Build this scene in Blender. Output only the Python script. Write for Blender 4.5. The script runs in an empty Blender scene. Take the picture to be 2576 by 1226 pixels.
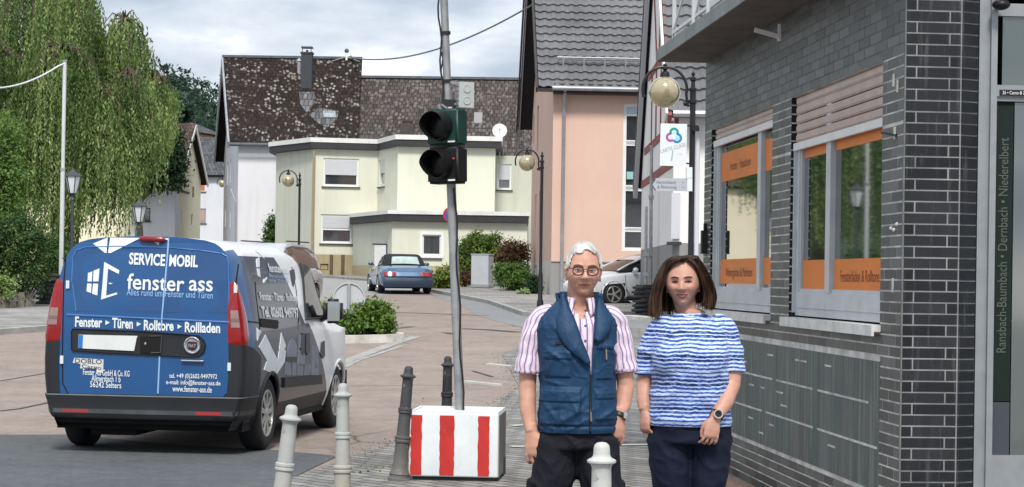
import bpy, bmesh, math, random
import numpy as np
from mathutils import Vector, Matrix, Euler, noise as mnoise

rad = math.radians
SC = bpy.context.scene
COL = SC.collection

# ------------------------------------------------------------------ camera
ROLL = rad(0.8)
FPX, CX, CY, CAMZ = 5000.0, 1288.0, 700.0, 1.55     # focal length and principal point in pixels of a 2576 px wide picture
cam_d = bpy.data.cameras.new('camera')
cam = bpy.data.objects.new('camera', cam_d)
COL.objects.link(cam)
cam_d.sensor_width = 36.0
cam_d.lens = 36.0 * FPX / 2576.0
cam_d.shift_y = (CY - 613.0) / 2576.0
cam_d.clip_end = 3000
cam.matrix_world = Matrix.Translation((0, 0, CAMZ)) @ (Matrix.Rotation(rad(90), 4, 'X') @ Matrix.Rotation(ROLL, 4, 'Z'))
SC.camera = cam

# ------------------------------------------------------------------ light
SUN_EL, SUN_AZ = rad(50), rad(177)        # azimuth measured clockwise from +Y: behind the camera
world = bpy.data.worlds.new('World')
SC.world = world
world.use_nodes = True
nt = world.node_tree
nt.nodes.clear()
def _wn(t, **k):
    n = nt.nodes.new(t)
    for a, b in k.items():
        setattr(n, a, b)
    return n
w_out = _wn('ShaderNodeOutputWorld')
w_sky = _wn('ShaderNodeTexSky', sky_type='NISHITA', sun_disc=False)
w_sky.sun_elevation = SUN_EL
w_sky.sun_rotation = SUN_AZ
w_bg = _wn('ShaderNodeBackground'); w_bg.inputs['Strength'].default_value = 0.10
w_cl = _wn('ShaderNodeBackground'); w_cl.inputs['Strength'].default_value = 0.82
w_mix = _wn('ShaderNodeMixShader')
w_tc = _wn('ShaderNodeTexCoord')
w_map = _wn('ShaderNodeMapping'); w_map.inputs['Scale'].default_value = (1.0, 1.0, 2.9)
w_map.inputs['Location'].default_value = (0.35, 0.1, 0.22)
w_n1 = _wn('ShaderNodeTexNoise'); w_n1.inputs['Scale'].default_value = 5.5; w_n1.inputs['Detail'].default_value = 8; w_n1.inputs['Roughness'].default_value = 0.52
w_n2 = _wn('ShaderNodeTexNoise'); w_n2.inputs['Scale'].default_value = 3.0; w_n2.inputs['Detail'].default_value = 4
w_r1 = _wn('ShaderNodeValToRGB')
e = w_r1.color_ramp.elements
e[0].position = 0.28; e[0].color = (0.34, 0.43, 0.53, 1)
e[1].position = 0.64; e[1].color = (1.35, 1.33, 1.30, 1)
x = e.new(0.45); x.color = (0.50, 0.58, 0.68, 1)
x = e.new(0.54); x.color = (0.74, 0.80, 0.88, 1)
w_r2 = _wn('ShaderNodeValToRGB')
e = w_r2.color_ramp.elements
e[0].position = 0.30; e[0].color = (0.72, 0.72, 0.72, 1)
e[1].position = 0.45; e[1].color = (0.97, 0.97, 0.97, 1)
L = nt.links.new
L(w_tc.outputs['Generated'], w_map.inputs['Vector'])
L(w_map.outputs['Vector'], w_n1.inputs['Vector'])
L(w_map.outputs['Vector'], w_n2.inputs['Vector'])
L(w_n1.outputs['Fac'], w_r1.inputs['Fac'])
L(w_n2.outputs['Fac'], w_r2.inputs['Fac'])
w_sep = _wn('ShaderNodeSeparateXYZ'); L(w_tc.outputs['Generated'], w_sep.inputs[0])
w_mr = _wn('ShaderNodeMapRange'); w_mr.inputs['From Min'].default_value = 0.12; w_mr.inputs['From Max'].default_value = 0.75; w_mr.inputs['To Min'].default_value = 1.0; w_mr.inputs['To Max'].default_value = 1.35
L(w_sep.outputs[2], w_mr.inputs['Value'])
w_vm = _wn('ShaderNodeVectorMath', operation='SCALE'); L(w_r1.outputs['Color'], w_vm.inputs[0]); L(w_mr.outputs[0], w_vm.inputs['Scale'])
L(w_vm.outputs[0], w_cl.inputs['Color'])
L(w_sky.outputs['Color'], w_bg.inputs['Color'])
L(w_r2.outputs['Color'], w_mix.inputs['Fac'])
L(w_bg.outputs['Background'], w_mix.inputs[1])
L(w_cl.outputs['Background'], w_mix.inputs[2])
L(w_mix.outputs['Shader'], w_out.inputs['Surface'])

sun_d = bpy.data.lights.new('sun', 'SUN')
sun_d.energy = 2.9
sun_d.angle = rad(12)
sun_d.color = (1.0, 0.96, 0.90)
sun = bpy.data.objects.new('sun', sun_d)
COL.objects.link(sun)
_sd = Vector((math.sin(SUN_AZ) * math.cos(SUN_EL), math.cos(SUN_AZ) * math.cos(SUN_EL), math.sin(SUN_EL)))
sun.rotation_euler = _sd.to_track_quat('Z', 'Y').to_euler()
sun.location = (0, -20, 40)

SC.view_settings.view_transform = 'Standard'
SC.view_settings.look = 'None'
SC.view_settings.exposure = 0.45
SC.view_settings.gamma = 1.0
SC.cycles.max_bounces = 8
SC.cycles.transparent_max_bounces = 12

# ------------------------------------------------------------------ measuring helpers
_BP = [(-60, 0.0), (20, 0.0), (23, 0.024), (26, 0.072), (140, 2.808), (420, 9.0), (1500, 16.0)]
def hgt(Y):
    for (a, b), (c, d) in zip(_BP, _BP[1:]):
        if Y <= c:
            return b + (d - b) * (Y - a) / (c - a)
    return _BP[-1][1]

def ray(px, py):
    dx, dy = px - CX, CY - py
    c, s = math.cos(ROLL), math.sin(ROLL)
    return (dx * c - dy * s) / FPX, (dx * s + dy * c) / FPX

def at(px, py, Y):
    a, b = ray(px, py)
    return Vector((a * Y, Y, CAMZ + b * Y))

def gnd(px, py):
    a, b = ray(px, py)
    lo, hi = 2.0, 400.0
    for _ in range(60):
        m = (lo + hi) / 2
        if CAMZ + b * m > hgt(m):
            lo = m
        else:
            hi = m
    return Vector((a * lo, lo, hgt(lo)))

# ------------------------------------------------------------------ object helpers
def tag(o, label=None, cat=None, group=None, kind=None):
    if label: o['label'] = label
    if cat: o['category'] = cat
    if group: o['group'] = group
    if kind: o['kind'] = kind
    return o

def thing(name, label, cat, loc=(0, 0, 0), rz=0.0, group=None, rot=None):
    o = bpy.data.objects.new(name, None)
    COL.objects.link(o)
    o.empty_display_size = 0.2
    o.location = loc
    o.rotation_euler = rot if rot is not None else (0, 0, rz)
    return tag(o, label, cat, group)

def root_of(o):
    while o.parent: o = o.parent
    return o

def basis(o):
    return Matrix.Translation(o.location) @ o.rotation_euler.to_matrix().to_4x4()

def copy_tree(o, parent=None):
    c = o.copy(); COL.objects.link(c)
    if parent: c.parent = parent
    for ch in list(o.children):
        copy_tree(ch, c)
    return c

class MB:
    def __init__(s):
        s.v = []; s.f = []; s.uv = []; s.mi = []; s.m = 0; s.has_uv = False
    def add(s, vs, fs, uvs=None):
        b = len(s.v)
        s.v += [tuple(p) for p in vs]
        for i, f in enumerate(fs):
            s.f.append([b + k for k in f]); s.mi.append(s.m)
            if uvs: s.has_uv = True
            s.uv.append(uvs[i] if uvs else [(0, 0)] * len(f))
        return s
    def box(s, x0, x1, y0, y1, z0, z1, M=None):
        vs = [Vector(p) for p in ((x0,y0,z0),(x1,y0,z0),(x1,y1,z0),(x0,y1,z0),(x0,y0,z1),(x1,y0,z1),(x1,y1,z1),(x0,y1,z1))]
        if M is not None: vs = [M @ p for p in vs]
        return s.add(vs, [(3,2,1,0),(4,5,6,7),(0,1,5,4),(1,2,6,5),(2,3,7,6),(3,0,4,7)])
    def poly(s, pts, uv=None):
        return s.add(pts, [tuple(range(len(pts)))], [uv] if uv else None)
    def bar(s, a, b, w, h, up=(0, 0, 1)):
        """box beam from a to b, w across, h along up"""
        a, b = Vector(a), Vector(b); d = (b - a).normalized(); u = Vector(up)
        r = d.cross(u)
        if r.length < 1e-5: r = d.cross(Vector((0, 1, 0)))
        r.normalize(); u = r.cross(d)
        vs = []
        for p in (a, b):
            for (i, j) in ((-1,-1),(1,-1),(1,1),(-1,1)):
                vs.append(p + r * (i * w / 2) + u * (j * h / 2))
        return s.add(vs, [(0,1,2,3),(7,6,5,4),(0,4,5,1),(1,5,6,2),(2,6,7,3),(3,7,4,0)])
    def tube(s, pts, r, n=10, caps=True, flat=1.0, ref=None):
        pts = [Vector(p) for p in pts]; N = len(pts)
        if not hasattr(r, '__len__'): r = [r] * N
        vs = []; prev = None
        for i, p in enumerate(pts):
            d = (pts[min(i + 1, N - 1)] - pts[max(i - 1, 0)]).normalized()
            if prev is None:
                up = Vector(ref) if ref else (Vector((0, 0, 1)) if abs(d.z) < 0.9 else Vector((0, 1, 0)))
                a = d.cross(up).normalized()
            else:
                a = (prev - d * prev.dot(d)).normalized()
            prev = a; b = d.cross(a)
            ri = r[i]
            ra, rb = ri if hasattr(ri, '__len__') else (ri, ri * flat)
            for k in range(n):
                t = 2 * math.pi * k / n
                vs.append(p + a * (math.cos(t) * ra) + b * (math.sin(t) * rb))
        fs = []; uvs = []
        for i in range(N - 1):
            for k in range(n):
                k2 = (k + 1) % n
                fs.append((i*n + k, i*n + k2, (i+1)*n + k2, (i+1)*n + k))
                uvs.append([(k/n, i/(N-1)), ((k+1)/n, i/(N-1)), ((k+1)/n, (i+1)/(N-1)), (k/n, (i+1)/(N-1))])
        if caps:
            fs.append(tuple(reversed(range(n)))); uvs.append([(0, 0)] * n)
            fs.append(tuple(range((N-1)*n, N*n))); uvs.append([(0, 0)] * n)
        return s.add(vs, fs, uvs)
    def lathe(s, prof, n=24, M=None, c=(0, 0, 0)):
        vs = []; N = len(prof)
        for (r, z) in prof:
            for k in range(n):
                t = 2 * math.pi * k / n
                p = Vector((math.cos(t) * r + c[0], math.sin(t) * r + c[1], z + c[2]))
                vs.append(M @ p if M is not None else p)
        fs = [(i*n + k, i*n + (k+1) % n, (i+1)*n + (k+1) % n, (i+1)*n + k) for i in range(N-1) for k in range(n)]
        if prof[0][0] > 1e-5: fs.append(tuple(reversed(range(n))))
        if prof[-1][0] > 1e-5: fs.append(tuple(range((N-1)*n, N*n)))
        return s.add(vs, fs)
    def sphere(s, c, r, nu=20, nv=12, M=None):
        if not hasattr(r, '__len__'): r = (r, r, r)
        vs = []
        for j in range(nv + 1):
            ph = math.pi * j / nv
            for k in range(nu):
                t = 2 * math.pi * k / nu
                p = Vector((math.sin(ph)*math.cos(t)*r[0], math.sin(ph)*math.sin(t)*r[1], -math.cos(ph)*r[2]))
                if M is not None: p = M @ p
                vs.append(p + Vector(c))
        fs = [(j*nu + k, j*nu + (k+1) % nu, (j+1)*nu + (k+1) % nu, (j+1)*nu + k) for j in range(nv) for k in range(nu)]
        return s.add(vs, fs)
    def grid(s, fn, nu, nv, cu=False, uvs=True, flip=False):
        vs = []; W = nu if cu else nu + 1
        for j in range(nv + 1):
            for i in range(W):
                vs.append(fn(i / nu, j / nv))
        fs = []; uv = []
        for j in range(nv):
            for i in range(nu):
                i2 = (i + 1) % W if cu else i + 1
                q = (j*W + i, j*W + i2, (j+1)*W + i2, (j+1)*W + i)
                w = [(i/nu, j/nv), ((i+1)/nu, j/nv), ((i+1)/nu, (j+1)/nv), (i/nu, (j+1)/nv)]
                if flip: q = q[::-1]; w = w[::-1]
                fs.append(q); uv.append(w)
        return s.add(vs, fs, uv if uvs else None)
    def prism(s, poly, z0, z1, top=True):
        n = len(poly)
        a = [Vector((p[0], p[1], z0)) for p in poly]; b = [Vector((p[0], p[1], z1)) for p in poly]
        fs = [(i, (i+1) % n, n + (i+1) % n, n + i) for i in range(n)]
        fs.append(tuple(reversed(range(n))))
        if top: fs.append(tuple(range(n, 2*n)))
        return s.add(a + b, fs)
    def xprism(s, poly3, d):
        """extrude a planar 3D polygon by vector d"""
        n = len(poly3); d = Vector(d)
        a = [Vector(p) for p in poly3]; b = [p + d for p in a]
        fs = [(i, (i+1) % n, n + (i+1) % n, n + i) for i in range(n)]
        fs.append(tuple(reversed(range(n)))); fs.append(tuple(range(n, 2*n)))
        return s.add(a + b, fs)
    def text(s, txt, size, M, align='CENTER', bold=0.0, xs=1.0, ext=0.0008):
        vs, fs = text_geo(txt, align, bold)
        return s.add([M @ Vector((p[0]*size*xs, p[1]*size, 0)) for p in vs], fs)
    def build(s, name, mats, parent=None, world=False, smooth=None, recalc=True, loc=None):
        me = bpy.data.meshes.new(name)
        vs = s.v
        if world and parent is not None:
            Mi = basis(root_of(parent)).inverted()
            vs = [Mi @ Vector(p) for p in vs]
        elif loc is not None:
            l = Vector(loc); vs = [Vector(p) - l for p in vs]
        me.from_pydata([tuple(p) for p in vs], [], s.f)
        if not isinstance(mats, (list, tuple)): mats = [mats]
        for m in mats: me.materials.append(m)
        if len(mats) > 1:
            me.polygons.foreach_set('material_index', s.mi)
        if s.has_uv:
            l = me.uv_layers.new(name='UVMap')
            flat = [c for f in s.uv for p in f for c in p]
            l.data.foreach_set('uv', flat)
        if recalc:
            bm = bmesh.new(); bm.from_mesh(me)
            bmesh.ops.recalc_face_normals(bm, faces=bm.faces)
            bm.to_mesh(me); bm.free()
        if smooth is not None:
            me.polygons.foreach_set('use_smooth', [True] * len(me.polygons))
            if smooth < 180: me.set_sharp_from_angle(angle=rad(smooth))
        me.update()
        o = bpy.data.objects.new(name, me); COL.objects.link(o)
        if parent is not None: o.parent = parent
        if loc is not None: o.location = loc
        return o

_tcache = {}
def text_geo(txt, align='CENTER', bold=0.0):
    k = (txt, align, bold)
    if k in _tcache: return _tcache[k]
    cu = bpy.data.curves.new('lettering', 'FONT')
    cu.body = txt; cu.size = 1.0; cu.align_x = align; cu.align_y = 'CENTER'; cu.offset = bold; cu.resolution_u = 3
    o = bpy.data.objects.new('lettering', cu); COL.objects.link(o)
    dg = bpy.context.evaluated_depsgraph_get(); dg.update()
    me = bpy.data.meshes.new_from_object(o.evaluated_get(dg))
    r = ([tuple(v.co) for v in me.vertices], [tuple(p.vertices) for p in me.polygons])
    bpy.data.objects.remove(o); bpy.data.curves.remove(cu); bpy.data.meshes.remove(me)
    _tcache[k] = r
    return r

def apply_mods(o):
    dg = bpy.context.evaluated_depsgraph_get(); dg.update()
    me = bpy.data.meshes.new_from_object(o.evaluated_get(dg))
    old = o.data; o.modifiers.clear(); o.data = me; me.name = old.name
    bpy.data.meshes.remove(old)
    return o

def remesh(o, vox=0.006, smooth_it=4, fac=0.5):
    m = o.modifiers.new('r', 'REMESH'); m.mode = 'VOXEL'; m.voxel_size = vox; m.use_smooth_shade = True
    if smooth_it:
        m = o.modifiers.new('s', 'SMOOTH'); m.factor = fac; m.iterations = smooth_it
    mats = [x for x in o.data.materials]
    apply_mods(o)
    if not o.data.materials:
        for x in mats: o.data.materials.append(x)
    return o

# ------------------------------------------------------------------ materials
def rgb(h):
    """sRGB hex -> linear"""
    h = h.lstrip('#')
    c = [int(h[i:i+2], 16) / 255 for i in (0, 2, 4)]
    return tuple(x / 12.92 if x <= 0.04045 else ((x + 0.055) / 1.055) ** 2.4 for x in c)

class NT:
    def __init__(s, name):
        s.mat = bpy.data.materials.new(name); s.mat.use_nodes = True
        s.t = s.mat.node_tree; s.b = s.t.nodes['Principled BSDF']; s.o = s.t.nodes['Material Output']
    def n(s, t, **k):
        x = s.t.nodes.new(t)
        for a, v in k.items():
            if hasattr(x, a): setattr(x, a, v)
            else: x.inputs[a].default_value = v
        return x
    def l(s, a, b): s.t.links.new(a, b)
    def coords(s, kind='Object', scale=(1, 1, 1), rot=(0, 0, 0), loc=(0, 0, 0)):
        tc = s.n('ShaderNodeTexCoord'); mp = s.n('ShaderNodeMapping')
        mp.inputs['Scale'].default_value = scale; mp.inputs['Rotation'].default_value = rot; mp.inputs['Location'].default_value = loc
        s.l(tc.outputs[kind], mp.inputs['Vector'])
        return mp.outputs['Vector']
    def noise(s, vec, scale=5, detail=4, rough=0.55, dist=0.0):
        x = s.n('ShaderNodeTexNoise'); x.inputs['Scale'].default_value = scale; x.inputs['Detail'].default_value = detail
        x.inputs['Roughness'].default_value = rough; x.inputs['Distortion'].default_value = dist
        s.l(vec, x.inputs['Vector'])
        return x.outputs['Fac']
    def ramp(s, fac, stops):
        x = s.n('ShaderNodeValToRGB'); e = x.color_ramp.elements
        while len(e) < len(stops): e.new(0.5)
        for el, (p, c) in zip(e, stops):
            el.position = p; el.color = (c[0], c[1], c[2], 1) if hasattr(c, '__len__') else (c, c, c, 1)
        s.l(fac, x.inputs['Fac'])
        return x.outputs['Color']
    def mix(s, fac, a, b, mode='MIX'):
        x = s.n('ShaderNodeMix', data_type='RGBA', blend_type=mode)
        for k, v in ((0, fac), (6, a), (7, b)):
            if hasattr(v, 'is_output') or isinstance(v, bpy.types.NodeSocket): s.l(v, x.inputs[k])
            elif hasattr(v, '__len__'): x.inputs[k].default_value = (v[0], v[1], v[2], 1)
            else: x.inputs[k].default_value = v
        return x.outputs[2]
    def math(s, op, a, b=0.0, c=0.0):
        x = s.n('ShaderNodeMath', operation=op)
        for k, v in ((0, a), (1, b), (2, c)):
            if isinstance(v, bpy.types.NodeSocket): s.l(v, x.inputs[k])
            else: x.inputs[k].default_value = v
        return x.outputs[0]
    def sep(s, vec):
        x = s.n('ShaderNodeSeparateXYZ'); s.l(vec, x.inputs[0]); return x.outputs
    def bump(s, h, strength=0.3, dist=0.01):
        x = s.n('ShaderNodeBump'); x.inputs['Strength'].default_value = strength; x.inputs['Distance'].default_value = dist
        s.l(h, x.inputs['Height']); s.l(x.outputs['Normal'], s.b.inputs['Normal'])
    def set(s, **k):
        for a, v in k.items():
            a = {'col': 'Base Color', 'rough': 'Roughness', 'metal': 'Metallic', 'spec': 'Specular IOR Level', 'coat': 'Coat Weight',
                 'trans': 'Transmission Weight', 'sss': 'Subsurface Weight', 'ior': 'IOR', 'emit': 'Emission Color', 'es': 'Emission Strength', 'sheen': 'Sheen Weight'}[a]
            if isinstance(v, bpy.types.NodeSocket): s.l(v, s.b.inputs[a])
            elif hasattr(v, '__len__'): s.b.inputs[a].default_value = (v[0], v[1], v[2], 1)
            else: s.b.inputs[a].default_value = v
        return s

def sc(c, k): return tuple(min(1.0, x * k) for x in c)

def mat(name, col, rough=0.7, metal=0.0, var=0.0, vs=6.0, bump=0.0, bs=60.0, bd=0.003, spec=0.4, coat=0.0, streak=0.0, stretch=None, **kw):
    """plain surface with tonal variation, optional vertical dirt streaks, fine bump"""
    t = NT(name); t.set(rough=rough, metal=metal, spec=spec, coat=coat, **kw)
    c = t.coords('Object', scale=stretch or (1, 1, 1))
    out = None
    if var > 0:
        f = t.noise(c, vs, 6, 0.6)
        out = t.mix(t.ramp(f, [(0.28, 0.0), (0.72, 1.0)]), sc(col, 1 - var), sc(col, 1 + var))
    if streak > 0:
        f2 = t.noise(t.coords('Object', scale=(3.0, 3.0, 0.22)), 2.2, 6, 0.65)
        out = t.mix(t.math('MULTIPLY', t.ramp(f2, [(0.48, 0.0), (0.75, 1.0)]), streak), out if out is not None else col, sc(col, 0.45))
    t.set(col=out if out is not None else col)
    if bump > 0:
        t.bump(t.noise(c, bs, 4, 0.6), bump, bd)
    return t.mat
# ================================================================== GROUND
def sheet(name, pts, dz, m, skirt=0.0, kind='structure', label=None, cat=None, ref=None):
    """a sheet laid over the ground profile, dz above it; pts are world (x, y)"""
    bm = bmesh.new()
    vs = [bm.verts.new((p[0], p[1], 0)) for p in pts]
    bm.faces.new(vs)
    bmesh.ops.triangulate(bm, faces=bm.faces[:])
    ys = [p[1] for p in pts]
    for (Y, _) in _BP:
        if min(ys) < Y < max(ys):
            g = bm.verts[:] + bm.edges[:] + bm.faces[:]
            bmesh.ops.bisect_plane(bm, geom=g, plane_co=(0, Y, 0), plane_no=(0, 1, 0))
    for v in bm.verts: v.co.z = hgt(v.co.y) + dz
    bmesh.ops.recalc_face_normals(bm, faces=bm.faces)
    for f in bm.faces:
        if f.normal.z < 0: f.normal_flip()
    if skirt:
        be = [e_ for e_ in bm.edges if e_.is_boundary]
        r = bmesh.ops.extrude_edge_only(bm, edges=be)
        for g in r['geom']:
            if isinstance(g, bmesh.types.BMVert): g.co.z -= skirt
        bmesh.ops.recalc_face_normals(bm, faces=bm.faces)
    me = bpy.data.meshes.new(name); bm.to_mesh(me); bm.free()
    me.materials.append(m)
    o = bpy.data.objects.new(name, me); COL.objects.link(o)
    return tag(o, label, cat, None, kind)

def g2(px, py):
    p = gnd(px, py); return (p.x, p.y)

def strip(name, pxs, w, dz, m, **k):
    """a band of width w (m) along ground pixels"""
    P = [Vector(g2(*p)) for p in pxs]
    l, r = [], []
    for i, p in enumerate(P):
        d = (P[min(i+1, len(P)-1)] - P[max(i-1, 0)]).normalized()
        n = Vector((-d.y, d.x)) * (w / 2)
        l.append(p + n); r.append(p - n)
    return sheet(name, [tuple(x) for x in l + r[::-1]], dz, m, **k)

def asphalt(name, c1, c2, speck=0.35, big=0.25, crack=0.0):
    t = NT(name)
    c = t.coords('Object')
    fine = t.noise(c, 55, 4, 0.85)
    mid = t.noise(c, 0.9, 6, 0.65)
    mid2 = t.noise(c, 7.0, 5, 0.7)
    col = t.mix(t.ramp(fine, [(0.3, 0.0), (0.7, 1.0)]), c1, c2)
    col = t.mix(big, col, t.mix(t.ramp(mid, [(0.3, 0.0), (0.7, 1.0)]), sc(c1, 0.55), sc(c2, 1.3)))
    col = t.mix(big * 0.7, col, t.mix(t.ramp(mid2, [(0.35, 0.0), (0.65, 1.0)]), sc(c1, 0.5), sc(c2, 1.35)))
    if crack:
        v = t.n('ShaderNodeTexVoronoi', feature='DISTANCE_TO_EDGE'); v.inputs['Scale'].default_value = 0.22
        w = t.mix(0.10, c, t.n('ShaderNodeTexNoise').outputs['Color'])
        nn = t.n('ShaderNodeTexNoise'); nn.inputs['Scale'].default_value = 1.4; nn.inputs['Detail'].default_value = 5; t.l(c, nn.inputs['Vector'])
        w = t.mix(0.12, c, nn.outputs['Color'], 'ADD')
        t.l(w, v.inputs['Vector'])
        ck = t.ramp(v.outputs['Distance'], [(0.0, 1.0), (0.006, 0.0)])
        gate = t.ramp(t.noise(c, 0.25, 3), [(0.45, 0.0), (0.55, 1.0)])
        col = t.mix(t.math('MULTIPLY', t.math('MULTIPLY', ck, gate), crack), col, sc(c1, 0.22))
    t.set(col=col, rough=0.9, spec=0.25)
    t.bump(fine, 0.55, 0.006)
    return t.mat

m_road = asphalt('pink_asphalt', (0.150, 0.121, 0.103), (0.325, 0.268, 0.234), crack=0.8)
m_new = asphalt('fresh_asphalt', (0.048, 0.053, 0.059), (0.128, 0.136, 0.145), big=0.25)
m_grey = asphalt('grey_asphalt', (0.205, 0.205, 0.205), (0.32, 0.315, 0.31), big=0.2)
m_lane = asphalt('lane_asphalt', (0.170, 0.175, 0.182), (0.245, 0.25, 0.257), big=0.2)

def paving(name, c1, c2, gap, bw, bh, ang, off=0.5):
    t = NT(name)
    c = t.coords('Object', rot=(0, 0, ang))
    b = t.n('ShaderNodeTexBrick'); b.offset = off
    b.inputs['Scale'].default_value = 1.0; b.inputs['Brick Width'].default_value = bw; b.inputs['Row Height'].default_value = bh
    b.inputs['Mortar Size'].default_value = 0.011; b.inputs['Mortar Smooth'].default_value = 0.3; b.inputs['Bias'].default_value = -0.2
    b.inputs['Color1'].default_value = (*c1, 1); b.inputs['Color2'].default_value = (*c2, 1); b.inputs['Mortar'].default_value = (*gap, 1)
    t.l(c, b.inputs['Vector'])
    big = t.noise(c, 0.8, 6, 0.6)
    fine = t.noise(c, 60, 3, 0.7)
    col = t.mix(0.5, b.outputs['Color'], t.mix(t.ramp(big, [(0.3, 0.0), (0.7, 1.0)]), (0.22, 0.20, 0.18), (1.0, 1.0, 1.0)), 'MULTIPLY')
    col = t.mix(0.30, col, t.mix(fine, (0.3, 0.3, 0.3), (1.5, 1.5, 1.5)), 'MULTIPLY')
    t.set(col=col, rough=0.88, spec=0.25)
    h = t.math('ADD', t.math('MULTIPLY', b.outputs['Fac'], -1.0), t.math('MULTIPLY', fine, 0.15))
    t.bump(h, 0.6, 0.008)
    return t.mat

m_pave = paving('grey_pavers', (0.225, 0.22, 0.21), (0.37, 0.36, 0.345), (0.055, 0.052, 0.047), 0.26, 0.13, rad(48))
m_slab = paving('concrete_slabs', (0.29, 0.285, 0.275), (0.37, 0.36, 0.345), (0.14, 0.135, 0.13), 0.5, 0.5, rad(8))
m_kerb = mat('kerb_concrete', (0.30, 0.295, 0.28), 0.85, var=0.25, vs=3, bump=0.3)
m_seam = mat('tar', (0.055, 0.052, 0.05), 0.8, var=0.3, vs=4)
m_slot = mat('drain_slot', (0.015, 0.015, 0.015), 0.9)
m_light = mat('pale_concrete', (0.46, 0.45, 0.42), 0.85, var=0.2, vs=5, bump=0.3)
m_soil = mat('soil', (0.075, 0.052, 0.036), 0.95, var=0.5, vs=12, bump=0.8, bs=30, bd=0.02)

# base ground to the horizon
mb = MB()
xs = [-700, -120, -40, 40, 120, 700]
ysb = [-60, 20, 23, 26, 140, 420, 1500]
mb.add([(x, y, hgt(y)) for y in ysb for x in xs], [(j*6+i, j*6+i+1, (j+1)*6+i+1, (j+1)*6+i) for j in range(6) for i in range(5)])
tag(mb.build('ground', m_grey), kind='structure')

road_px = [(0, 842), (130, 832), (400, 800), (700, 768), (925, 743), (1083, 742), (1163, 768), (1200, 794), (1236, 806), (1310, 824),
           (1330, 858), (1263, 893), (1304, 973), (1247, 1021), (1041, 1102), (879, 1153), (850, 1300)]
pts = [(-60, 40.5)] + [g2(*p) for p in road_px] + [(0.2, 3), (-60, 3)]
sheet('road', pts, 0.004, m_road)
pts = [g2(*p) for p in [(-500, 1098), (180, 1096), (420, 1120), (700, 1136), (850, 1150), (726, 1210), (560, 1340), (-500, 1340)]]
sheet('asphalt_patch', pts, 0.010, m_new)
pts = [g2(*p) for p in [(1163, 768), (1083, 742), (1083, 736), (1163, 750), (1234, 764), (1322, 795), (1700, 806), (1700, 828), (1310, 824), (1236, 806), (1200, 794)]]
sheet('side_lane', pts, 0.008, m_lane)
pp = [(1310, 824), (1330, 858), (1263, 893), (1304, 973), (1247, 1021), (1041, 1102), (879, 1153), (726, 1210), (560, 1340)]
pts = [g2(*p) for p in pp] + [(-2.0, 3), (9, 3), (9, 43.5), (3.4, 43.5), (1.2, 42.5)]
sheet('paving', pts, 0.014, m_pave)
# far pavement on the right with a raised kerb
far = [(1083, 735), (1163, 751), (1234, 765), (1322, 796)]
pts = [g2(*p) for p in far] + [(2.2, 50.2), (3.4, 50.0), (3.4, 66), g2(1330, 700), g2(1150, 716)]
sheet('pavement', pts, 0.10, m_slab, skirt=0.12)
strip('kerb', far + [(1420, 806)], 0.16, 0.112, m_kerb, skirt=0.13)
# left pavement
pts = [(-60, 40.6), g2(0, 842), g2(130, 832), g2(400, 800), g2(400, 760), (-60, 54)]
sheet('pavement', pts, 0.10, m_slab, skirt=0.12)
strip('kerb', [(-60, 847), (0, 842), (130, 832), (400, 800)], 0.18, 0.112, m_kerb, skirt=0.13)
# pavement along the yellow house
sheet('pavement', [g2(*p) for p in [(520, 690), (830, 700), (935, 708), (1083, 722), (1083, 690), (840, 682), (520, 676)]], 0.08, m_slab, skirt=0.1)
# seams and cracks filled with tar
for s_, w in (([(930, 786), (1060, 789), (1165, 793), (1230, 795)], 0.16), ([(1160, 828), (1230, 831), (1302, 837)], 0.30),
              ([(960, 832), (1000, 827), (1040, 823)], 0.12), ([(0, 960), (60, 950), (150, 935)], 0.035), ([(0, 1036), (50, 1030), (150, 1008)], 0.05),
              ([(1120, 838), (1145, 842)], 0.2), ([(1190, 935), (1240, 950)], 0.06)):
    strip('tar_seam', s_, w, 0.010, m_seam)
# concrete gutter bands round the island
strip('gutter', [(1048, 848), (1000, 862), (940, 884), (868, 912), (800, 938)], 0.22, 0.010, m_kerb)
strip('gutter', [(1010, 872), (960, 889), (900, 908), (868, 925)], 0.10, 0.010, m_kerb)
# kerb stones and drain between road and paving
strip('kerb_stone', [(1228, 919), (1282, 925)], 0.10, 0.03, m_light, skirt=0.03)
strip('kerb_stone', [(1172, 963), (1215, 968), (1258, 972)], 0.09, 0.03, m_light, skirt=0.03)
strip('drain_channel', [(1285, 1129), (1420, 1128), (1560, 1125), (1690, 1124)], 0.13, 0.022, m_light)
strip('drain_slot', [(1560, 1118), (1690, 1117)], 0.06, 0.026, m_slot)
strip('kerb_stone', [(1285, 1076), (1318, 1074)], 0.12, 0.022, m_light)
strip('kerb_stone', [(1575, 802), (1640, 808), (1720, 818)], 0.5, 0.09, m_light, skirt=0.09)
# edging along the foot of the brick wall
m_edge = mat('reddish_edging', (0.23, 0.15, 0.115), 0.9, var=0.4, vs=9, bump=0.6, bs=25, bd=0.01)
# ================================================================== BRICK CORNER BUILDING
BW = Vector((2.16, 11.0, 0.0))                 # street corner of the building
B_ANG = math.atan2(1.0, -0.083)                # local x runs along the side wall, local +y points to the street
brick_b = thing('brick_building', 'corner shop building faced with dark grey clinker bricks', 'building', BW, B_ANG)

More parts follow.
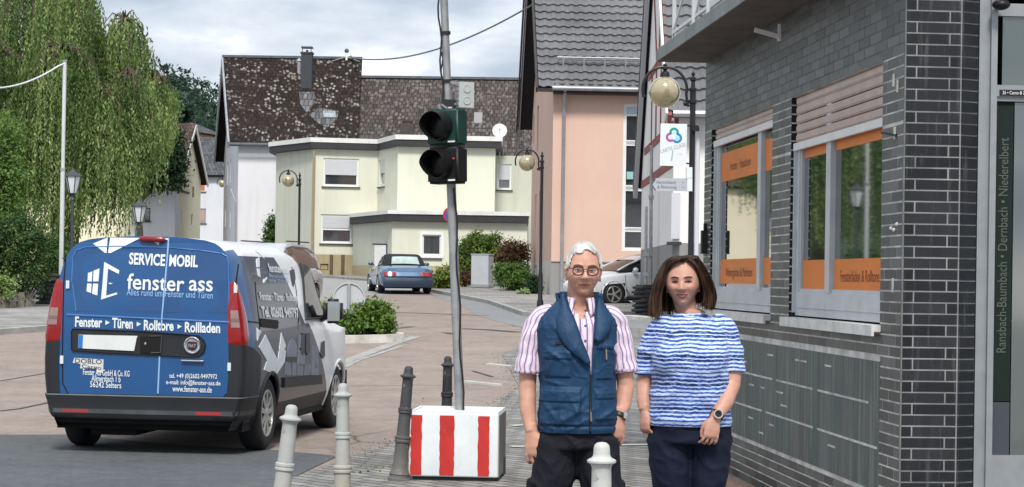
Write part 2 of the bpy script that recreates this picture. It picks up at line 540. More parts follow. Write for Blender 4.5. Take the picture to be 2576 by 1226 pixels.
def clinker(name, c1, c2, rough, spec):
    t = NT(name)
    c = t.coords('Object')
    at_ = t.n('ShaderNodeAttribute'); at_.attribute_name = 'tone'
    v = t.noise(c, 9, 5, 0.7)
    col = t.mix(at_.outputs['Fac'], c1, c2)
    col = t.mix(0.6, col, t.mix(t.ramp(v, [(0.3, 0.0), (0.7, 1.0)]), (0.55, 0.55, 0.55), (1.25, 1.25, 1.25)), 'MULTIPLY')
    f2 = t.noise(t.coords('Object', scale=(7, 7, 0.5)), 3.0, 5, 0.7)
    col = t.mix(t.math('MULTIPLY', t.ramp(f2, [(0.55, 0.0), (0.72, 1.0)]), 0.35), col, (0.16, 0.165, 0.165))
    t.set(col=col, rough=t.mix(v, (rough - .1,) * 3, (rough + .15,) * 3), spec=spec)
    t.bump(t.noise(c, 70, 4, 0.7), 0.35, 0.004)
    return t.mat
m_brick_s = clinker('sheen_grey_clinker', (0.048, 0.052, 0.050), (0.118, 0.123, 0.118), 0.38, 0.5)  # side bricks: colour lightened to stand for glancing sky sheen
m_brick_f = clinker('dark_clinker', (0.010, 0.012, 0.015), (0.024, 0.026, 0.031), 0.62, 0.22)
m_mortar = mat('mortar', (0.50, 0.49, 0.47), 0.9, var=0.45, vs=5, bump=0.3)
m_mortar_d = mat('dark_mortar', (0.13, 0.13, 0.13), 0.9, var=0.4, vs=5)  # darker mortar for the upper courses and the corner
CH = 0.0622                                    # course height

def bricks(mb, tones, u0, u1, z0, z1, place, openings=(), L_=0.25, joint=0.010, rnd=None, off0=0.0):
    """running bond; place(u, d, z) -> point, d = distance out of the wall"""
    rnd = rnd or random.Random(4)
    k = 0; z = z0
    while z < z1 - 0.01:
        zt = min(z + CH - joint, z1)
        cuts = [(u0, u1)]
        for (a, b, c, d) in openings:
            if zt > c + 0.004 and z < d - 0.004:
                nx = []
                for (p, q) in cuts:
                    if b <= p or a >= q: nx.append((p, q)); continue
                    if a > p: nx.append((p, a))
                    if b < q: nx.append((b, q))
                cuts = nx
        for (p, q) in cuts:
            u = p - ((p - u0 + (L_ / 2 if k % 2 else 0) + off0) % L_)
            while u < q - 0.004:
                a, b = max(u, p), min(u + L_ - joint, q)
                if b - a > 0.015:
                    o = 0.0016 + rnd.uniform(-0.0006, 0.0006)
                    vs = [place(a, 0, z), place(b, 0, z), place(b, 0, zt), place(a, 0, zt), place(a, o, z), place(b, o, z), place(b, o, zt), place(a, o, zt)]
                    mb.add(vs, [(4,5,6,7), (0,1,5,4), (1,2,6,5), (2,3,7,6), (3,0,4,7)])
                    tones.append(rnd.random()**1.3 if rnd.random() > .06 else 1.5)
                u += L_
        z += CH; k += 1

def finish_bricks(mb, tones, name, m, parent):
    o = mb.build(name, m, parent)
    a = o.data.attributes.new('tone', 'FLOAT', 'FACE')
    a.data.foreach_set('value', [t for t in tones for _ in range(5)])
    return o

def wall_cells(mb, u0, u1, z0, z1, openings, place, depth):
    """flat wall with rectangular holes and reveals"""
    us = sorted({u0, u1} | {x for o in openings for x in o[:2] if u0 < x < u1})
    zs = sorted({z0, z1} | {x for o in openings for x in o[2:4] if z0 < x < z1})
    for a, b in zip(us, us[1:]):
        for c, d in zip(zs, zs[1:]):
            um, zm = (a + b) / 2, (c + d) / 2
            if any(o[0] < um < o[1] and o[2] < zm < o[3] for o in openings): continue
            mb.poly([place(a, 0, c), place(b, 0, c), place(b, 0, d), place(a, 0, d)])
    for o in openings:
        a, b, c, d = o[:4]
        for (p, q) in (((a, c), (b, c)), ((b, c), (b, d)), ((b, d), (a, d)), ((a, d), (a, c))):
            mb.poly([place(p[0], 0, p[1]), place(q[0], 0, q[1]), place(q[0], -depth, q[1]), place(p[0], -depth, p[1])])

W1 = (0.45, 2.82, 1.29, 2.83); W2 = (3.43, 5.85, 1.29, 2.83)
UEND, ZTOP = 6.17, 3.43
place_s = lambda u, d, z: Vector((u, d, z))
# mortar bed of the side wall
mb = MB(); wall_cells(mb, 0.0, UEND, -0.1, ZTOP, [W1, W2], place_s, 0.075)
mb.build('mortar_bed', m_mortar, brick_b)
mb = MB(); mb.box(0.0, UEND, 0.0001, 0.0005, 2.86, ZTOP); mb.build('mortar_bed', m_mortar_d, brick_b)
PANEL = (0.43, 5.9, 0.35, 1.10)
mb = MB(); tones = []
bricks(mb, tones, 0.0, UEND, 0.02, 2.45, place_s, [W1, W2, PANEL], rnd=random.Random(3))
bricks(mb, tones, 0.0, UEND, 2.45 + 0.007, ZTOP, place_s, [W1, W2], rnd=random.Random(5))
wall_side = finish_bricks(mb, tones, 'wall', m_brick_s, brick_b)
# reveals of bricks on the far jambs (face the street corner)
for w in (W1, W2):
    mb = MB(); tones = []
    pl = lambda u, d, z, w=w: Vector((w[1] - d, -u, z))
    bricks(mb, tones, 0.0, 0.07, w[2], w[3], pl, L_=0.25, rnd=random.Random(8))
    finish_bricks(mb, tones, 'window_reveal', m_brick_f, brick_b)
# dark tiled panel under the windows with a few open joints
t = NT('streaky_tiles'); c = t.coords('Object', scale=(9, 9, 0.35))
f = t.noise(c, 2.4, 7, 0.7); g = t.noise(t.coords('Object'), 2.2, 4, 0.6)
col = t.mix(t.ramp(g, [(0.35, 0.0), (0.65, 1.0)]), (0.105, 0.112, 0.104), (0.065, 0.102, 0.098))
col = t.mix(t.math('MULTIPLY', t.ramp(f, [(0.52, 0.0), (0.58, 1.0)]), 0.6), col, (0.19, 0.215, 0.205))
col = t.mix(t.math('MULTIPLY', t.ramp(f, [(0.36, 1.0), (0.46, 0.0)]), 0.6), col, (0.035, 0.040, 0.040))
t.set(col=col, rough=0.5, spec=0.4); t.bump(t.noise(t.coords('Object'), 40, 4), 0.2, 0.003)
mb = MB()
rp = random.Random(6)
u = PANEL[0] + 0.004
zr = [PANEL[2], 0.598, 0.849, PANEL[3]]
for a, b in zip(zr, zr[1:]):
    u = PANEL[0] + 0.003; 
    while u < PANEL[1] - 0.05:
        b_u = min(u + rp.choice((0.5, 0.75, 1.0)), PANEL[1] - 0.003)
        mb.box(u, b_u - 0.002, 0.0, 0.0030 + rp.uniform(0, 0.0006), a + 0.0015, b - 0.0015)
        u = b_u
panel = mb.build('tile_panel', t.mat, brick_b)
mb = MB()
for k, zz in enumerate(zr[1:-1]):
    u = 0.47 + 0.2 * k
    while u < 5.7:
        l = rp.uniform(1.0, 1.5); mb.box(u, min(u + l, 5.88), 0.0, 0.0062, zz - 0.007, zz + 0.007); u += l + rp.uniform(0.08, 0.18)
for (a, b) in zip(zr, zr[1:]):
    for k in range(5):
        u = rp.uniform(0.6, 5.6); zz = rp.choice([a + (b - a) * 0.34, a + (b - a) * 0.68]); mb.box(u, u + rp.uniform(0.14, 0.22), 0.0, 0.0062, zz - 0.006, zz + 0.006)
mb.build('joint', m_mortar, panel)
# pale chips, leftover plugs and cable clips on the wall
m_white = mat('white_paint', (0.72, 0.72, 0.70), 0.6, var=0.08, vs=8)
m_alu = mat('aluminium', (0.27, 0.285, 0.30), 0.45, metal=0.4, var=0.1, vs=10)
m_frame = mat('window_frame_grey', (0.52, 0.54, 0.565), 0.45, var=0.12, vs=5, bump=0.1)
m_sill = mat('white_sill', (0.66, 0.655, 0.63), 0.6, var=0.2, vs=9, streak=0.3)
m_slat = mat('shutter_slats', (0.50, 0.40, 0.35), 0.55, var=0.12, vs=3, streak=0.2)
m_dark = mat('black_plastic', (0.012, 0.012, 0.013), 0.5)
m_orange = mat('orange_film', (0.72, 0.19, 0.012), 0.4, var=0.12, vs=2.5)
m_orange_t = mat('faded_lettering', (0.22, 0.07, 0.02), 0.6)

def glass(name, tint, rough=0.03, alpha=0.25):
    """window pane: a dark pane you partly look through, with a mirror-like sheen"""
    t = NT(name)
    t.set(col=tint, rough=rough, spec=1.0, ior=1.7, coat=1.0)
    t.b.inputs['Alpha'].default_value = 1.0
    if alpha:
        tr = t.n('ShaderNodeBsdfTransparent'); tr.inputs['Color'].default_value = (0.75, 0.82, 0.8, 1)
        mx = t.n('ShaderNodeMixShader'); mx.inputs[0].default_value = 1 - alpha
        t.l(tr.outputs[0], mx.inputs[1]); t.l(t.b.outputs[0], mx.inputs[2]); t.l(mx.outputs[0], t.o.inputs['Surface'])
    return t.mat
m_pane = glass('shop_glass', (0.018, 0.032, 0.028), 0.015, 0.0)
m_pane_d = glass('door_glass', (0.07, 0.09, 0.085), 0.06, 0.10)
m_pane_f = glass('house_glass', (0.030, 0.034, 0.04), 0.05, 0.0)

def shop_window(w, drop, mull, films):
    a, b, c, d = w
    y0, y1 = -0.074, -0.040
    mb = MB()
    mb.box(b - 0.09, b - 0.003, y0, y1, c + 0.03, d); mb.box(a + 0.003, a + 0.10, y0, y1, c + 0.03, d)
    mb.box(a + 0.10, b - 0.09, y0, y1, c + 0.03, c + 0.19); mb.box(a + 0.10, b - 0.09, y0, y1, d - 0.10, d - 0.002)
    mb.box(mull - 0.06, mull + 0.06, y0, y1 + 0.006, c + 0.19, d - 0.10)
    mb.box(a + 0.10, b - 0.09, y0, y1 - 0.012, c + 0.185, c + 0.215); mb.box(mull + 0.06, mull + 0.09, y0, y1 - 0.01, c + 0.19, d - 0.1)
    mb.box(b - 0.12, b - 0.09, y0, y1 - 0.01, c + 0.19, d - 0.1)
    mb.box(b - 0.035, b - 0.003, y1, y1 + 0.022, c + 0.05, d - drop)        # roller guide
    mb.box(a + 0.10, b - 0.09, y1 - 0.001, y1 + 0.008, c + 0.085, c + 0.093)
    fr = mb.build('window', m_frame, brick_b, smooth=30)
    mb = MB(); mb.box(a + 0.10, mull - 0.06, y0 - 0.004, y0 + 0.004, c + 0.19, d - 0.10); mb.box(mull + 0.06, b - 0.09, y0 - 0.004, y0 + 0.004, c + 0.19, d - 0.10)
    mb.build('pane', m_pane, fr)
    for (u0, u1, z0, z1, words) in films:
        mb = MB(); mb.box(u0, u1, y0 + 0.006, y0 + 0.009, z0, z1)
        s = mb.build('window_film', m_orange, fr)
        if words:
            M = Matrix.Translation(((u0 + u1) / 2, y0 + 0.0105, (z0 + z1) / 2 - 0.01)) @ Matrix.Rotation(rad(180), 4, 'Z') @ Matrix.Rotation(rad(90), 4, 'X')
            mb = MB(); mb.text(words, 0.105, M, xs=min(1.0, (u1 - u0) * 17 / len(words))); s2 = mb.build('film_lettering', m_orange_t, fr)
    # rolled-down shutter
    mb = MB(); n = max(1, round(drop / 0.062)); 
    for k in range(n):
        z1 = d - k * drop / n; z0 = z1 - drop / n + 0.006
        mb.xprism([(a + 0.004, y1 + 0.004, z0), (a + 0.004, y1 + 0.014, z0 + 0.012), (a + 0.004, y1 + 0.015, z1 - 0.014), (a + 0.004, y1 + 0.004, z1)], (b - a - 0.042, 0, 0))
    sh = mb.build('roller_shutter', m_slat, fr)
    mb = MB(); mb.box(a + 0.004, b - 0.004, y1, y1 + 0.026, d - drop - 0.05, d - drop)
    mb.build('shutter_rail', m_white, fr)
    mb = MB(); mb.box(a - 0.02, b + 0.05, -0.06, 0.055, c - 0.02, c + 0.018); mb.box(a - 0.02, b + 0.05, 0.04, 0.055, c - 0.045, c - 0.02)
    mb.build('sill', m_sill, fr, smooth=30)

shop_window(W1, 0.32, 1.88, [(0.56, 1.80, 2.40, 2.60, None), (1.98, 2.68, 2.40, 2.60, None), (0.56, 1.80, 1.495, 1.70, 'Fensterläden & Rolltore'), (1.98, 2.68, 1.50, 1.70, None)])
shop_window(W2, 0.10, 4.05, [(4.17, 5.72, 2.38, 2.62, 'Fenster · Haustüren'), (4.17, 5.72, 1.53, 1.73, 'Wintergärten & Markisen'), (3.53, 3.97, 2.38, 2.62, None), (3.53, 3.97, 1.53, 1.73, None)])

# dim shop interior behind the panes
m_inside = mat('dim_room', (0.030, 0.040, 0.038), 0.9, var=0.3, vs=2)
mb = MB(); mb.box(0.35, 5.95, -1.2, -1.16, 0.4, 3.2); mb.box(0.35, 5.95, -1.2, -0.09, 1.0, 1.05)
mb.build('shop_interior', m_inside, brick_b)

# front pier, seen square on
mb = MB(); tones = []
pl = lambda u, d, z: Vector((-d, -u, z))
rnd = random.Random(12)
nC = 56; seq = 0
PW = 0.312
for k in range(nC):
    z = 0.02 + k * CH; zt = z + CH - 0.009
    cut = 0.064 if k % 2 else 0.250
    for (a, b) in ((0.004, cut - 0.0045), (cut + 0.0045, PW)):
        o = 0.0020 + rnd.uniform(-0.0007, 0.0007)
        vs = [pl(a, 0, z), pl(b, 0, z), pl(b, 0, zt), pl(a, 0, zt), pl(a, o, z), pl(b, o, z), pl(b, o, zt), pl(a, o, zt)]
        mb.add(vs, [(4,5,6,7), (0,1,5,4), (1,2,6,5), (2,3,7,6), (3,0,4,7)]); tones.append(rnd.random())
    # splayed face next to the door
    e0, e1 = Vector((0.0, -PW - 0.009, 0)), Vector((0.045, -PW - 0.112, 0)); nn = Vector((-1, -0.42, 0)).normalized() * 0.0045
    vs = [e0 + Vector((0, 0, z)), e1 + Vector((0, 0, z)), e1 + Vector((0, 0, zt)), e0 + Vector((0, 0, zt))]
    mb.add(vs + [p + nn for p in vs], [(4,5,6,7), (0,1,5,4), (1,2,6,5), (2,3,7,6), (3,0,4,7)]); tones.append(rnd.random() * 0.5)
finish_bricks(mb, tones, 'front_wall', m_brick_f, brick_b)
mb = MB()
mb.poly([pl(0, 0, -0.1), pl(PW + 0.005, 0, -0.1), pl(PW + 0.005, 0, ZTOP + 0.1), pl(0, 0, ZTOP + 0.1)])
mb.poly([Vector((0.0, -PW - 0.005, -0.1)), Vector((0.047, -PW - 0.115, -0.1)), Vector((0.047, -PW - 0.115, 3.5)), Vector((0.0, -PW - 0.005, 3.5))])
mb.build('mortar_bed', mat('grey_mortar', (0.21, 0.21, 0.21), 0.9, var=0.5, vs=3), brick_b)
# corner bead
mb = MB(); mb.box(-0.006, 0.003, -0.004, 0.005, 0.0, ZTOP)
mb.build('corner_joint', m_mortar_d, brick_b)
# shop door: aluminium post, dark strip with place names, glass leaf
DY = -PW - 0.12
mb = MB()
mb.box(0.04, 0.10, DY - 0.09, DY, 0.0, 3.42)
mb.box(0.015, 0.04, DY - 0.095, DY - 0.060, 0.30, 3.42)
mb.box(0.035, 0.10, DY - 1.6, DY - 0.091, 2.575, 2.665)
mb.box(0.02, 0.035, DY - 1.6, DY - 0.09, 2.60, 2.64)
mb.box(0.035, 0.10, DY - 1.6, DY - 0.091, 3.05, 3.12)
mb.box(0.03, 0.10, DY - 1.6, DY - 0.091, 0.40, 0.60)
mb.box(0.035, 0.10, DY - 1.6, DY - 1.5, 0.47, 2.575)
door = mb.build('shop_door', m_alu, brick_b, smooth=30)
m_strip = mat('dark_green_strip', (0.007, 0.015, 0.011), 0.6, spec=0.2)
mb = MB(); mb.box(0.055, 0.065, DY - 0.205, DY - 0.10, 0.90, 2.57)
mb.build('name_strip', m_strip, door)
mb = MB(); mb.box(0.055, 0.065, DY - 0.205, DY - 0.10, 0.60, 0.895)
mb.build('lower_panel', mat('slate_panel', (0.045, 0.055, 0.065), 0.3), door)
m_gold = mat('pale_green_lettering', (0.07, 0.088, 0.075), 0.6)
M = Matrix.Translation((0.053, DY - 0.154, 1.77)) @ Matrix.Rotation(rad(-90), 4, 'Z') @ Matrix.Rotation(rad(90), 4, 'X') @ Matrix.Rotation(rad(90), 4, 'Z')
mb = MB(); mb.text('Ransbach-Baumbach \u2022 Dernbach \u2022 Niederelbert', 0.078, M, xs=0.80)
mb.build('strip_lettering', m_gold, door)
mb = MB(); mb.box(0.052, 0.064, DY - 1.5, DY - 0.21, 0.60, 2.57); mb.box(0.052, 0.064, DY - 1.5, DY - 0.135, 2.667, 3.05)
mb.build('pane', m_pane_d, door)
mb = MB(); mb.box(0.046, 0.052, DY - 0.40, DY - 0.305, 1.60, 1.72)
mb.build('door_notice', mat('paper', (0.32, 0.38, 0.36), 0.6), door)
m_tag = mat('black_label', (0.01, 0.01, 0.012), 0.4)
mb = MB(); mb.box(0.016, 0.020, DY - 0.28, DY - 0.11, 2.603, 2.637)
tg = mb.build('door_label', m_tag, door)
mb = MB(); M = Matrix.Translation((0.0145, DY - 0.195, 2.62)) @ Matrix.Rotation(rad(-90), 4, 'Z') @ Matrix.Rotation(rad(90), 4, 'X')
mb.text('26 \u2022 Cento-B 21', 0.026, M, xs=0.8); mb.build('label_lettering', m_white, door)
mb = MB(); mb.box(0.0, 0.5, DY - 1.7, DY + 0.02, -0.02, 0.39)
mb.build('door_step', m_light, brick_b)
mb = MB(); mb.box(1.3, 1.33, DY - 1.6, DY, 0.2, 3.3)
mb.build('shop_interior', m_inside, brick_b)
m_lamp = mat('black_metal', (0.014, 0.014, 0.015), 0.4, metal=0.3)
mb = MB(); mb.sphere((-0.05, DY - 0.09, 3.1), (0.05, 0.05, 0.03)); mb.tube([(0.04, DY - 0.09, 3.14), (-0.05, DY - 0.09, 3.13)], 0.012)
mb.build('door_lamp', m_lamp, brick_b, smooth=40)
# upper storey, back and roof
m_plaster = mat('pale_plaster', (0.50, 0.49, 0.46), 0.9, var=0.1, vs=2, streak=0.2)
mb = MB(); mb.box(0.06, UEND - 0.003, -6.0, -1.45, -0.1, 6.6); mb.box(0.04, UEND - 0.002, -1.45, -0.012, 3.445, 6.6); mb.box(UEND - 0.3, UEND - 0.004, -1.45, -0.08, -0.1, 3.44)
mb.build('upper_wall', m_plaster, brick_b)
mb = MB(); mb.box(-0.2, UEND + 0.2, -6.2, 0.25, 6.605, 6.8)
mb.build('roof', mat('flat_roof', (0.12, 0.12, 0.125), 0.9, var=0.2), brick_b)
# projecting balcony
m_bal = mat('weathered_fascia', (0.235, 0.26, 0.255), 0.8, var=0.22, vs=3, streak=0.5, bump=0.3)
m_soffit = mat('brown_soffit', (0.125, 0.105, 0.092), 0.85, var=0.25, vs=4, bump=0.2)
mb = MB(); mb.box(-0.3, UEND + 0.02, -0.010, 0.432, ZTOP + 0.004, ZTOP + 0.105); 
bal = mb.build('balcony', m_bal, brick_b)
mb = MB(); mb.box(-0.29, UEND + 0.01, 0.006, 0.420, ZTOP, ZTOP + 0.0035)
mb.build('soffit', m_soffit, bal)
m_rail = mat('white_railing', (0.68, 0.69, 0.70), 0.45, metal=0.1)
mb = MB(); zt = ZTOP + 0.107
for u in (4.55, 3.92, 3.2, 2.4, 1.6, 0.8): mb.box(u - 0.025, u + 0.025, 0.36, 0.41, zt, zt + 1.0)
mb.box(5.6, 5.63, 0.36, 0.39, zt, zt + 1.0)
mb.box(0.0, 5.64, 0.365, 0.405, zt + 1.001, zt + 1.04); mb.box(3.95, 5.6, 0.375, 0.395, zt + 0.06, zt + 0.085)
for (a, b, c, d) in ((5.58, 0.09, 4.6, 0.55), (5.58, 0.55, 4.6, 0.98), (4.52, 0.09, 3.97, 0.45), (4.52, 0.5, 3.97, 0.95), (5.3, 0.98, 4.6, 0.2)):
    mb.bar((a, 0.385, zt + b), (c, 0.385, zt + d), 0.016, 0.022)
rl = mb.build('railing', m_rail, bal, smooth=30)
mb = MB(); mb.box(-0.2, 3.88, 0.372, 0.392, zt + 0.05, zt + 0.96)
mb.build('railing_panel', mat('milky_panel', (0.60, 0.61, 0.62), 0.5, var=0.08, vs=3), bal)
# flag bracket on the wall
mb = MB(); mb.box(3.19, 3.22, 0.0, 0.02, 3.27, 3.39); mb.bar((3.205, 0.01, 3.30), (3.205, 0.19, 3.345), 0.025, 0.03)
mb.build('wall_bracket', m_white, brick_b)
for (u, z) in ((0.16, 2.36), (0.12, 2.62), (0.2, 2.66)):
    mb = MB(); mb.box(u, u + 0.02, 0.003, 0.012, z, z + 0.07); mb.build('cable_clip', m_mortar, brick_b)
mb = MB(); mb.bar((0.14, 0.004, 2.38), (0.36, 0.03, 2.41), 0.012, 0.012); mb.build('wall_hook', m_dark, brick_b)
for (u, z) in ((0.16, 1.85), (0.22, 1.86), (0.1, 1.88)):
    mb = MB(); mb.sphere((u, 0.006, z), 0.012, 8, 6); mb.build('wall_plug', m_mortar, brick_b)
mb = MB(); mb.box(0.16, 0.19, 0.003, 0.008, 1.50, 1.58); mb.build('mortar_spot', m_mortar, brick_b)
mb = MB(); mb.box(5.98, 6.05, 0.004, 0.05, 1.78, 1.98); mb.box(6.0, 6.03, 0.004, 0.03, 1.98, 2.04)
mb.build('bell_box', m_dark, brick_b)
# reddish edging at the foot of the wall
mb = MB()
for k in range(9):
    u = -0.3 + k * 0.72
    mb.box(u, u + 0.705, 0.10 + 0.004 * (k % 3), 0.30, 0.0, 0.045 + 0.004 * (k % 2))
mb.box(-0.3, UEND, 0.004, 0.099, 0.0, 0.02)
tag(mb.build('edging', m_edge), kind='structure')
bpy.data.objects['edging'].location = BW; bpy.data.objects['edging'].rotation_euler = (0, 0, B_ANG)
# ================================================================== HOUSES
def line_uz(px, py, P0, P1):
    """where the ray through a pixel meets the upright plane over P0-P1: (u, z)"""
    a, b = ray(px, py)
    P0, P1 = Vector(P0[:2]), Vector(P1[:2]); d = P1 - P0; L_ = d.length; d /= L_
    # a*Y = P0.x + u d.x ; Y = P0.y + u d.y
    u = (a * P0.y - P0.x) / (d.x - a * d.y)
    Y = P0.y + u * d.y
    return u, CAMZ + b * Y

def placer(P0, P1):
    P0, P1 = Vector(P0[:2]), Vector(P1[:2]); d = (P1 - P0).normalized(); n = Vector((d.y, -d.x))
    def pl(u, dd, z):
        q = P0 + d * u + n * dd
        return Vector((q.x, q.y, z))
    return pl

def X(px, Y, py=600): return (ray(px, py)[0] * Y, Y)

m_wframe = mat('white_window_frame', (0.70, 0.71, 0.70), 0.5, var=0.05, vs=4)
m_blind = mat('grey_blind', (0.47, 0.48, 0.50), 0.6, var=0.06, vs=1.5, stretch=(1, 1, 14))
m_sill_d = mat('dark_sill', (0.06, 0.055, 0.05), 0.7)
m_orangeblind = mat('terracotta_blind', (0.47, 0.15, 0.07), 0.7, var=0.1, vs=2)
m_pinkblind = mat('dusty_blind', (0.36, 0.25, 0.21), 0.7, var=0.1, vs=2)

def facade(parent, name, P0, P1, z0, z1, m, wins=(), depth=0.12, top=None):
    """one wall face from P0 to P1 with window holes; wins: dicts in pixels"""
    pl = placer(P0, P1); L_ = (Vector(P1[:2]) - Vector(P0[:2])).length
    ops = []
    for w in wins:
        x0, y0, x1, y1 = w['px']; xm, ym = (x0+x1)/2, (y0+y1)/2
        ua, _ = line_uz(x0, ym, P0, P1); ub, _ = line_uz(x1, ym, P0, P1)
        _, zb = line_uz(xm, y1, P0, P1); _, zt = line_uz(xm, y0, P0, P1)
        ops.append((min(ua, ub), max(ua, ub), zb, zt))
    mb = MB(); wall_cells(mb, 0, L_, z0, z1, ops, pl, depth)
    if top:                      # gable peak above z1: (u, z)
        mb.poly([pl(0, 0, z1), pl(L_, 0, z1), pl(top[0], 0, top[1])])
    o = mb.build(name, m, parent, world=True)
    for w, (a, b, c, d) in zip(wins, ops):
        house_window(parent, pl, a, b, c, d, depth, **{k: v for k, v in w.items() if k != 'px'})
    return o, pl, L_

def house_window(parent, pl, a, b, c, d, depth, frame=0.07, blind=0.0, blind_m=None, pane=None, fm=None, mull=0, sill=None, bars=(), surround=0.0):
    fm = fm or m_wframe
    B = lambda mb, u0, u1, d0, d1, z0, z1: mb.add([pl(u0,d0,z0), pl(u1,d0,z0), pl(u1,d1,z0), pl(u0,d1,z0), pl(u0,d0,z1), pl(u1,d0,z1), pl(u1,d1,z1), pl(u0,d1,z1)],
                                                  [(3,2,1,0),(4,5,6,7),(0,1,5,4),(1,2,6,5),(2,3,7,6),(3,0,4,7)])
    mb = MB(); f = frame; y0, y1 = -depth + 0.004, -depth + 0.07; e_ = 0.003
    B(mb, a+e_, a+f, y0, y1, c+e_, d-e_); B(mb, b-f, b-e_, y0, y1, c+e_, d-e_); B(mb, a+f, b-f, y0, y1, c+e_, c+f); B(mb, a+f, b-f, y0, y1, d-f, d-e_)
    for k in range(mull):
        u = a + (b - a) * (k + 1) / (mull + 1); B(mb, u-f*0.6, u+f*0.6, y0, y1-0.004, c+f, d-f)
    for fr in bars:
        z = c + (d - c) * fr; B(mb, a+f, b-f, y0, y1-0.006, z-f*0.5, z+f*0.5)
    if surround:
        s = surround
        B(mb, a-s, a-e_, -0.01, 0.025, c-s, d+s); B(mb, b+e_, b+s, -0.01, 0.025, c-s, d+s); B(mb, a-e_, b+e_, -0.01, 0.025, d+e_, d+s); B(mb, a-e_, b+e_, -0.01, 0.025, c-s, c-e_)
    o = mb.build('window', fm, parent, world=True)
    mb = MB(); B(mb, a+f-0.01, b-f+0.01, y0, y0+0.012, c+f-0.01, d-f+0.01); mb.build('pane', pane or m_pane_f, o, world=True)
    if blind:
        mb = MB(); B(mb, a+f*0.8, b-f*0.8, y1+0.004, y1+0.02, d-f*0.8-(d-c-f*1.6)*blind, d-f*0.8); mb.build('roller_blind', blind_m or m_blind, o, world=True)
    if sill:
        mb = MB(); B(mb, a-0.06, b+0.06, -depth, 0.07, c-0.06-surround, c-0.003-surround); mb.build('sill', sill, o, world=True)
    return o

def slab(pts, d):
    mb = MB(); mb.xprism(pts, d); return mb

def roof_plane(parent, name, m, e0, e1, r1, r0, thick=0.18):
    """sloping roof face: eave corners e0, e1 and ridge corners r1, r0, with UVs in metres"""
    e0, e1, r0, r1 = map(Vector, (e0, e1, r0, r1))
    mb = MB(); n = (e1 - e0).cross(r0 - e0).normalized()
    if n.z < 0: n = -n
    w = (e1 - e0).length; s_ = (r0 - e0).length
    top = [e0, e1, r1, r0]; d = -n * thick
    mb.poly(top, uv=[(0, 0), (w, 0), (w, s_), (0, s_)])
    bot = [p + d for p in top]
    for i in range(4):
        j = (i + 1) % 4; mb.poly([top[i], bot[i], bot[j], top[j]])
    mb.poly(bot[::-1])
    return mb.build(name, m, parent, world=True, recalc=False)

def tile_geo(parent, name, m, e0, e1, r1, r0, tw=0.30, th=0.34, amp=0.035, lip=0.03, n_t=6):
    """pantile roof as real waves: S curve across, stepped courses up the slope"""
    e0, e1, r0, r1 = map(Vector, (e0, e1, r0, r1))
    w = (e1 - e0).length; s_ = (r0 - e0).length
    nx = max(2, round(w / tw)); ny = max(2, round(s_ / th))
    nrm = (e1 - e0).cross(r0 - e0).normalized()
    if nrm.z < 0: nrm = -nrm
    mb = MB(); vs = []; cols = nx * n_t + 1
    rr = random.Random(7)
    for j in range(ny):
        for (fv, up) in ((0.0, lip), (0.0, lip), (0.92, 0.0)):
            pass
    rows = []
    for j in range(ny):
        rows.append((j / ny, lip)); rows.append(((j + 0.985) / ny, 0.0))
    for (v, up) in rows:
        for i in range(cols):
            u = i / (cols - 1)
            ph = (u * nx) % 1.0
            hgt_ = amp * (0.5 + 0.5 * math.cos(2 * math.pi * ph)) if ph < 0.5 else amp * (0.5 - 0.5 * math.cos(math.pi * (ph - 0.5) * 2)) ** 1.2
            p = e0.lerp(e1, u).lerp(r0.lerp(r1, u), v)
            vs.append(p + nrm * (hgt_ + up))
    fs = [(j*cols+i, j*cols+i+1, (j+1)*cols+i+1, (j+1)*cols+i) for j in range(len(rows)-1) for i in range(cols-1)]
    mb.add(vs, fs)
    d = -nrm * 0.16
    mb.add([e0, e1, r1, r0, e0+d, e1+d, r1+d, r0+d], [(0,4,5,1),(1,5,6,2),(2,6,7,3),(3,7,4,0),(7,6,5,4)])
    return mb.build(name, m, parent, world=True, recalc=False)

def render_wall(name, col, streak=0.25, var=0.06):
    t = NT(name); c = t.coords('Object')
    f = t.noise(c, 0.45, 5, 0.6); s1 = t.noise(t.coords('Object', scale=(2.2, 2.2, 0.12)), 1.6, 6, 0.65)
    k = t.mix(t.ramp(f, [(0.3, 0.0), (0.7, 1.0)]), sc(col, 1 - var), sc(col, 1 + var))
    k = t.mix(t.math('MULTIPLY', t.ramp(s1, [(0.50, 0.0), (0.78, 1.0)]), streak), k, sc(col, 0.55))
    t.set(col=k, rough=0.92, spec=0.2); t.bump(t.noise(c, 25, 4, 0.7), 0.3, 0.01)
    return t.mat

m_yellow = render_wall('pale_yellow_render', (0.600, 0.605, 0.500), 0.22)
m_yellow2 = render_wall('shaded_yellow_render', (0.490, 0.500, 0.420), 0.55)  # same yellow render on turned walls, shade put into the colour
m_cream = render_wall('cream_render', (0.72, 0.66, 0.49), 0.15)
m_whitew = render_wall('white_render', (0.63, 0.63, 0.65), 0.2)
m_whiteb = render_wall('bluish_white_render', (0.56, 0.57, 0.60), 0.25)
m_peach = render_wall('peach_render', (0.620, 0.430, 0.350), 0.10, 0.04)
m_plinth = render_wall('grey_plinth', (0.27, 0.265, 0.26), 0.35)
m_stone = render_wall('sandy_plinth', (0.36, 0.31, 0.19), 0.6, 0.2)
m_fascia = mat('slate_fascia', (0.030, 0.029, 0.032), 0.7, var=0.2, vs=3)
m_cap = mat('white_capping', (0.62, 0.62, 0.60), 0.6, var=0.12, vs=2, streak=0.2)
m_barge = mat('dark_bargeboard', (0.035, 0.03, 0.03), 0.6, var=0.2)
m_zinc = mat('zinc', (0.33, 0.34, 0.36), 0.45, metal=0.4, var=0.15, vs=3)
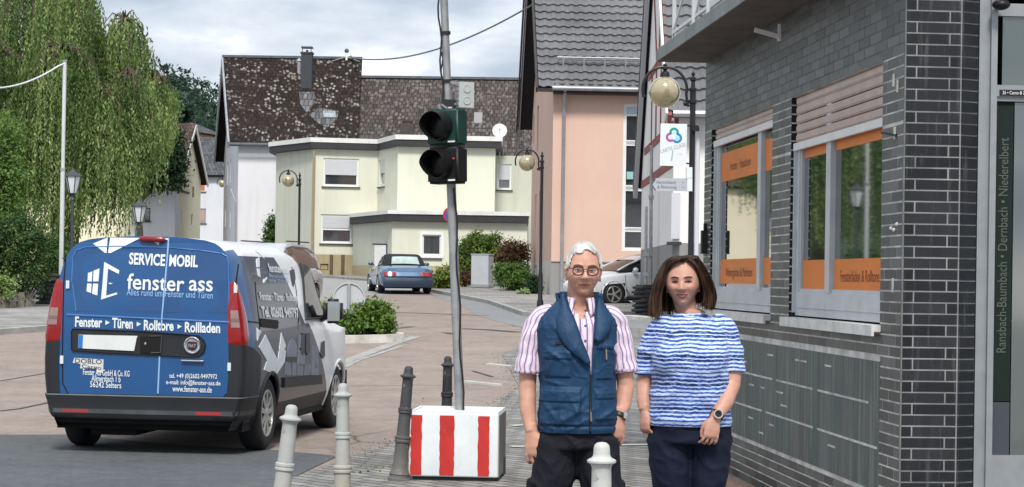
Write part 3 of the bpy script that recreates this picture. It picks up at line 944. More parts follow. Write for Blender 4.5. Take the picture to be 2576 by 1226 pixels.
m_ridge = mat('slate_ridge', (0.085, 0.095, 0.11), 0.7, var=0.3, vs=4)

def lichen_roof(name, base, spot, spot_amt, tint=None, cell=5.0, gate=(0.42, 0.60)):
    t = NT(name); uv = t.coords('UV')
    b = t.n('ShaderNodeTexBrick'); b.offset = 0.5
    b.inputs['Scale'].default_value = 1.0; b.inputs['Brick Width'].default_value = 0.22; b.inputs['Row Height'].default_value = 0.34
    b.inputs['Mortar Size'].default_value = 0.018; b.inputs['Mortar Smooth'].default_value = 0.6
    b.inputs['Color1'].default_value = (*sc(base, 0.65), 1); b.inputs['Color2'].default_value = (*sc(base, 1.45), 1); b.inputs['Mortar'].default_value = (*sc(base, 0.3), 1)
    t.l(uv, b.inputs['Vector'])
    v = t.n('ShaderNodeTexVoronoi'); v.inputs['Scale'].default_value = cell; v.inputs['Randomness'].default_value = 0.9
    uv2 = t.coords('UV', scale=(1.15, 0.66, 1))
    t.l(uv2, v.inputs['Vector'])
    cellr = t.sep(v.outputs['Color'])[0]
    on = t.math('GREATER_THAN', cellr, 1 - spot_amt)
    near = t.ramp(v.outputs['Distance'], [(0.30, 1.0), (0.52, 0.0)])
    g = t.ramp(t.noise(uv, 0.75, 5, 0.65), [(gate[0], 0.0), (gate[1], 1.0)])
    k = t.math('MULTIPLY', t.math('MULTIPLY', on, near), g)
    col = t.mix(k, b.outputs['Color'], t.mix(t.noise(uv, 9, 3), sc(spot, 0.7), sc(spot, 1.2)))
    t.set(col=col, rough=0.9, spec=0.2)
    t.bump(t.math('ADD', t.math('MULTIPLY', b.outputs['Fac'], -1.0), t.math('MULTIPLY', k, 0.4)), 0.8, 0.03)
    return t.mat
m_moss = lichen_roof('mossy_tiles', (0.020, 0.0135, 0.0115), (0.27, 0.255, 0.235), 0.60, cell=5.6)
m_brown = lichen_roof('weathered_tiles', (0.062, 0.052, 0.048), (0.15, 0.135, 0.127), 0.55, cell=4.8, gate=(0.25, 0.5))
m_greyroof = lichen_roof('grey_slates', (0.075, 0.078, 0.085), (0.12, 0.12, 0.125), 0.2)
m_redbrown = lichen_roof('brown_tiles', (0.075, 0.048, 0.04), (0.12, 0.09, 0.08), 0.3)
t = NT('grey_pantiles'); c = t.coords('Object')
k = t.mix(t.ramp(t.noise(c, 0.7, 6, 0.65), [(0.3, 0.0), (0.7, 1.0)]), (0.085, 0.086, 0.092), (0.165, 0.165, 0.172))
k = t.mix(t.math('MULTIPLY', t.ramp(t.noise(c, 5, 5, 0.7), [(0.55, 0.0), (0.7, 1.0)]), 0.4), k, (0.05, 0.05, 0.04))
t.set(col=k, rough=0.6, spec=0.4); t.bump(t.noise(c, 30, 4), 0.2, 0.01)
m_pantile = t.mat

# ---------------------------------------------------------------- white house with the mossy roof
FL = (X(597, 95)[0], 95.0); FR = (X(700, 95)[0] + 3.4, 95.0); BL = (X(561, 108)[0], 108.0); BR = (FR[0] - 2.4, 108.0)
h = thing('mossy_roof_house', 'white house with a dark steep roof speckled with pale lichen', 'house', (FL[0], FL[1], hgt(95)))
ZE, ZR = 7.95, 12.45
zg = hgt(95) - 0.3
facade(h, 'wall', FL, FR, zg, ZE, m_whitew)
RM = ((FL[0]+BL[0])/2, 101.5)
Lg = (Vector(FL)-Vector(BL)).length
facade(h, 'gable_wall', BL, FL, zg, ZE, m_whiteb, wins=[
    dict(px=(563, 415, 566, 470)), dict(px=(571, 408, 574, 465)), dict(px=(578, 402, 581, 460)), dict(px=(566, 520, 568, 570)), dict(px=(578, 525, 580, 572))], top=(Lg/2, ZR - 0.1))  # same white wall, its shade put into the greyer colour
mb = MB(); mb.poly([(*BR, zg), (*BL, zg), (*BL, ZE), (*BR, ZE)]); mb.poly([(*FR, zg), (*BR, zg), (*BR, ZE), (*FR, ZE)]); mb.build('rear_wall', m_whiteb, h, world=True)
dv = Vector((BL[0]-FL[0], 13.0, 0)).normalized()
def P3(base, along, z, dx=0): p = Vector((base[0], base[1], 0)) + dv * along; return Vector((p.x + dx, p.y, z))
sl = (ZR - ZE) / (Lg / 2)
e0 = P3(FL, -0.45, ZE - 0.45*sl, -0.45); e1 = P3(FR, -0.45, ZE - 0.45*sl, 0.3)
r0 = P3(FL, Lg/2, ZR, -0.45); r1 = P3(FR, Lg/2, ZR, 0.3); r1.x = X(905, 101.5)[0]; e1.x = X(897, 94.6)[0]
b0 = P3(FL, Lg+0.5, ZE - 0.5*sl, -0.45); b1 = P3(FR, Lg+0.5, ZE - 0.5*sl, 0.3)
up = Vector((0, 0, 0.2))
rf = roof_plane(h, 'roof', m_moss, e0+up, e1+up, r1+up, r0+up)
roof_plane(h, 'rear_roof', m_moss, b0+up, b1+up, r1+up, r0+up)
mb = MB(); mb.bar(r0 + up*1.1 + Vector((-.05,0,0)), r1 + up*1.1, 0.28, 0.12); mb.build('ridge', m_ridge, rf, world=True)
mb = MB(); sh_ = Vector((-0.06, 0, 0.05))
mb.bar(b0+sh_, r0+sh_, 0.08, 0.34); mb.bar(e0+sh_, r0+sh_, 0.08, 0.34); mb.build('bargeboard', m_zinc, rf, world=True)
mb = MB(); mb.tube([e0 + Vector((0, -0.08, 0.08)), e1 + Vector((0, -0.08, 0.08))], 0.09, 8); mb.build('gutter', m_ridge, h, world=True)
for k in range(5):
    pass
mb = MB()
for k in range(7):
    q = e0.lerp(e1, 0.25 + 0.12*k) + Vector((0, 0.2, 0.32)); mb.box(q.x-0.03, q.x+0.03, q.y, q.y+0.05, q.z-0.05, q.z+0.16)
mb.build('snow_hook', m_zinc, rf, world=True)
m_slatec = lichen_roof('slate_cladding', (0.17, 0.185, 0.21), (0.24, 0.24, 0.24), 0.4)
def on_roof(px, py):                                 # point of the front slope behind a pixel
    n = (e1 - e0).cross(r0 - e0); a, b = ray(px, py); o = Vector((0, 0, CAMZ)); d = Vector((a, 1, b))
    return o + d * ((e0 + up - o).dot(n) / d.dot(n))
cb = on_roof(770, 222); zt = at(770, 135, cb.y).z
mb = MB(); mb.box(cb.x-0.27, cb.x+0.27, cb.y, cb.y+0.6, cb.z-0.4, zt); mb.box(cb.x-0.31, cb.x+0.31, cb.y-0.04, cb.y+0.64, zt+0.001, zt+0.08)
ch = mb.build('chimney', m_slatec, rf, world=True)
mb = MB(); mb.box(cb.x-0.28, cb.x+0.28, cb.y, cb.y+0.6, zt+0.30, zt+0.36); 
for sx in (-0.22, 0.22): mb.box(cb.x+sx-0.02, cb.x+sx+0.02, cb.y+0.05, cb.y+0.08, zt+0.08, zt+0.30)
mb.box(cb.x-0.05, cb.x+0.05, cb.y+0.2, cb.y+0.3, zt+0.08, zt+0.2)
mb.build('chimney_cover', m_ridge, ch, world=True)
p = on_roof(752, 182); mb = MB(); mb.tube([p - Vector((0,0,.2)), p + Vector((0, 0, 0.55))], 0.09, 10); mb.lathe([(0.09, 0.55), (0.14, 0.56), (0.02, 0.72)], 10, c=p); mb.build('vent_pipe', m_zinc, rf, world=True)
nn = (e1 - e0).cross(r0 - e0).normalized(); nn = nn if nn.z > 0 else -nn
sdir = (r0 - e0).normalized(); xd = Vector((1, 0, 0))
q = on_roof(829, 291)
mb = MB()
for (a, b, c, d) in ((-.3, -.22, -.3, .3), (.22, .3, -.3, .3), (-.22, .22, -.3, -.22), (-.22, .22, .22, .3), (-.02, .02, -.22, .22)):
    mb.xprism([q + xd*a + sdir*c, q + xd*b + sdir*c, q + xd*b + sdir*d, q + xd*a + sdir*d], nn*0.09)
sk = mb.build('skylight', m_zinc, rf, world=True)
mb = MB(); mb.xprism([q + xd*-.22 + sdir*-.22, q + xd*.22 + sdir*-.22, q + xd*.22 + sdir*.22, q + xd*-.22 + sdir*.22], nn*0.05); mb.build('pane', mat('pale_pane', (0.3, 0.33, 0.36), 0.15), sk, world=True)
m_flash = lichen_roof('grey_flashing', (0.10, 0.10, 0.105), (0.22, 0.22, 0.22), 0.4)
mb = MB(); f_ = nn*0.012
q1 = [on_roof(*k_)+f_ for k_ in ((778, 290), (800, 310), (822, 322), (848, 300), (852, 280), (800, 272))]
mb.poly(q1, uv=[(v_.x, v_.z) for v_ in q1])
q1 = [on_roof(*k_)+f_ for k_ in ((752, 232), (755, 262), (772, 285), (790, 262), (792, 232))]
mb.poly(q1, uv=[(v_.x, v_.z) for v_ in q1])
mb.build('flashing', m_flash, rf, world=True, recalc=False)
mb = MB(); q = at(596, 535, 94.99); mb.tube([(FL[0]-0.1, 94.9, zg), (FL[0]-0.1, 94.9, 5.0), (FL[0]-0.35, 95.0, 5.6)], 0.06, 8); mb.build('downpipe', m_zinc, h, world=True)
# mast carrying the service cable
mp = Vector((X(866, 101.5)[0], 101.4, ZR + 0.2)); mt = at(865, 138, 101.4).z
mast = thing('roof_mast', 'thin white mast with stays on the ridge of the mossy roof', 'mast', mp)
mb = MB(); mb.tube([mp - Vector((0,0,.3)), (mp.x, mp.y, mt+.15)], 0.06, 8); mb.build('pole', m_white, mast, world=True)
mb = MB(); mb.sphere((mp.x, mp.y, mt+.2), .12, 8, 6); mb.sphere((mp.x+.2, mp.y, mt-.15), .11, 8, 6); mb.bar((mp.x-.15, mp.y, mt-.12), (mp.x+.25, mp.y, mt-.12), .05, .05); mb.build('insulator', m_ridge, mast, world=True)
mb = MB(); mb.tube([(mp.x, mp.y, mt-.1), (mp.x+.7, mp.y-.4, mp.z-.2)], .02, 6); mb.tube([(mp.x, mp.y, mt-.1), (mp.x-.7, mp.y-.4, mp.z-.2)], .02, 6); mb.build('stay', m_zinc, mast, world=True)

# ---------------------------------------------------------------- house with the weathered roof behind the yellow one
yh0, yh1 = 93.5, 107.0
xl, xr = X(884, 100)[0], X(1400, 95)[0]
h2 = thing('weathered_roof_house', 'long house with a weathered grey brown tiled roof behind the yellow house', 'house', (xl, yh0+1, hgt(95)))
mb = MB(); mb.prism([(xl+0.2, yh0+.6), (xr-0.2, yh0+.6), (xr-0.2, yh1-.6), (xl+0.2, yh1-.6)], hgt(93)-0.3, 6.6, top=False); 
for x_ in (xl+0.2, xr-0.2): mb.poly([(x_, yh0+.6, 6.6), (x_, yh1-.6, 6.6), (x_, (yh0+yh1)/2, 11.1)])
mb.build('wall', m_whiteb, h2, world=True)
zr2 = 11.55; zen = 6.3
rf2 = roof_plane(h2, 'roof', m_brown, (xl, yh0, zen), (xr, yh0, zen), (xr, (yh0+yh1)/2, zr2), (xl, (yh0+yh1)/2, zr2))
roof_plane(h2, 'rear_roof', m_brown, (xl, yh1, zen), (xr, yh1, zen), (xr, (yh0+yh1)/2, zr2), (xl, (yh0+yh1)/2, zr2))
mb = MB(); mb.bar((xl, (yh0+yh1)/2, zr2+.05), (xr, (yh0+yh1)/2, zr2+.05), .3, .12); mb.build('ridge', m_ridge, rf2, world=True)
def on_roof2(px, py):
    e_, r_, x_ = Vector((xl, yh0, zen)), Vector((xl, (yh0+yh1)/2, zr2)), Vector((1, 0, 0)); n = x_.cross(r_ - e_); a, b = ray(px, py); o = Vector((0, 0, CAMZ)); d = Vector((a, 1, b))
    return o + d * ((e_ - o).dot(n) / d.dot(n))
q = on_roof2(1024, 344); mb = MB(); mb.box(q.x-.32, q.x+.32, q.y-.1, q.y+.6, q.z-.2, q.z+.62); mb.box(q.x-.26, q.x+.26, q.y, q.y+.5, q.z+.72, q.z+.80)
for sx in (-.2, .2): mb.box(q.x+sx-.03, q.x+sx+.03, q.y+.1, q.y+.2, q.z+.6, q.z+.73)
mb.build('chimney', mat('sooty_chimney', (0.06, 0.05, 0.048), .9, var=.3), rf2, world=True)
q = on_roof2(1203, 305); mb = MB(); mb.box(q.x-.2, q.x+.2, q.y-.15, q.y+.35, q.z-.1, q.z+.42); mb.build('skylight', mat('pale_skylight', (0.34, 0.34, 0.34), .5), rf2, world=True)

# ---------------------------------------------------------------- yellow house
zb = 0.9
A = X(692, 89.5); B = X(788, 86.0); Cc = X(948, 86.6); D = X(998, 83.6); E = X(1243, 84.0); E2 = (E[0], 87.0); G = (X(1345, 87)[0], 87.0)
yh = thing('yellow_house', 'pale yellow flat roofed house with stepped front and white framed windows', 'house', (B[0], B[1], hgt(86)))
ZT = 7.02
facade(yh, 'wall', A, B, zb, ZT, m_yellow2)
facade(yh, 'wall', B, Cc, zb + 1.3, ZT, m_yellow, wins=[
    dict(px=(813, 399, 903, 470), blind=0.60, sill=m_sill_d, frame=0.10), dict(px=(807, 540, 887, 613), blind=0.46, sill=m_sill_d, frame=0.10, bars=(0.5,), pane=None)])
facade(yh, 'wall', Cc, D, zb, ZT, m_yellow, wins=[dict(px=(953, 403, 968, 470), blind=0.5, sill=m_sill_d, frame=0.12)])
facade(yh, 'wall', D, E, zb, ZT, m_yellow)
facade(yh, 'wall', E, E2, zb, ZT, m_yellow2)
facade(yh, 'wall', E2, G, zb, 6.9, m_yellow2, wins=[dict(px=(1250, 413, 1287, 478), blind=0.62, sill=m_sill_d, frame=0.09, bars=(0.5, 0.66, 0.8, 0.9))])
mb = MB(); bk = 93.0
mb.poly([(*G, zb), (G[0], bk, zb), (G[0], bk, 6.9), (*G, 6.9)]); mb.poly([(A[0], A[1], zb), (A[0], bk, zb), (A[0], bk, ZT), (A[0], A[1], ZT)]); mb.poly([(A[0], bk, zb), (G[0], bk, zb), (G[0], bk, ZT), (A[0], bk, ZT)])
mb.build('rear_wall', m_yellow2, yh, world=True)
mb = MB(); mb.xprism([(*B, zb), (*Cc, zb), (*Cc, zb+1.3), (*B, zb+1.3)], (0, 0.3, 0)); mb.build('plinth', m_stone, yh, world=True)
# sandy plinth facing with cellar window
pw = [dict(px=(806, 664, 826, 680), frame=0.03, fm=m_barge)]
P0, P1 = (B[0]+.02, B[1]-.06), (Cc[0], Cc[1]-.06)
zpl = line_uz(840, 641, P0, P1)[1]
facade(yh, 'plinth_facing', P0, P1, zb, zpl, m_stone, wins=pw)
# roofs: dark fascia band with white capping
def flat_roof(pts, z0, zf, zc, parent, out=0.22):
    o1 = pts
    mb = MB(); mb.prism(o1, z0, z0 + zf); f = mb.build('fascia', m_fascia, parent, world=True)
    c0 = Vector((sum(p[0] for p in o1)/len(o1), sum(p[1] for p in o1)/len(o1)))
    o2 = [tuple(c0 + (Vector(p) - c0) * 1.004 + (Vector(p)-c0).normalized()*0.03) for p in o1]
    mb = MB(); mb.prism(o2, z0 + zf + 0.002, z0 + zf + zc); mb.build('capping', m_cap, f, world=True)
    return f
ov = 0.28
flat_roof([(A[0]-ov, A[1]-ov), (B[0]-ov*.4, B[1]-ov), (Cc[0], Cc[1]-ov), (D[0]-.1, D[1]-ov), (X(1258, 84)[0], E[1]-ov), (X(1258, 84)[0], 87.3), (X(1258, 84)[0], 93.2), (A[0]-ov, 93.2)], ZT + 0.01, 0.27, 0.2, yh)
# ground floor projection
Pa = X(888, 86.0); Pb = X(986, 80.4); Pc = X(1326, 80.8); Pd = (Pc[0], 84.6)
zp = 3.78
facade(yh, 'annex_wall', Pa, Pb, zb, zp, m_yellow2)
facade(yh, 'annex_wall', Pb, Pc, zb, zp, m_yellow, wins=[dict(px=(1063, 591, 1109, 642), surround=0.12, sill=m_sill_d, frame=0.05, fm=m_wframe)])
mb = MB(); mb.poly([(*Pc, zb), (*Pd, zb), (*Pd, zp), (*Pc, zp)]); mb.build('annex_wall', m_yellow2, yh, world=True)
flat_roof([(Pa[0]-.15, Pa[1]-.1), (Pb[0]-.15, Pb[1]-ov), (Pc[0]+.05, Pc[1]-ov), (Pd[0]+.05, 86.9), (D[0]+.1, 86.9), (Pa[0]-.1, 86.45)], zp + .01, 0.28, 0.16, yh)
P0, P1 = (Pb[0], Pb[1]-.05), (Pc[0], Pc[1]-.05)
zpl2 = line_uz(1000, 668, P0, P1)[1]
facade(yh, 'plinth_facing', P0, P1, zb, zpl2, m_stone)
P0, P1 = (Pa[0]-.03, Pa[1]-.05), (Pb[0]-.03, Pb[1]-.05)
facade(yh, 'plinth_facing', P0, P1, zb, zpl2, m_stone)
mb = MB(); bx = X(787, 85.9); mb.tube([(bx[0], bx[1]-.12, zb+.6), (bx[0], bx[1]-.12, 4.2), (bx[0]+.02, bx[1]-.14, ZT-.1)], .06, 8); mb.build('downpipe', mat('ochre_pipe', (0.27, 0.22, 0.13), .6), yh, world=True)
for px_ in (833, 862):
    bx = gnd(px_, 697); mb = MB()
    p = thing('pipe_post', 'rusty brown upright post before the sandy plinth of the yellow house', 'post', bx, group='rusty posts at the yellow house')
    mb.tube([bx - Vector((0, 0, .05)), (bx.x, bx.y, at(px_, 641, bx.y).z)], .075, 8); mb.tube([(bx.x, bx.y, bx.z), (bx.x, bx.y, bx.z+.04)], .14, 8); mb.build('post_body', mat('rust', (0.11, 0.075, 0.045), .8, var=.3), p, world=True)
# grey-white meter cabinet against the annex
bx = gnd(961, 672); Yc = bx.y
p0, p1 = at(944, 668, 81.6), at(981, 617, 81.6)
mc = thing('meter_cabinet', 'pale grey cabinet with a dark side standing against the yellow annex', 'cabinet', (p0.x, 81.4, p0.z))
mb = MB(); mb.box(p0.x, p1.x-.12, 81.0, 81.3, p0.z-.5, p1.z); mb.build('cabinet_body', mat('cabinet_white', (0.55, 0.55, 0.56), .5, var=.08), mc, world=True)
mb = MB(); mb.box(p1.x-.118, p1.x, 81.0, 81.32, p0.z-.5, p1.z+.02); mb.box(p0.x-.1, p1.x-.119, 80.98, 81.32, p1.z+.002, p1.z+.05); mb.build('cabinet_frame', m_fascia, mc, world=True)
# satellite dish
dp = at(1257, 330, 86.2)
ds = thing('satellite_dish', 'round white satellite dish on a pole above the yellow house', 'satellite dish', (dp.x, 86.4, ZT))
mb = MB(); mb.tube([(dp.x, 86.5, ZT-.3), (dp.x, 86.5, dp.z+.1)], .035, 8); mb.build('pole', m_zinc, ds, world=True)
Md = Matrix.Translation(dp) @ Matrix.Rotation(rad(78), 4, 'X') @ Matrix.Rotation(rad(0), 4, 'Y')
mb = MB(); mb.lathe([(0.0, -.0), (.12, .01), (.22, .04), (.31, .085), (.315, .07), (.22, .02), (0.0, -.03)], 24, M=Md); mb.build('reflector', m_white, ds, world=True, smooth=40)
mb = MB(); mb.tube([Md @ Vector((0, -.3, .06)), Md @ Vector((0, -.05, .42))], .014, 6); mb.sphere(Md @ Vector((0, -.05, .42)), .045, 8, 6); mb.build('receiver', m_zinc, ds, world=True)

# ---------------------------------------------------------------- peach house
PA = X(1386, 62, 700); PB = (PA[0] + 5.2, 62.35); PC = (X(1334, 73, 700)[0], 73.0); PD = (PC[0] + 5.2, 73.3)
ph = thing('peach_house', 'tall peach coloured house with grey pantiles and a grey plinth', 'house', (PA[0], PA[1], hgt(62)))
zE = line_uz(1400, 238, PA, PB)[1]
zpl = line_uz(1400, 657, PA, PB)[1]
zb = hgt(62) - 0.4
strip_w = [dict(px=(1566, 262, 1642, 632), frame=0.11, bars=(0.728, 0.735, 0.742, 0.420, 0.428, 0.436, 0.142, 0.150, 0.93))]
facade(ph, 'wall', PA, PB, zpl, zE + .3, m_peach, wins=strip_w)
facade(ph, 'plinth', PA, PB, zb, zpl - .03, m_plinth)
mb = MB(); pl = placer(PA, PB); mb.xprism([pl(0, .03, zpl-.03), pl(5.2, .03, zpl-.03), pl(5.2, .03, zpl), pl(0, .03, zpl)], (0, .1, 0)); mb.build('plinth_ledge', m_plinth, ph, world=True)
Lp = (Vector(PA)-Vector(PC)).length
facade(ph, 'gable_wall', PC, PA, zpl, zE + .3, m_peach, wins=[
    dict(px=(1341, 290, 1344, 360), frame=.02), dict(px=(1351, 265, 1355, 380), frame=.02), dict(px=(1346, 490, 1349, 590), frame=.02), dict(px=(1356, 480, 1360, 600), frame=.02)], top=(Lp/2, zE + .3 + Lp/2*1.15))
facade(ph, 'gable_plinth', PC, PA, zb, zpl, render_wall('pale_plinth', (.55, .52, .48), .3), wins=[dict(px=(1346, 668, 1350, 692), frame=.02)])
mb = MB(); mb.poly([(*PB, zb), (*PD, zb), (*PD, zE), (*PB, zE)]); mb.poly([(*PD, zb), (*PC, zb), (*PC, zE), (*PD, zE)]); mb.build('rear_wall', m_peach, ph, world=True)
dv = Vector((PC[0]-PA[0], PC[1]-PA[1], 0)).normalized(); ud = Vector((PB[0]-PA[0], PB[1]-PA[1], 0)).normalized()
O = Vector((PA[0], PA[1], 0)); s_ = 1.15; hl = Lp/2
def Q(u, v, z): p = O + ud*u + dv*v; return Vector((p.x, p.y, z))
ul = -0.50; zz = zE + .42
e0, e1, r0, r1 = Q(ul, -.5, zz-.5*s_+.3), Q(5.4, -.5, zz-.5*s_+.3), Q(ul, hl, zz+hl*s_+.0), Q(5.4, hl, zz+hl*s_)
rfp = tile_geo(ph, 'roof', m_pantile, e0, e1, r1, r0, tw=0.30, th=0.36, amp=.05, lip=.055)
b0, b1 = Q(ul, Lp+.5, zz-.5*s_), Q(5.4, Lp+.5, zz-.5*s_)
roof_plane(ph, 'rear_roof', m_greyroof, b0, b1, r1, r0)
mb = MB(); k = Vector((-.05, 0, -.12)); mb.bar(b0+k, r0+k, .06, .24); mb.build('bargeboard', m_barge, rfp, world=True)
mb = MB(); k = Vector((-.02, 0, -.25)); mb.bar(b0+k+Vector((.06,0,0)), r0+k+Vector((.06,0,0)), .04, .20); mb.build('soffit_board', m_zinc, rfp, world=True)
mb = MB(); k = Vector((-.05, 0, -.06)); mb.bar(e0+k, r0+k, .06, .2); mb.build('front_bargeboard', m_barge, rfp, world=True)
mb = MB(); pl = placer(PA, PB)
mb.xprism([pl(-.02, .02, zE-.0), pl(5.25, .02, zE), pl(5.25, .02, zE+.30), pl(-.02, .02, zE+.30)], tuple(-dv*.45)); mb.build('eaves_board', m_barge, rfp, world=True)
mb = MB(); mb.tube([e0 + Vector((.42, -.06, .0)), e1 + Vector((0, -.06, .0))], .075, 10); gu = mb.build('gutter', m_zinc, ph, world=True, smooth=40)
q = line_uz(1419, 230, PA, PB); q2 = line_uz(1411, 650, PA, PB)
mb = MB(); mb.tube([Q(q[0], -.55, zE+.22), Q(q[0], -.14, zE-.35), Q(q[0], -.10, zpl), Q(q[0], -.10, zb)], .055, 8); mb.build('downpipe', m_zinc, ph, world=True, smooth=40)
nrm = (e1-e0).cross(r0-e0).normalized(); nrm = nrm if nrm.z > 0 else -nrm
sd = (r0-e0).normalized()
def ontile(px, py):
    a, b = ray(px, py); o = Vector((0, 0, CAMZ)); d = Vector((a, 1, b)); return o + d*((e0-o).dot(nrm)/d.dot(nrm))
g0, g1 = ontile(1400, 160), ontile(1660, 165)
mb = MB(); mb.tube([g0+nrm*.26, g1+nrm*.26], .028, 6); mb.tube([g0+nrm*.16, g1+nrm*.16], .02, 6)
for k in range(5):
    p = g0.lerp(g1, .06+.2*k); mb.bar(p+nrm*.02-sd*.22, p+nrm*.28, .045, .02)
mb.build('snow_guard', m_zinc, rfp, world=True)
tq = mat('turquoise_panel', (0.27, 0.47, 0.47), .4)
a = line_uz(1577, 432, PA, PB); b = line_uz(1640, 452, PA, PB)
mb = MB(); mb.xprism([pl(a[0], -.045, b[1]), pl(b[0], -.045, b[1]), pl(b[0], -.045, a[1]), pl(a[0], -.045, a[1])], tuple(-dv*-.008)); mb.build('window_panel', tq, ph, world=True)
a = line_uz(1577, 268, PA, PB); b = line_uz(1640, 288, PA, PB)
mb = MB(); mb.xprism([pl(a[0], -.045, b[1]), pl(b[0], -.045, b[1]), pl(b[0], -.045, a[1]), pl(a[0], -.045, a[1])], tuple(-dv*-.008)); mb.build('window_panel', mat('pale_blue_panel', (0.42, 0.50, 0.58), .4), ph, world=True)

# ---------------------------------------------------------------- half-timbered house
HX = 3.62; H0, H1 = 45.0, 56.0; HZ = 5.55; HZb = 4.6
hh = thing('half_timbered_house', 'white half timbered house with dark red beams and a grey tiled roof', 'house', (HX, H0, hgt(45)))
m_beam = mat('oxblood_beam', (0.26, 0.075, 0.066), .75, var=.25, vs=5, bump=.3)
m_htw = render_wall('white_panel', (0.74, 0.725, 0.71), .10)
zb = hgt(45) - .3
zpl = at(1700, 612, 45).z
facade(hh, 'wall', (HX, H0), (HX+6, H0), zpl, HZ, m_htw)
facade(hh, 'plinth', (HX, H0), (HX+6, H0), zb, zpl-.01, m_plinth)
mb = MB(); mid = (H0+H1)/2; ZRh = HZ + 6.3
mb.poly([(HX, H1, zpl), (HX, H0, zpl), (HX, H0, HZ), (HX, mid, ZRh), (HX, H1, HZb)]); mb.build('gable_wall', m_htw, hh, world=True)
mb = MB(); mb.poly([(HX, H1, zb), (HX, H0, zb), (HX, H0, zpl-.01), (HX, H1, zpl-.01)]); mb.build('gable_plinth', m_plinth, hh, world=True)
mb = MB(); mb.poly([(HX, H1, zb), (HX+6, H1, zb), (HX+6, H1, HZb), (HX, H1, HZb)]); mb.poly([(HX+6, H0, zb), (HX+6, H1, zb), (HX+6, H1, HZb), (HX+6, H0, HZ)]); mb.build('rear_wall', m_htw, hh, world=True)
xo = HX - .17
e0, e1 = Vector((xo, H0-.5, HZ-.25)), Vector((HX+6.2, H0-.5, HZ-.25)); r0, r1 = Vector((xo, mid, ZRh+.2)), Vector((HX+6.2, mid, ZRh+.2)); b0, b1 = Vector((xo, H1+.5, HZb-.35)), Vector((HX+6.2, H1+.5, HZb-.35))
rfh = tile_geo(hh, 'roof', m_pantile, e0, e1, r1, r0, tw=.28, th=.36, amp=.05, lip=.055)
roof_plane(hh, 'rear_roof', m_greyroof, b0, b1, r1, r0)
k = Vector((-.03, 0, -.1))
mb = MB(); mb.bar(b0+k, r0+k, .05, .20); mb.build('bargeboard', m_barge, rfh, world=True)
mb = MB(); k = Vector((.02, 0, -.31)); mb.bar(b0+k, r0+k, .12, .26); mb.build('verge_soffit', mat('grey_soffit', (.40, .41, .43), .7), rfh, world=True)
mb = MB(); k = Vector((-.04, 0, -.10)); mb.bar(e0+k, r0+k, .05, .26); mb.build('bargeboard', m_white, rfh, world=True)
mb = MB(); k = Vector((.03, 0, -.16)); mb.bar(e0+k, r0+k, .09, .30); mb.build('bargeboard', m_beam, rfh, world=True)
mb = MB(); mb.tube([e0+Vector((.1, -.08, -.02)), e1+Vector((0, -.08, -.02))], .08, 8); mb.build('gutter', m_zinc, hh, world=True)
q = X(1752, 44.85); mb = MB(); mb.tube([(q[0], 44.85, HZ-.4), (q[0], 44.85, zb)], .05, 8); mb.build('downpipe', m_whiteb, hh, world=True)
mb = MB(); xb = HX - .012
def gbeam(y0, z0, y1, z1, w=.17): mb.bar((xb, y0, z0), (xb, y1, z1), w, .03, up=(-1, 0, 0))
gbeam(H0+.1, 4.22, H1-.1, 4.22, .19); gbeam(H0+.1, 5.08, H1-1.2, 5.08, .19); gbeam(H0+1.5, 7.0, H1-2.5, 7.0, .2)
for y in (H0+.8, H0+2.4, H0+4, H0+5.6, H0+7.2): gbeam(y, 5.08, y, 7.0, .15)
gbeam(H0+4.7, 7.0, H0+4.7, 9.6, .17); gbeam(H0+5.5, 7.0, H0+6.8, 9.0, .15)
mb.build('timber_frame', m_beam, hh, world=True)
mb = MB(); mb.box(HX+.003, HX+.10, H0-.022, H0-.002, 4.4, 5.3);
mb.build('timber_frame', m_beam, hh, world=True)
# door canopy and recessed doorway on the front
q0 = at(1693, 606, 44.9); 
mb = MB(); mb.box(q0.x-.14, q0.x+.16, 44.5, 44.98, q0.z-.1, q0.z-.03); mb.build('door_canopy', m_fascia, hh, world=True)
a0, a1 = at(1688, 612, 44.9), at(1712, 485, 44.9)
mb = MB(); mb.box(a0.x, a1.x, 44.93, 44.99, a0.z+.1, a1.z); mb.build('blind_panel', mat('grey_panel', (.50, .51, .54), .6, streak=.2), hh, world=True)

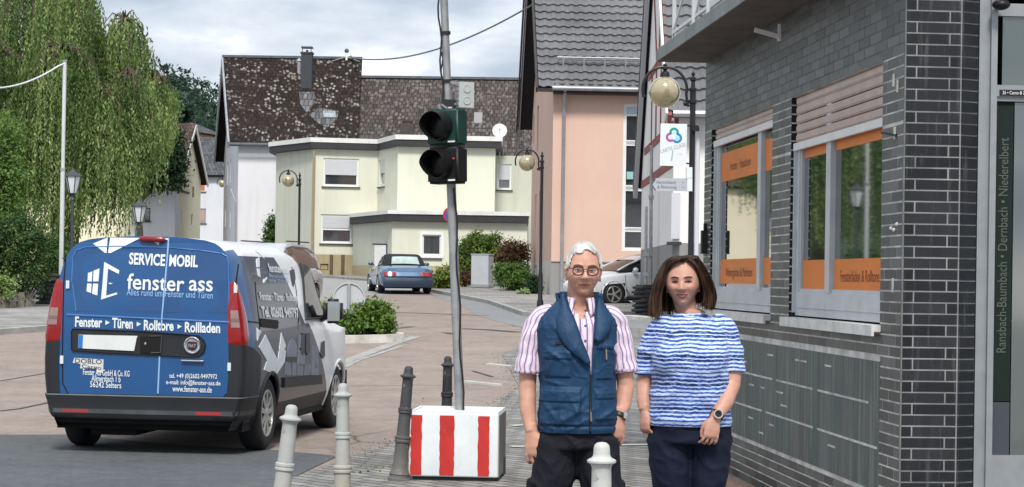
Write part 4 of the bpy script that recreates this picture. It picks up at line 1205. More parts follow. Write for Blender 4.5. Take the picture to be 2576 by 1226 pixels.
# ---------------------------------------------------------------- far left houses
def simple_house(name, label, cat, P0, P1, depth, ze, zr, mw, mr, wins, base, ridge_par=True, gable_left=True):
    o = thing(name, label, cat, (P0[0], P0[1], base))
    P0v, P1v = Vector(P0), Vector(P1); d = (P1v-P0v).normalized(); n = Vector((-d.y, d.x)); L_ = (P1v-P0v).length
    Pb0, Pb1 = P0v + n*depth, P1v + n*depth
    if ridge_par:
        facade(o, 'wall', P0, P1, base-.5, ze, mw, wins=wins)
        for (a, b) in ((Pb0, P0v), (P1v, Pb1)):
            facade(o, 'gable_wall', tuple(a), tuple(b), base-.5, ze, mw, top=(depth/2, zr-.1))
        facade(o, 'rear_wall', tuple(Pb1), tuple(Pb0), base-.5, ze, mw)
        s_ = (zr-ze)/(depth/2)
        def q(u, v, z): p = P0v + d*u + n*v; return Vector((p.x, p.y, z))
        e0, e1, r0, r1, b0, b1 = q(-.3, -.4, ze-.4*s_+.15), q(L_+.3, -.4, ze-.4*s_+.15), q(-.3, depth/2, zr+.15), q(L_+.3, depth/2, zr+.15), q(-.3, depth+.4, ze-.4*s_+.15), q(L_+.3, depth+.4, ze-.4*s_+.15)
    else:
        facade(o, 'gable_wall', P0, P1, base-.5, ze, mw, wins=wins, top=(L_/2, zr-.1))
        facade(o, 'wall', tuple(Pb0), P0, base-.5, ze, mw); facade(o, 'wall', P1, tuple(Pb1), base-.5, ze, mw)
        facade(o, 'rear_wall', tuple(Pb1), tuple(Pb0), base-.5, ze, mw, top=(L_/2, zr-.1))
        s_ = (zr-ze)/(L_/2)
        def q(u, v, z): p = P0v + d*u + n*v; return Vector((p.x, p.y, z))
        e0, e1, r0, r1, b0, b1 = q(-.4, -.35, ze-.4*s_+.15), q(-.4, depth+.3, ze-.4*s_+.15), q(L_/2, -.35, zr+.15), q(L_/2, depth+.3, zr+.15), q(L_+.4, -.35, ze-.4*s_+.15), q(L_+.4, depth+.3, ze-.4*s_+.15)
    roof_plane(o, 'roof', mr, e0, e1, r1, r0); roof_plane(o, 'roof', mr, b0, b1, r1, r0)
    mb = MB(); k = Vector((0, 0, -.16)); mb.bar(e0+k, r0+k, .06, .22); mb.bar(b0+k, r0+k, .06, .22); mb.build('bargeboard', m_cap if not ridge_par else m_fascia, o, world=True)
    return o
# cream gabled house
P0 = X(441, 104); P1 = X(503, 111)
zrc = at(487, 318, 107.5).z; zec = at(503, 452, 111).z
simple_house('cream_gable_house', 'narrow cream house with a steep gable and brown roof beside the dark tree', 'house', P0, P1, 9.0, zec, zrc, m_cream, m_redbrown,
             [dict(px=(455, 463, 459, 490), frame=.05, fm=m_stone), dict(px=(484, 470, 489, 498), frame=.05, fm=m_stone), dict(px=(452, 530, 457, 565), frame=.05, fm=m_stone), dict(px=(481, 540, 485, 566), frame=.05, fm=m_stone), dict(px=(478, 400, 481, 418), frame=.04)], hgt(106), ridge_par=False)
# white house with grey roof and coloured blinds
P0 = X(478, 126); P1 = X(600, 126)
simple_house('grey_roof_house', 'white house with a grey roof and terracotta window blinds', 'house', P0, P1, 9.0, at(520, 438, 126).z, at(520, 352, 130.5).z, m_whiteb, m_greyroof,
             [dict(px=(496, 447, 517, 482), blind=1.0, blind_m=m_orangeblind, frame=.07, sill=m_sill_d), dict(px=(495, 525, 518, 562), blind=1.0, blind_m=m_pinkblind, frame=.1, sill=m_sill_d, fm=m_zinc)], hgt(126))
# low white outbuilding
P0 = X(330, 103); P1 = X(439, 103.5)
o = thing('low_outbuilding', 'low white flat roofed outbuilding with one small dark window', 'outbuilding', (P0[0], P0[1], hgt(103)))
zt = at(400, 479, 103).z
facade(o, 'wall', P0, P1, hgt(103)-.5, zt, m_whitew, wins=[dict(px=(363, 523, 378, 557), frame=.04, fm=m_barge, sill=m_sill_d)])
mb = MB(); mb.prism([(P0[0]-.1, P0[1]-.1), (P1[0]+.06, P1[1]-.1), (P1[0]+.06, P1[1]+6), (P0[0]-.1, P0[1]+6)], zt+.002, zt+.12); mb.build('roof', m_fascia, o, world=True)
mb = MB(); mb.prism([(P0[0]+.05, P0[1]+.25), (P1[0]-.02, P1[1]+.25), (P1[0]-.02, P1[1]+5.9), (P0[0]+.05, P0[1]+5.9)], hgt(103)-.5, zt-.003); mb.build('rear_wall', m_whitew, o, world=True)
# orange house on the hillside
P0 = X(496, 232); P1 = X(556, 238)
m_or = render_wall('apricot_render', (0.60, 0.27, 0.13), .1)
oh = simple_house('hillside_house', 'small apricot house among trees on the hillside', 'house', P0, P1, 7.5, at(520, 337, 234).z, at(520, 312, 238).z, m_or, m_greyroof,
             [dict(px=(507, 340, 512, 350), frame=.1), dict(px=(530, 342, 535, 352), frame=.1)], at(520, 375, 234).z)
# ================================================================== VEGETATION
def leaf_mat(name, dark, mid, light, trans=0.35, rough=0.55):
    t = NT(name)
    a = t.n('ShaderNodeAttribute'); a.attribute_name = 'tone'
    col = t.ramp(a.outputs['Fac'], [(0.0, dark), (0.5, mid), (1.0, light)])
    t.set(col=col, rough=rough, spec=0.3)
    tr = t.n('ShaderNodeBsdfTranslucent'); t.l(t.mix(1.0, col, (1.0, 1.05, 0.7), 'MULTIPLY'), tr.inputs['Color'])
    mx = t.n('ShaderNodeMixShader'); mx.inputs[0].default_value = trans
    t.l(t.b.outputs[0], mx.inputs[1]); t.l(tr.outputs[0], mx.inputs[2]); t.l(mx.outputs[0], t.o.inputs['Surface'])
    return t.mat

def leaf_mesh(name, c, ax, wd, ln, wi, tone, m, parent=None, world=True):
    """many small rhombic leaves: centres c, long axes ax, side axes wd (unit), lengths ln, widths wi"""
    N = len(c)
    if parent is not None and world:
        Mi = np.array(basis(root_of(parent)).inverted()); R = Mi[:3, :3]
        c = c @ R.T + Mi[:3, 3]; ax = ax @ R.T; wd = wd @ R.T
    l = (ln * 0.5)[:, None]; w = (wi * 0.5)[:, None]
    v = np.empty((N, 4, 3), np.float32)
    v[:, 0] = c - ax * l; v[:, 1] = c + wd * w - ax * l * 0.1; v[:, 2] = c + ax * l; v[:, 3] = c - wd * w - ax * l * 0.1
    me = bpy.data.meshes.new(name)
    me.vertices.add(N * 4); me.vertices.foreach_set('co', v.reshape(-1))
    me.loops.add(N * 4); me.loops.foreach_set('vertex_index', np.arange(N * 4, dtype=np.int32))
    me.polygons.add(N); me.polygons.foreach_set('loop_start', np.arange(0, N * 4, 4, dtype=np.int32)); me.polygons.foreach_set('loop_total', np.full(N, 4, np.int32))
    at_ = me.attributes.new('tone', 'FLOAT', 'FACE'); at_.data.foreach_set('value', np.clip(tone, 0, 1).astype(np.float32))
    me.materials.append(m); me.update(calc_edges=True); me.validate()
    o = bpy.data.objects.new(name, me); COL.objects.link(o)
    if parent is not None: o.parent = parent
    return o

def unit(a): return a / np.maximum(np.linalg.norm(a, axis=1, keepdims=True), 1e-9)

def clump_leaves(rng, blobs, n, size, clump=0.22, per=26, shell=0.55, droop=0.25):
    """leaf clumps spread through ellipsoids (cx,cy,cz,rx,ry,rz): more of them near the outside"""
    vol = np.array([b[3] * b[4] * b[5] for b in blobs]) ** 0.75; vol /= vol.sum()
    k = rng.choice(len(blobs), n // per, p=vol)
    B = np.array(blobs)[k]
    d = unit(rng.normal(size=(len(k), 3)))
    r = shell + (1 - shell) * rng.random(len(k)) ** 0.6
    r = np.where(rng.random(len(k)) < 0.2, rng.random(len(k)), r)
    r *= 1 + 0.10 * np.sin(d[:, 0] * 7 + k) * np.cos(d[:, 2] * 6 + k * 2) + 0.06 * rng.normal(size=len(k))
    cc = B[:, :3] + d * B[:, 3:] * r[:, None]
    ct = rng.random(len(k))
    cs = clump * (0.6 + 0.8 * rng.random(len(k)))
    c = np.repeat(cc, per, 0) + rng.normal(size=(len(k) * per, 3)) * np.repeat(cs, per)[:, None] * np.array([0.55, 0.55, 0.42])
    N = len(c)
    out = np.repeat(d, per, 0)
    ax = unit(rng.normal(size=(N, 3)) * 0.8 + out * 0.5 + np.array([0, 0, -droop]))
    nr = unit(out * 0.6 + np.array([0, 0, 0.8]) + rng.normal(size=(N, 3)) * 0.5)
    wd = unit(np.cross(ax, nr))
    s = size * (0.6 + 0.8 * rng.random(N))
    tone = np.repeat(ct, per) * 0.55 + rng.random(N) * 0.45
    return c, ax, wd, s, s * 0.55, tone

m_bark = mat('bark', (0.085, 0.062, 0.045), 0.9, var=0.4, vs=8, bump=0.8, bs=18, bd=0.03, stretch=(1, 1, 0.25))

def branches(mb, base, blobs, r0, rng, trunk_h):
    base = Vector(base); top = base + Vector((0, 0, trunk_h))
    mb.tube([base - Vector((0, 0, .1)), base + Vector((0.03*trunk_h, 0, trunk_h*.5)), top], [r0*1.3, r0, r0*.8], 10)
    for b in blobs:
        c = Vector(b[:3]); q = top.lerp(c, .5) + Vector((rng.normal()*.2, rng.normal()*.2, .15*b[5]))
        mb.tube([top - Vector((0, 0, r0)), q, c], [r0*.7, r0*.4, r0*.18], 7)
        for _ in range(4):
            e_ = c + Vector((rng.normal()*b[3]*.5, rng.normal()*b[4]*.5, abs(rng.normal())*b[5]*.5))
            mb.tube([q.lerp(c, .4 + .5*rng.random()), e_], [r0*.22, r0*.06], 5)

def plant(name, label, cat, base, blobs, n, size, m, trunk_h=0.3, r0=0.05, seed=1, clump=.22, per=26, shell=.5, group=None, crown='crown', trunk='trunk', droop=.25):
    rng = np.random.default_rng(seed)
    o = thing(name, label, cat, base, group=group)
    leaf_mesh(crown, *clump_leaves(rng, blobs, n, size, clump, per, shell, droop), m, o)
    mb = MB(); branches(mb, base, blobs, r0, rng, trunk_h); mb.build(trunk, m_bark, o, world=True, smooth=60)
    return o

def eb(px, py, Y, rx, rz, ry=None):
    """ellipsoid from picture position (px) and radii in px"""
    p = at(px, py, Y); k = Y / FPX
    return (p.x, p.y, p.z, rx * k, (ry or rx) * k, rz * k)

L_bright = leaf_mat('bright_leaves', (0.050, 0.105, 0.025), (0.120, 0.215, 0.050), (0.25, 0.36, 0.11))
L_mid = leaf_mat('green_leaves', (0.030, 0.070, 0.018), (0.065, 0.130, 0.030), (0.15, 0.23, 0.06))
L_dark = leaf_mat('dark_leaves', (0.014, 0.034, 0.018), (0.028, 0.062, 0.028), (0.055, 0.10, 0.045))
L_far = leaf_mat('far_leaves', (0.020, 0.042, 0.034), (0.036, 0.068, 0.050), (0.060, 0.10, 0.070))
L_yel = leaf_mat('yellow_green_leaves', (0.045, 0.085, 0.015), (0.14, 0.20, 0.035), (0.28, 0.31, 0.07))
L_red = leaf_mat('reddish_leaves', (0.05, 0.035, 0.018), (0.12, 0.065, 0.035), (0.20, 0.14, 0.05))
L_wil = leaf_mat('willow_leaves', (0.034, 0.070, 0.018), (0.125, 0.200, 0.055), (0.40, 0.49, 0.21), trans=.4)
L_var = leaf_mat('variegated_leaves', (0.09, 0.18, 0.03), (0.20, 0.30, 0.08), (0.50, 0.55, 0.40))

# weeping willow -------------------------------------------------------------
wb = Vector((at(150, 650, 60).x, 60.0, hgt(60)))
wil = thing('weeping_willow', 'huge weeping willow with long hanging strands of olive green leaves', 'tree', wb)
rng = np.random.default_rng(21)
lobes = [  # px, py of dome centre, Y, rx px, rz px, strands, lowest py
    (90, 110, 60.5, 165, 250, 420, 500), (170, 90, 58.5, 90, 190, 230, 470), (312, 150, 60, 66, 128, 200, 545), (384, 270, 60.5, 44, 92, 190, 420), (365, 340, 58.5, 40, 60, 130, 478), (412, 250, 60, 20, 50, 70, 335), (325, 250, 58.5, 62, 80, 220, 540),
    (-40, 260, 58.5, 130, 190, 260, 640), (230, 320, 57.5, 120, 120, 300, 640), (70, 380, 57, 110, 150, 260, 660), (392, 310, 59.5, 26, 60, 90, 400), (150, 250, 57, 110, 170, 320, 600), (275, 400, 57.5, 62, 110, 200, 600)]
C_, A_, T_, LN = [], [], [], []
mbw = MB(); top = wb + Vector((.3, 0, 5.2))
mbw.tube([wb - Vector((0, 0, .2)), wb + Vector((.15, .1, 2.5)), top], [.55, .42, .36], 12)
for (px, py, Y, rx, rz, ns, low) in lobes:
    p = at(px, py, Y); k = Y / FPX; zl = at(px, low, Y).z
    apex = p + Vector((0, 0, rz * k * .8)); mid = top.lerp(apex, .5) + Vector((0, 0, .6))
    mbw.tube([top - Vector((0, 0, .3)), mid, apex], [.22, .13, .05], 8)
    for s in range(int(ns*1.7)):
        d = rng.normal(size=3); d[2] = abs(d[2]) + .1; d /= np.linalg.norm(d)
        rr = 0.55 + .45 * rng.random() ** .5
        st = np.array(p) + d * np.array([rx * k, max(1.3, rx * k * .8), rz * k]) * rr
        out = np.array([d[0], d[1], 0]); 
        zb_ = zl + rng.exponential(.8) * (1.0 if rng.random() < .7 else 2.2)
        ln = max(0.8, st[2] - zb_); ln = min(ln, 6.5) * (.45 + .55 * rng.random())
        n_ = int(ln / .062); 
        if s % 14 == 0:
            mbw.tube([tuple(apex), tuple(Vector(apex).lerp(Vector(st), .6) + Vector((0, 0, .25))), tuple(st), tuple(st + np.array([out[0]*.1, out[1]*.1, -.8]))], [.03, .02, .012, .006], 4, caps=False)
        tt = (np.arange(n_) + rng.random()) / n_
        sway = rng.normal(size=2) * .10; ph = rng.random() * 6
        sp = np.empty((n_, 3))
        arch = np.minimum(1, tt * ln / .5)
        sp[:, 0] = st[0] + out[0] * .22 * (1 - np.exp(-tt * 4)) + sway[0] * np.sin(tt * 2.5 + ph); sp[:, 1] = st[1] + out[1] * .22 * (1 - np.exp(-tt * 4)) + sway[1] * np.sin(tt * 2 + ph)
        sp[:, 2] = st[2] - tt * ln
        sp += rng.normal(size=sp.shape) * np.array([.022, .022, .02])
        C_.append(sp)
        a = rng.normal(size=(n_, 3)) * .34 + np.array([0, 0, -1.0]); A_.append(unit(a))
        base_t = .34 + .62 * mnoise.noise(Vector((st[0]*1.1, st[1]*.8, st[2]*.35 + px))) + rng.normal()*.12
        T_.append(base_t + rng.random(n_) * .5 - .05); LN.append(.085 + .06 * rng.random(n_))
C_ = np.concatenate(C_); A_ = np.concatenate(A_); T_ = np.concatenate(T_); LN = np.concatenate(LN)
W_ = unit(np.cross(A_, unit(rng.normal(size=A_.shape))))
leaf_mesh('crown', C_, A_, W_, LN, LN * .40, T_, L_wil, wil)
mbw.build('trunk', m_bark, wil, world=True, smooth=60)

# shrubs and trees at the left edge
plant('bright_tree', 'bright green leafy young tree at the left edge below the willow', 'tree', (at(-10, 760, 51).x, 51, hgt(51)), [eb(5, 345, 51, 50, 55), eb(25, 430, 51, 45, 60), eb(-30, 400, 51, 60, 90), eb(20, 500, 51, 48, 55), eb(-20, 560, 51, 70, 60)], 15000, .085, L_bright, 1.6, .08, 2, .2)
plant('rounded_bush', 'large rounded dark green bush above the stone edging', 'bush', (at(50, 760, 48.2).x, 48.2, hgt(48)), [eb(30, 640, 48.2, 85, 95), eb(80, 660, 48, 52, 85), eb(-20, 640, 48.5, 80, 100), eb(60, 590, 48.4, 60, 45)], 19000, .075, leaf_mat('bush_leaves', (0.016, 0.045, 0.014), (0.042, 0.09, 0.024), (0.13, 0.19, 0.055)), .4, .06, 3, .16)
plant('variegated_shrub', 'small pale variegated shrub in front of the rounded dark bush', 'shrub', (at(5, 765, 47).x, 47, hgt(47)), [eb(5, 722, 47, 36, 34), eb(28, 728, 47, 16, 26), eb(-25, 720, 47, 40, 40)], 3600, .07, L_var, .2, .03, 4, .12)
plant('hedge_bush', 'dark bush behind the stack of plates and the white mast', 'bush', (at(140, 740, 52).x, 52, hgt(52)), [eb(125, 655, 52, 40, 70), eb(160, 670, 52.5, 35, 70)], 7000, .08, L_mid, .4, .05, 5, .16)
plant('shady_tree', 'dark dense tree between the willow and the cream gabled house', 'tree', (at(345, 600, 101.5).x, 101.5, hgt(101)), [eb(415, 400, 101.5, 44, 74), eb(385, 430, 101.5, 42, 46), eb(440, 440, 101.5, 22, 36), eb(437, 360, 101.5, 15, 40), eb(405, 350, 101.5, 30, 50), eb(350, 430, 101.5, 40, 46)], 15000, .22, L_dark, 3.5, .2, 6, .45)
plant('wall_climber', 'small olive climbing shrub between the white and the yellow house', 'shrub', (at(680, 620, 91).x, 91, hgt(91)), [eb(681, 600, 91, 14, 28), eb(684, 565, 91, 9, 22)], 2200, .13, L_mid, .5, .05, 7, .22)
# low stone edging at the left
m_rock = mat('edging_stone', (0.26, 0.225, 0.18), .9, var=.4, vs=5, bump=.8, bs=9, bd=.04)
a0 = gnd(-60, 790); a1 = gnd(82, 782)
mb = MB(); rr = random.Random(2)
n_ = 7
for k in range(n_):
    for (z0, z1, off) in ((0, .17, 0), (.178, .36, .06)):
        p, q = a0.lerp(a1, k/n_), a0.lerp(a1, (k+.97)/n_)
        mb.xprism([(p.x, p.y+off+rr.uniform(-.02, .02), hgt(p.y)+.1+z0), (q.x, q.y+off, hgt(p.y)+.1+z0), (q.x-.02, q.y+off+.02, hgt(p.y)+.1+z1-rr.uniform(0, .03)), (p.x+.02, p.y+off+.02, hgt(p.y)+.1+z1)], (0, .3, 0))
tag(mb.build('stone_edging', m_rock, loc=(a0.x, a0.y, a0.z)), 'low rough stone edging wall under the rounded bush', 'wall')

# traffic island ---------------------------------------------------------------
ic = Vector((at(868, 850, 37.2).x, 37.2, hgt(37.2)))
m_curbw = mat('chipped_white_kerb', (0.50, 0.48, 0.44), .85, var=.35, vs=3, bump=.5)
ring_o, ring_i = [], []
for k in range(40):
    t_ = 2*math.pi*k/40; ex = 1.12 if math.cos(t_) > 0 else 1.9
    x_, y_ = ex*math.cos(t_)*(1 - .12*math.sin(t_)**2*0), 1.15*math.sin(t_)*(1-.25*max(0, math.cos(t_)))
    ring_o.append((ic.x + x_, ic.y + y_)); ring_i.append((ic.x + x_*.86, ic.y + y_*.84))
mb = MB(); n_ = 40
v = [(p[0], p[1], hgt(p[1])-.02) for p in ring_o] + [(p[0]*.985+ic.x*.015, p[1], hgt(p[1])+.15) for p in ring_o] + [(p[0], p[1], hgt(p[1])+.15) for p in ring_i]
mb.add(v, [(i, (i+1)%n_, n_+(i+1)%n_, n_+i) for i in range(n_)] + [(n_+i, n_+(i+1)%n_, 2*n_+(i+1)%n_, 2*n_+i) for i in range(n_)])
tag(mb.build('island_kerb', m_curbw), kind='structure')
sheet('island_soil', ring_i, .10, m_soil)
plant('island_bush', 'bright green bushy shrub with yellowish tips on the traffic island', 'shrub', (ic.x, ic.y, ic.z+.1), [eb(905, 810, 37, 56, 46), eb(950, 812, 37, 42, 38), eb(860, 815, 37.3, 46, 50), eb(820, 810, 37.5, 40, 48), eb(970, 790, 37, 22, 26), eb(925, 775, 37.1, 40, 24), eb(840, 780, 37.4, 24, 30)], 9500, .085,
      leaf_mat('island_leaves', (0.035, 0.085, 0.012), (0.095, 0.185, 0.028), (0.24, 0.30, 0.065)), .2, .03, 8, .11, per=16)
sp = Vector((at(878, 752, 36.9).x, 36.9, at(878, 752, 36.9).z))
sg = thing('round_traffic_sign', 'round grey back of a traffic sign rising behind the island bush', 'traffic sign', (sp.x, sp.y, hgt(36.9)))
m_signback = mat('grey_sign_back', (0.20, 0.23, 0.25), .5, metal=.3, var=.15)
Ms = Matrix.Translation(sp) @ Matrix.Rotation(rad(90), 4, 'X')
mb = MB(); mb.lathe([(0, 0), (.285, 0), (.30, .025), (.305, .02), (.288, -.012), (0, -.012)], 36, M=Ms); mb.build('sign_plate', m_signback, sg, world=True, smooth=35)
mb = MB(); mb.lathe([(.283, .002), (.283, .03), (.303, .03), (.303, -.002)], 36, M=Ms); mb.build('sign_rim', mat('sign_rim_grey', (.42, .44, .45), .5), sg, world=True, smooth=35)
mb = MB(); mb.tube([(sp.x, sp.y-.05, hgt(37)), (sp.x, sp.y-.05, sp.z+.28)], .030, 10); mb.build('post', m_zinc, sg, world=True, smooth=40)

# bushes by the annex and the peach house
plant('laurel_bush', 'tall green bush with yellow tips behind the grey utility cabinet', 'bush', (at(1195, 715, 71).x, 71.5, hgt(71)), [eb(1195, 640, 71.5, 44, 56), eb(1170, 660, 71.5, 24, 50), eb(1225, 625, 71.6, 44, 40)], 12000, .10, leaf_mat('laurel_leaves', (0.03, 0.07, 0.015), (0.09, 0.16, 0.03), (0.26, 0.29, 0.05)), .5, .05, 11, .18)
plant('reddish_shrub', 'reddish brown shrub beside the tall green bush with yellow tips', 'shrub', (at(1300, 715, 70.5).x, 70.5, hgt(70)), [eb(1288, 640, 70.5, 36, 40), eb(1310, 655, 70.4, 22, 36), eb(1275, 665, 70.4, 24, 30)], 6500, .09, L_red, .4, .04, 12, .16)
plant('clipped_bush', 'rounded mid green bush in front of the reddish shrub', 'bush', (at(1293, 735, 66).x, 66, hgt(66)), [eb(1290, 695, 66, 30, 36), eb(1310, 695, 66, 24, 34), eb(1262, 690, 66.4, 18, 30)], 8000, .08, leaf_mat('box_leaves', (0.035, 0.085, 0.018), (0.085, 0.165, 0.035), (0.18, 0.27, 0.07)), .3, .04, 13, .14)
plant('corner_shrub', 'small dark shrub at the corner of the peach house beside the lamp pole', 'shrub', (at(1340, 748, 63.5).x, 63.2, hgt(63)), [eb(1340, 722, 63.2, 17, 26)], 3200, .07, L_dark, .2, .03, 14, .12)
plant('flowering_plant', 'low plant with white flowers before the rounded mid green bush', 'plant', (at(1318, 748, 63).x, 62.6, hgt(62.6)), [eb(1318, 738, 62.6, 14, 10)], 900, .07, L_var, .1, .02, 15, .08)
plant('roadside_bush', 'yellowish green low bush beside the parked blue convertible', 'bush', (at(1110, 728, 67).x, 67.5, hgt(67)), [eb(1112, 702, 67.5, 26, 24), eb(1135, 695, 68, 16, 28), eb(1095, 712, 67.5, 14, 14)], 4500, .09, L_yel, .2, .03, 16, .14)
plant('dry_shrub', 'brownish dry shrub at the foot of the grey utility cabinet', 'shrub', (at(1170, 716, 70).x, 69.6, hgt(69.6)), [eb(1168, 700, 69.6, 18, 16)], 1800, .09, L_red, .15, .02, 17, .12)
# utility cabinet
cp = Vector((at(1215, 700, 68.6).x, 68.6, hgt(68.6) + .12))
uc = thing('utility_cabinet', 'plain grey utility cabinet standing among bushes', 'cabinet', cp, rad(-24))
m_cab = mat('cabinet_grey', (0.36, 0.39, 0.42), .55, var=.08, vs=4, streak=.2)
mb = MB(); mb.box(-.36, .30, -.2, .2, .06, 1.12); mb.build('cabinet_body', m_cab, uc)
mb = MB(); mb.box(-.38, .32, -.22, .22, 1.122, 1.16); mb.build('lid', m_cab, uc)
mb = MB(); mb.box(-.35, .29, -.212, -.2005, .09, 1.10); mb.build('door', mat('cabinet_door', (0.42, 0.45, 0.48), .55, var=.08, vs=4), uc)
mb = MB(); mb.box(-.37, .31, -.21, .21, 0, .058); mb.build('base', m_plinth, uc)

# wooded hill -----------------------------------------------------------------
t = NT('wooded_hill'); t.set(col=t.mix(t.noise(t.coords('Object'), .06, 5), (.02, .04, .025), (.05, .08, .04)), rough=.95)
def hz(x, y):
    e_ = max(0, min(1, (y - 150) / 190)); return hgt(y) - 1 + (24*e_**1.15) * (0.45 + .55/(1+math.exp((x + 36)/9))) - (0 if y > 180 else (180-y)*.02)
mb = MB(); mb.grid(lambda u, v: (-190 + 260*u, 140 + 330*v, hz(-190+260*u, 140+330*v)), 60, 40)
tag(mb.build('hill', t.mat, smooth=180), kind='structure')
rng = np.random.default_rng(5); bl = []
for k in range(230):
    x_ = rng.uniform(-92, -22); y_ = rng.uniform(262, 350)
    s_ = rng.uniform(2.6, 4.6); bl.append((x_, y_, hz(x_, y_) + s_*.9, s_, s_, s_*1.15))
c_ = clump_leaves(rng, bl, 70000, .75, 1.1, 24, .6)
tag(leaf_mesh('forest', *c_, L_far), 'dark wooded hillside beyond the cream gabled house', 'woods', kind='stuff')
for i_, (px, py, Y, rx, rz) in enumerate(((450, 285, 215, 25, 22),)):
    b = eb(px, py, Y, rx, rz); plant('hillside_tree', ['broad dark tree on the hillside left of the apricot house', 'small tree beside the apricot hillside house, on its left', 'small tree beside the apricot hillside house, on its right', 'low green bushes below the apricot hillside house'][i_], 'tree', (b[0], b[1], b[2]-b[5]-.5), [b], 1500, .6, L_far if i_ != 3 else L_mid, .5, .12, 30+i_, .7)

# ================================================================== STREET FURNITURE
# globe street lamps
m_globe = NT('amber_globe'); cg = m_globe.coords('Object')
m_globe.set(col=(0.46, 0.39, 0.24), rough=.10, spec=.9, coat=1.0, metal=.55); m_globe = m_globe.mat
m_iron = mat('black_iron', (0.018, 0.018, 0.022), .42, metal=.3, var=.2)
def globe_lamp(loc, label):
    o = thing('street_lamp', label, 'street lamp', loc, group='globe street lamps')
    mb = MB(); mb.lathe([(.085, 0), (.085, .5), (.06, .56), (.055, 1.2), (.040, 1.25), (.040, 3.9), (.058, 3.91), (.058, 3.95), (.042, 3.96), (.042, 4.07), (.056, 4.08), (.056, 4.11), (.03, 4.13), (.026, 4.2), (.045, 4.22), (.045, 4.25), (.016, 4.28), (.03, 4.31), (.0, 4.35)], 14)
    mb.build('pole', m_iron, o, smooth=40)
    mb = MB(); c = (-.385, 4.10)
    pts = [(-.055, 0, 3.86), (-.075, 0, 3.90)] + [(c[0] + .30*math.cos(a), 0, c[1] + .30*math.sin(a)) for a in [rad(-12 + 204*k/26) for k in range(27)]] + [(c[0]-.29, 0, 4.0), (c[0]-.27, 0, 3.985)]
    mb.tube(pts, .020, 8); mb.bar((-.10, 0, 3.93), (0, 0, 3.93), .025, .025); mb.bar((-.09, 0, 4.09), (0, 0, 4.09), .025, .025); mb.sphere((-.1, 0, 3.9), .034, 8, 6)
    mb.lathe([(.02, 4.44), (.035, 4.42), (.02, 4.40), (.045, 4.37), (.02, 4.35), (.06, 4.32), (.068, 4.28), (.068, 4.262)], 12, c=(c[0], 0, 0))
    mb.build('swan_neck', m_iron, o, smooth=40)
    mb = MB(); mb.sphere((c[0], 0, 4.055), .215, 36, 22); mb.build('globe', m_globe, o, smooth=180)
    return o
lp0 = at(1737, 690, 27.0)
GL = globe_lamp((lp0.x, 27.0, hgt(27) + .0), 'large globe street lamp with signs on its pole beside the brick building')
for (px, Y, zc_px, lab) in ((1361, 51, 410, 'globe street lamp in front of the corner of the peach house'), (752, 67, 455, 'globe street lamp in front of the yellow house'), (575, 111, 462, 'globe street lamp half hidden behind the white mossy roofed house')):
    o = copy_tree(GL); o['label'] = lab
    x_ = ray(px, 600)[0]*Y; o.location = (x_, Y, at(px-35, zc_px, Y).z - 4.055)
    mb = MB(); mb.tube([(0, 0, -1.2), (0, 0, .02)], .084, 12); mb.build('pole_foot', m_iron, o)
GL.location.z = at(1668, 232, 27).z - 4.055
mb = MB(); mb.tube([(0, 0, -.6), (0, 0, .02)], .084, 12); mb.build('pole_foot', m_iron, GL)

# white info sign and finger post on the lamp pole
Yp = 26.93
m_signw = mat('sign_white', (0.66, 0.69, 0.70), .35, var=.04)
def frame_at(px0, py0, px1, py1, Y): return at(px0, py0, Y), at(px1, py1, Y)
a, b = frame_at(1659, 418, 1727, 313, Yp)
isg = thing('info_sign', 'white rectangular sign with a three coloured loop emblem on the lamp pole', 'sign', ((a.x+b.x)/2, Yp-.06, (a.z+b.z)/2), rot=(0, rad(.5), 0))
W, H = (b.x-a.x), (b.z-a.z)
mb = MB(); mb.box(-W/2, W/2, -.008, .008, -H/2, H/2); mb.build('sign_plate', m_signw, isg)
FM = lambda x, z, r=0, y=-.0105: Matrix.Translation((x, y, z)) @ Matrix.Rotation(-r, 4, 'Y') @ Matrix.Rotation(rad(90), 4, 'X')
mb3 = []
m_lg, m_lp, m_lb = mat('emblem_green', (.02, .26, .22), .5), mat('emblem_purple', (.33, .10, .30), .5), mat('emblem_blue', (.015, .20, .47), .5)
u_ = W / 70.0
for (cx_, cz_, r_, a0_, a1_, mm, nm) in ((1694-1693, 365-332, 9.5, -30, 215, m_lg, 'emblem_loop'), (1685-1693, 365-345, 9.5, 90, 315, m_lp, 'emblem_loop'), (1702-1693, 365-347, 10.5, -150, 95, m_lb, 'emblem_loop')):
    pts = [(u_*(cx_ + r_*math.cos(rad(a0_+(a1_-a0_)*k/20))), -.010, u_*(cz_ + r_*math.sin(rad(a0_+(a1_-a0_)*k/20)))) for k in range(21)]
    mb = MB(); mb.tube(pts, u_*3.1, 6, flat=.06, ref=(0, 1, 0)); mb.build(nm, mm, isg)
for (cx_, cz_, cc) in ((1, 33, (.42, .72, .66)), (-7, 20, (.70, .60, .72)), (9, 18, (.30, .62, .80))):
    mb = MB(); mb.sphere((u_*cx_, -.008, u_*cz_), (u_*6.2, .002, u_*6.2), 16, 8); mb.build('emblem_disc', mat('emblem_tint', cc, .5), isg)
m_sgrey = mat('sign_grey_text', (.30, .36, .38), .6)
mb = MB(); mb.text('LARTE CLASS', .075, FM(-.005, u_*-9, rad(17)), xs=.80); mb.text('Touristik', .020, FM(u_*17, u_*-24)); mb.bar((u_*-1, -.0095, u_*-15), (u_*-4, -.0095, u_*-42), .003, u_*3, up=(1, 0, 0)); mb.build('sign_lettering', m_sgrey, isg)
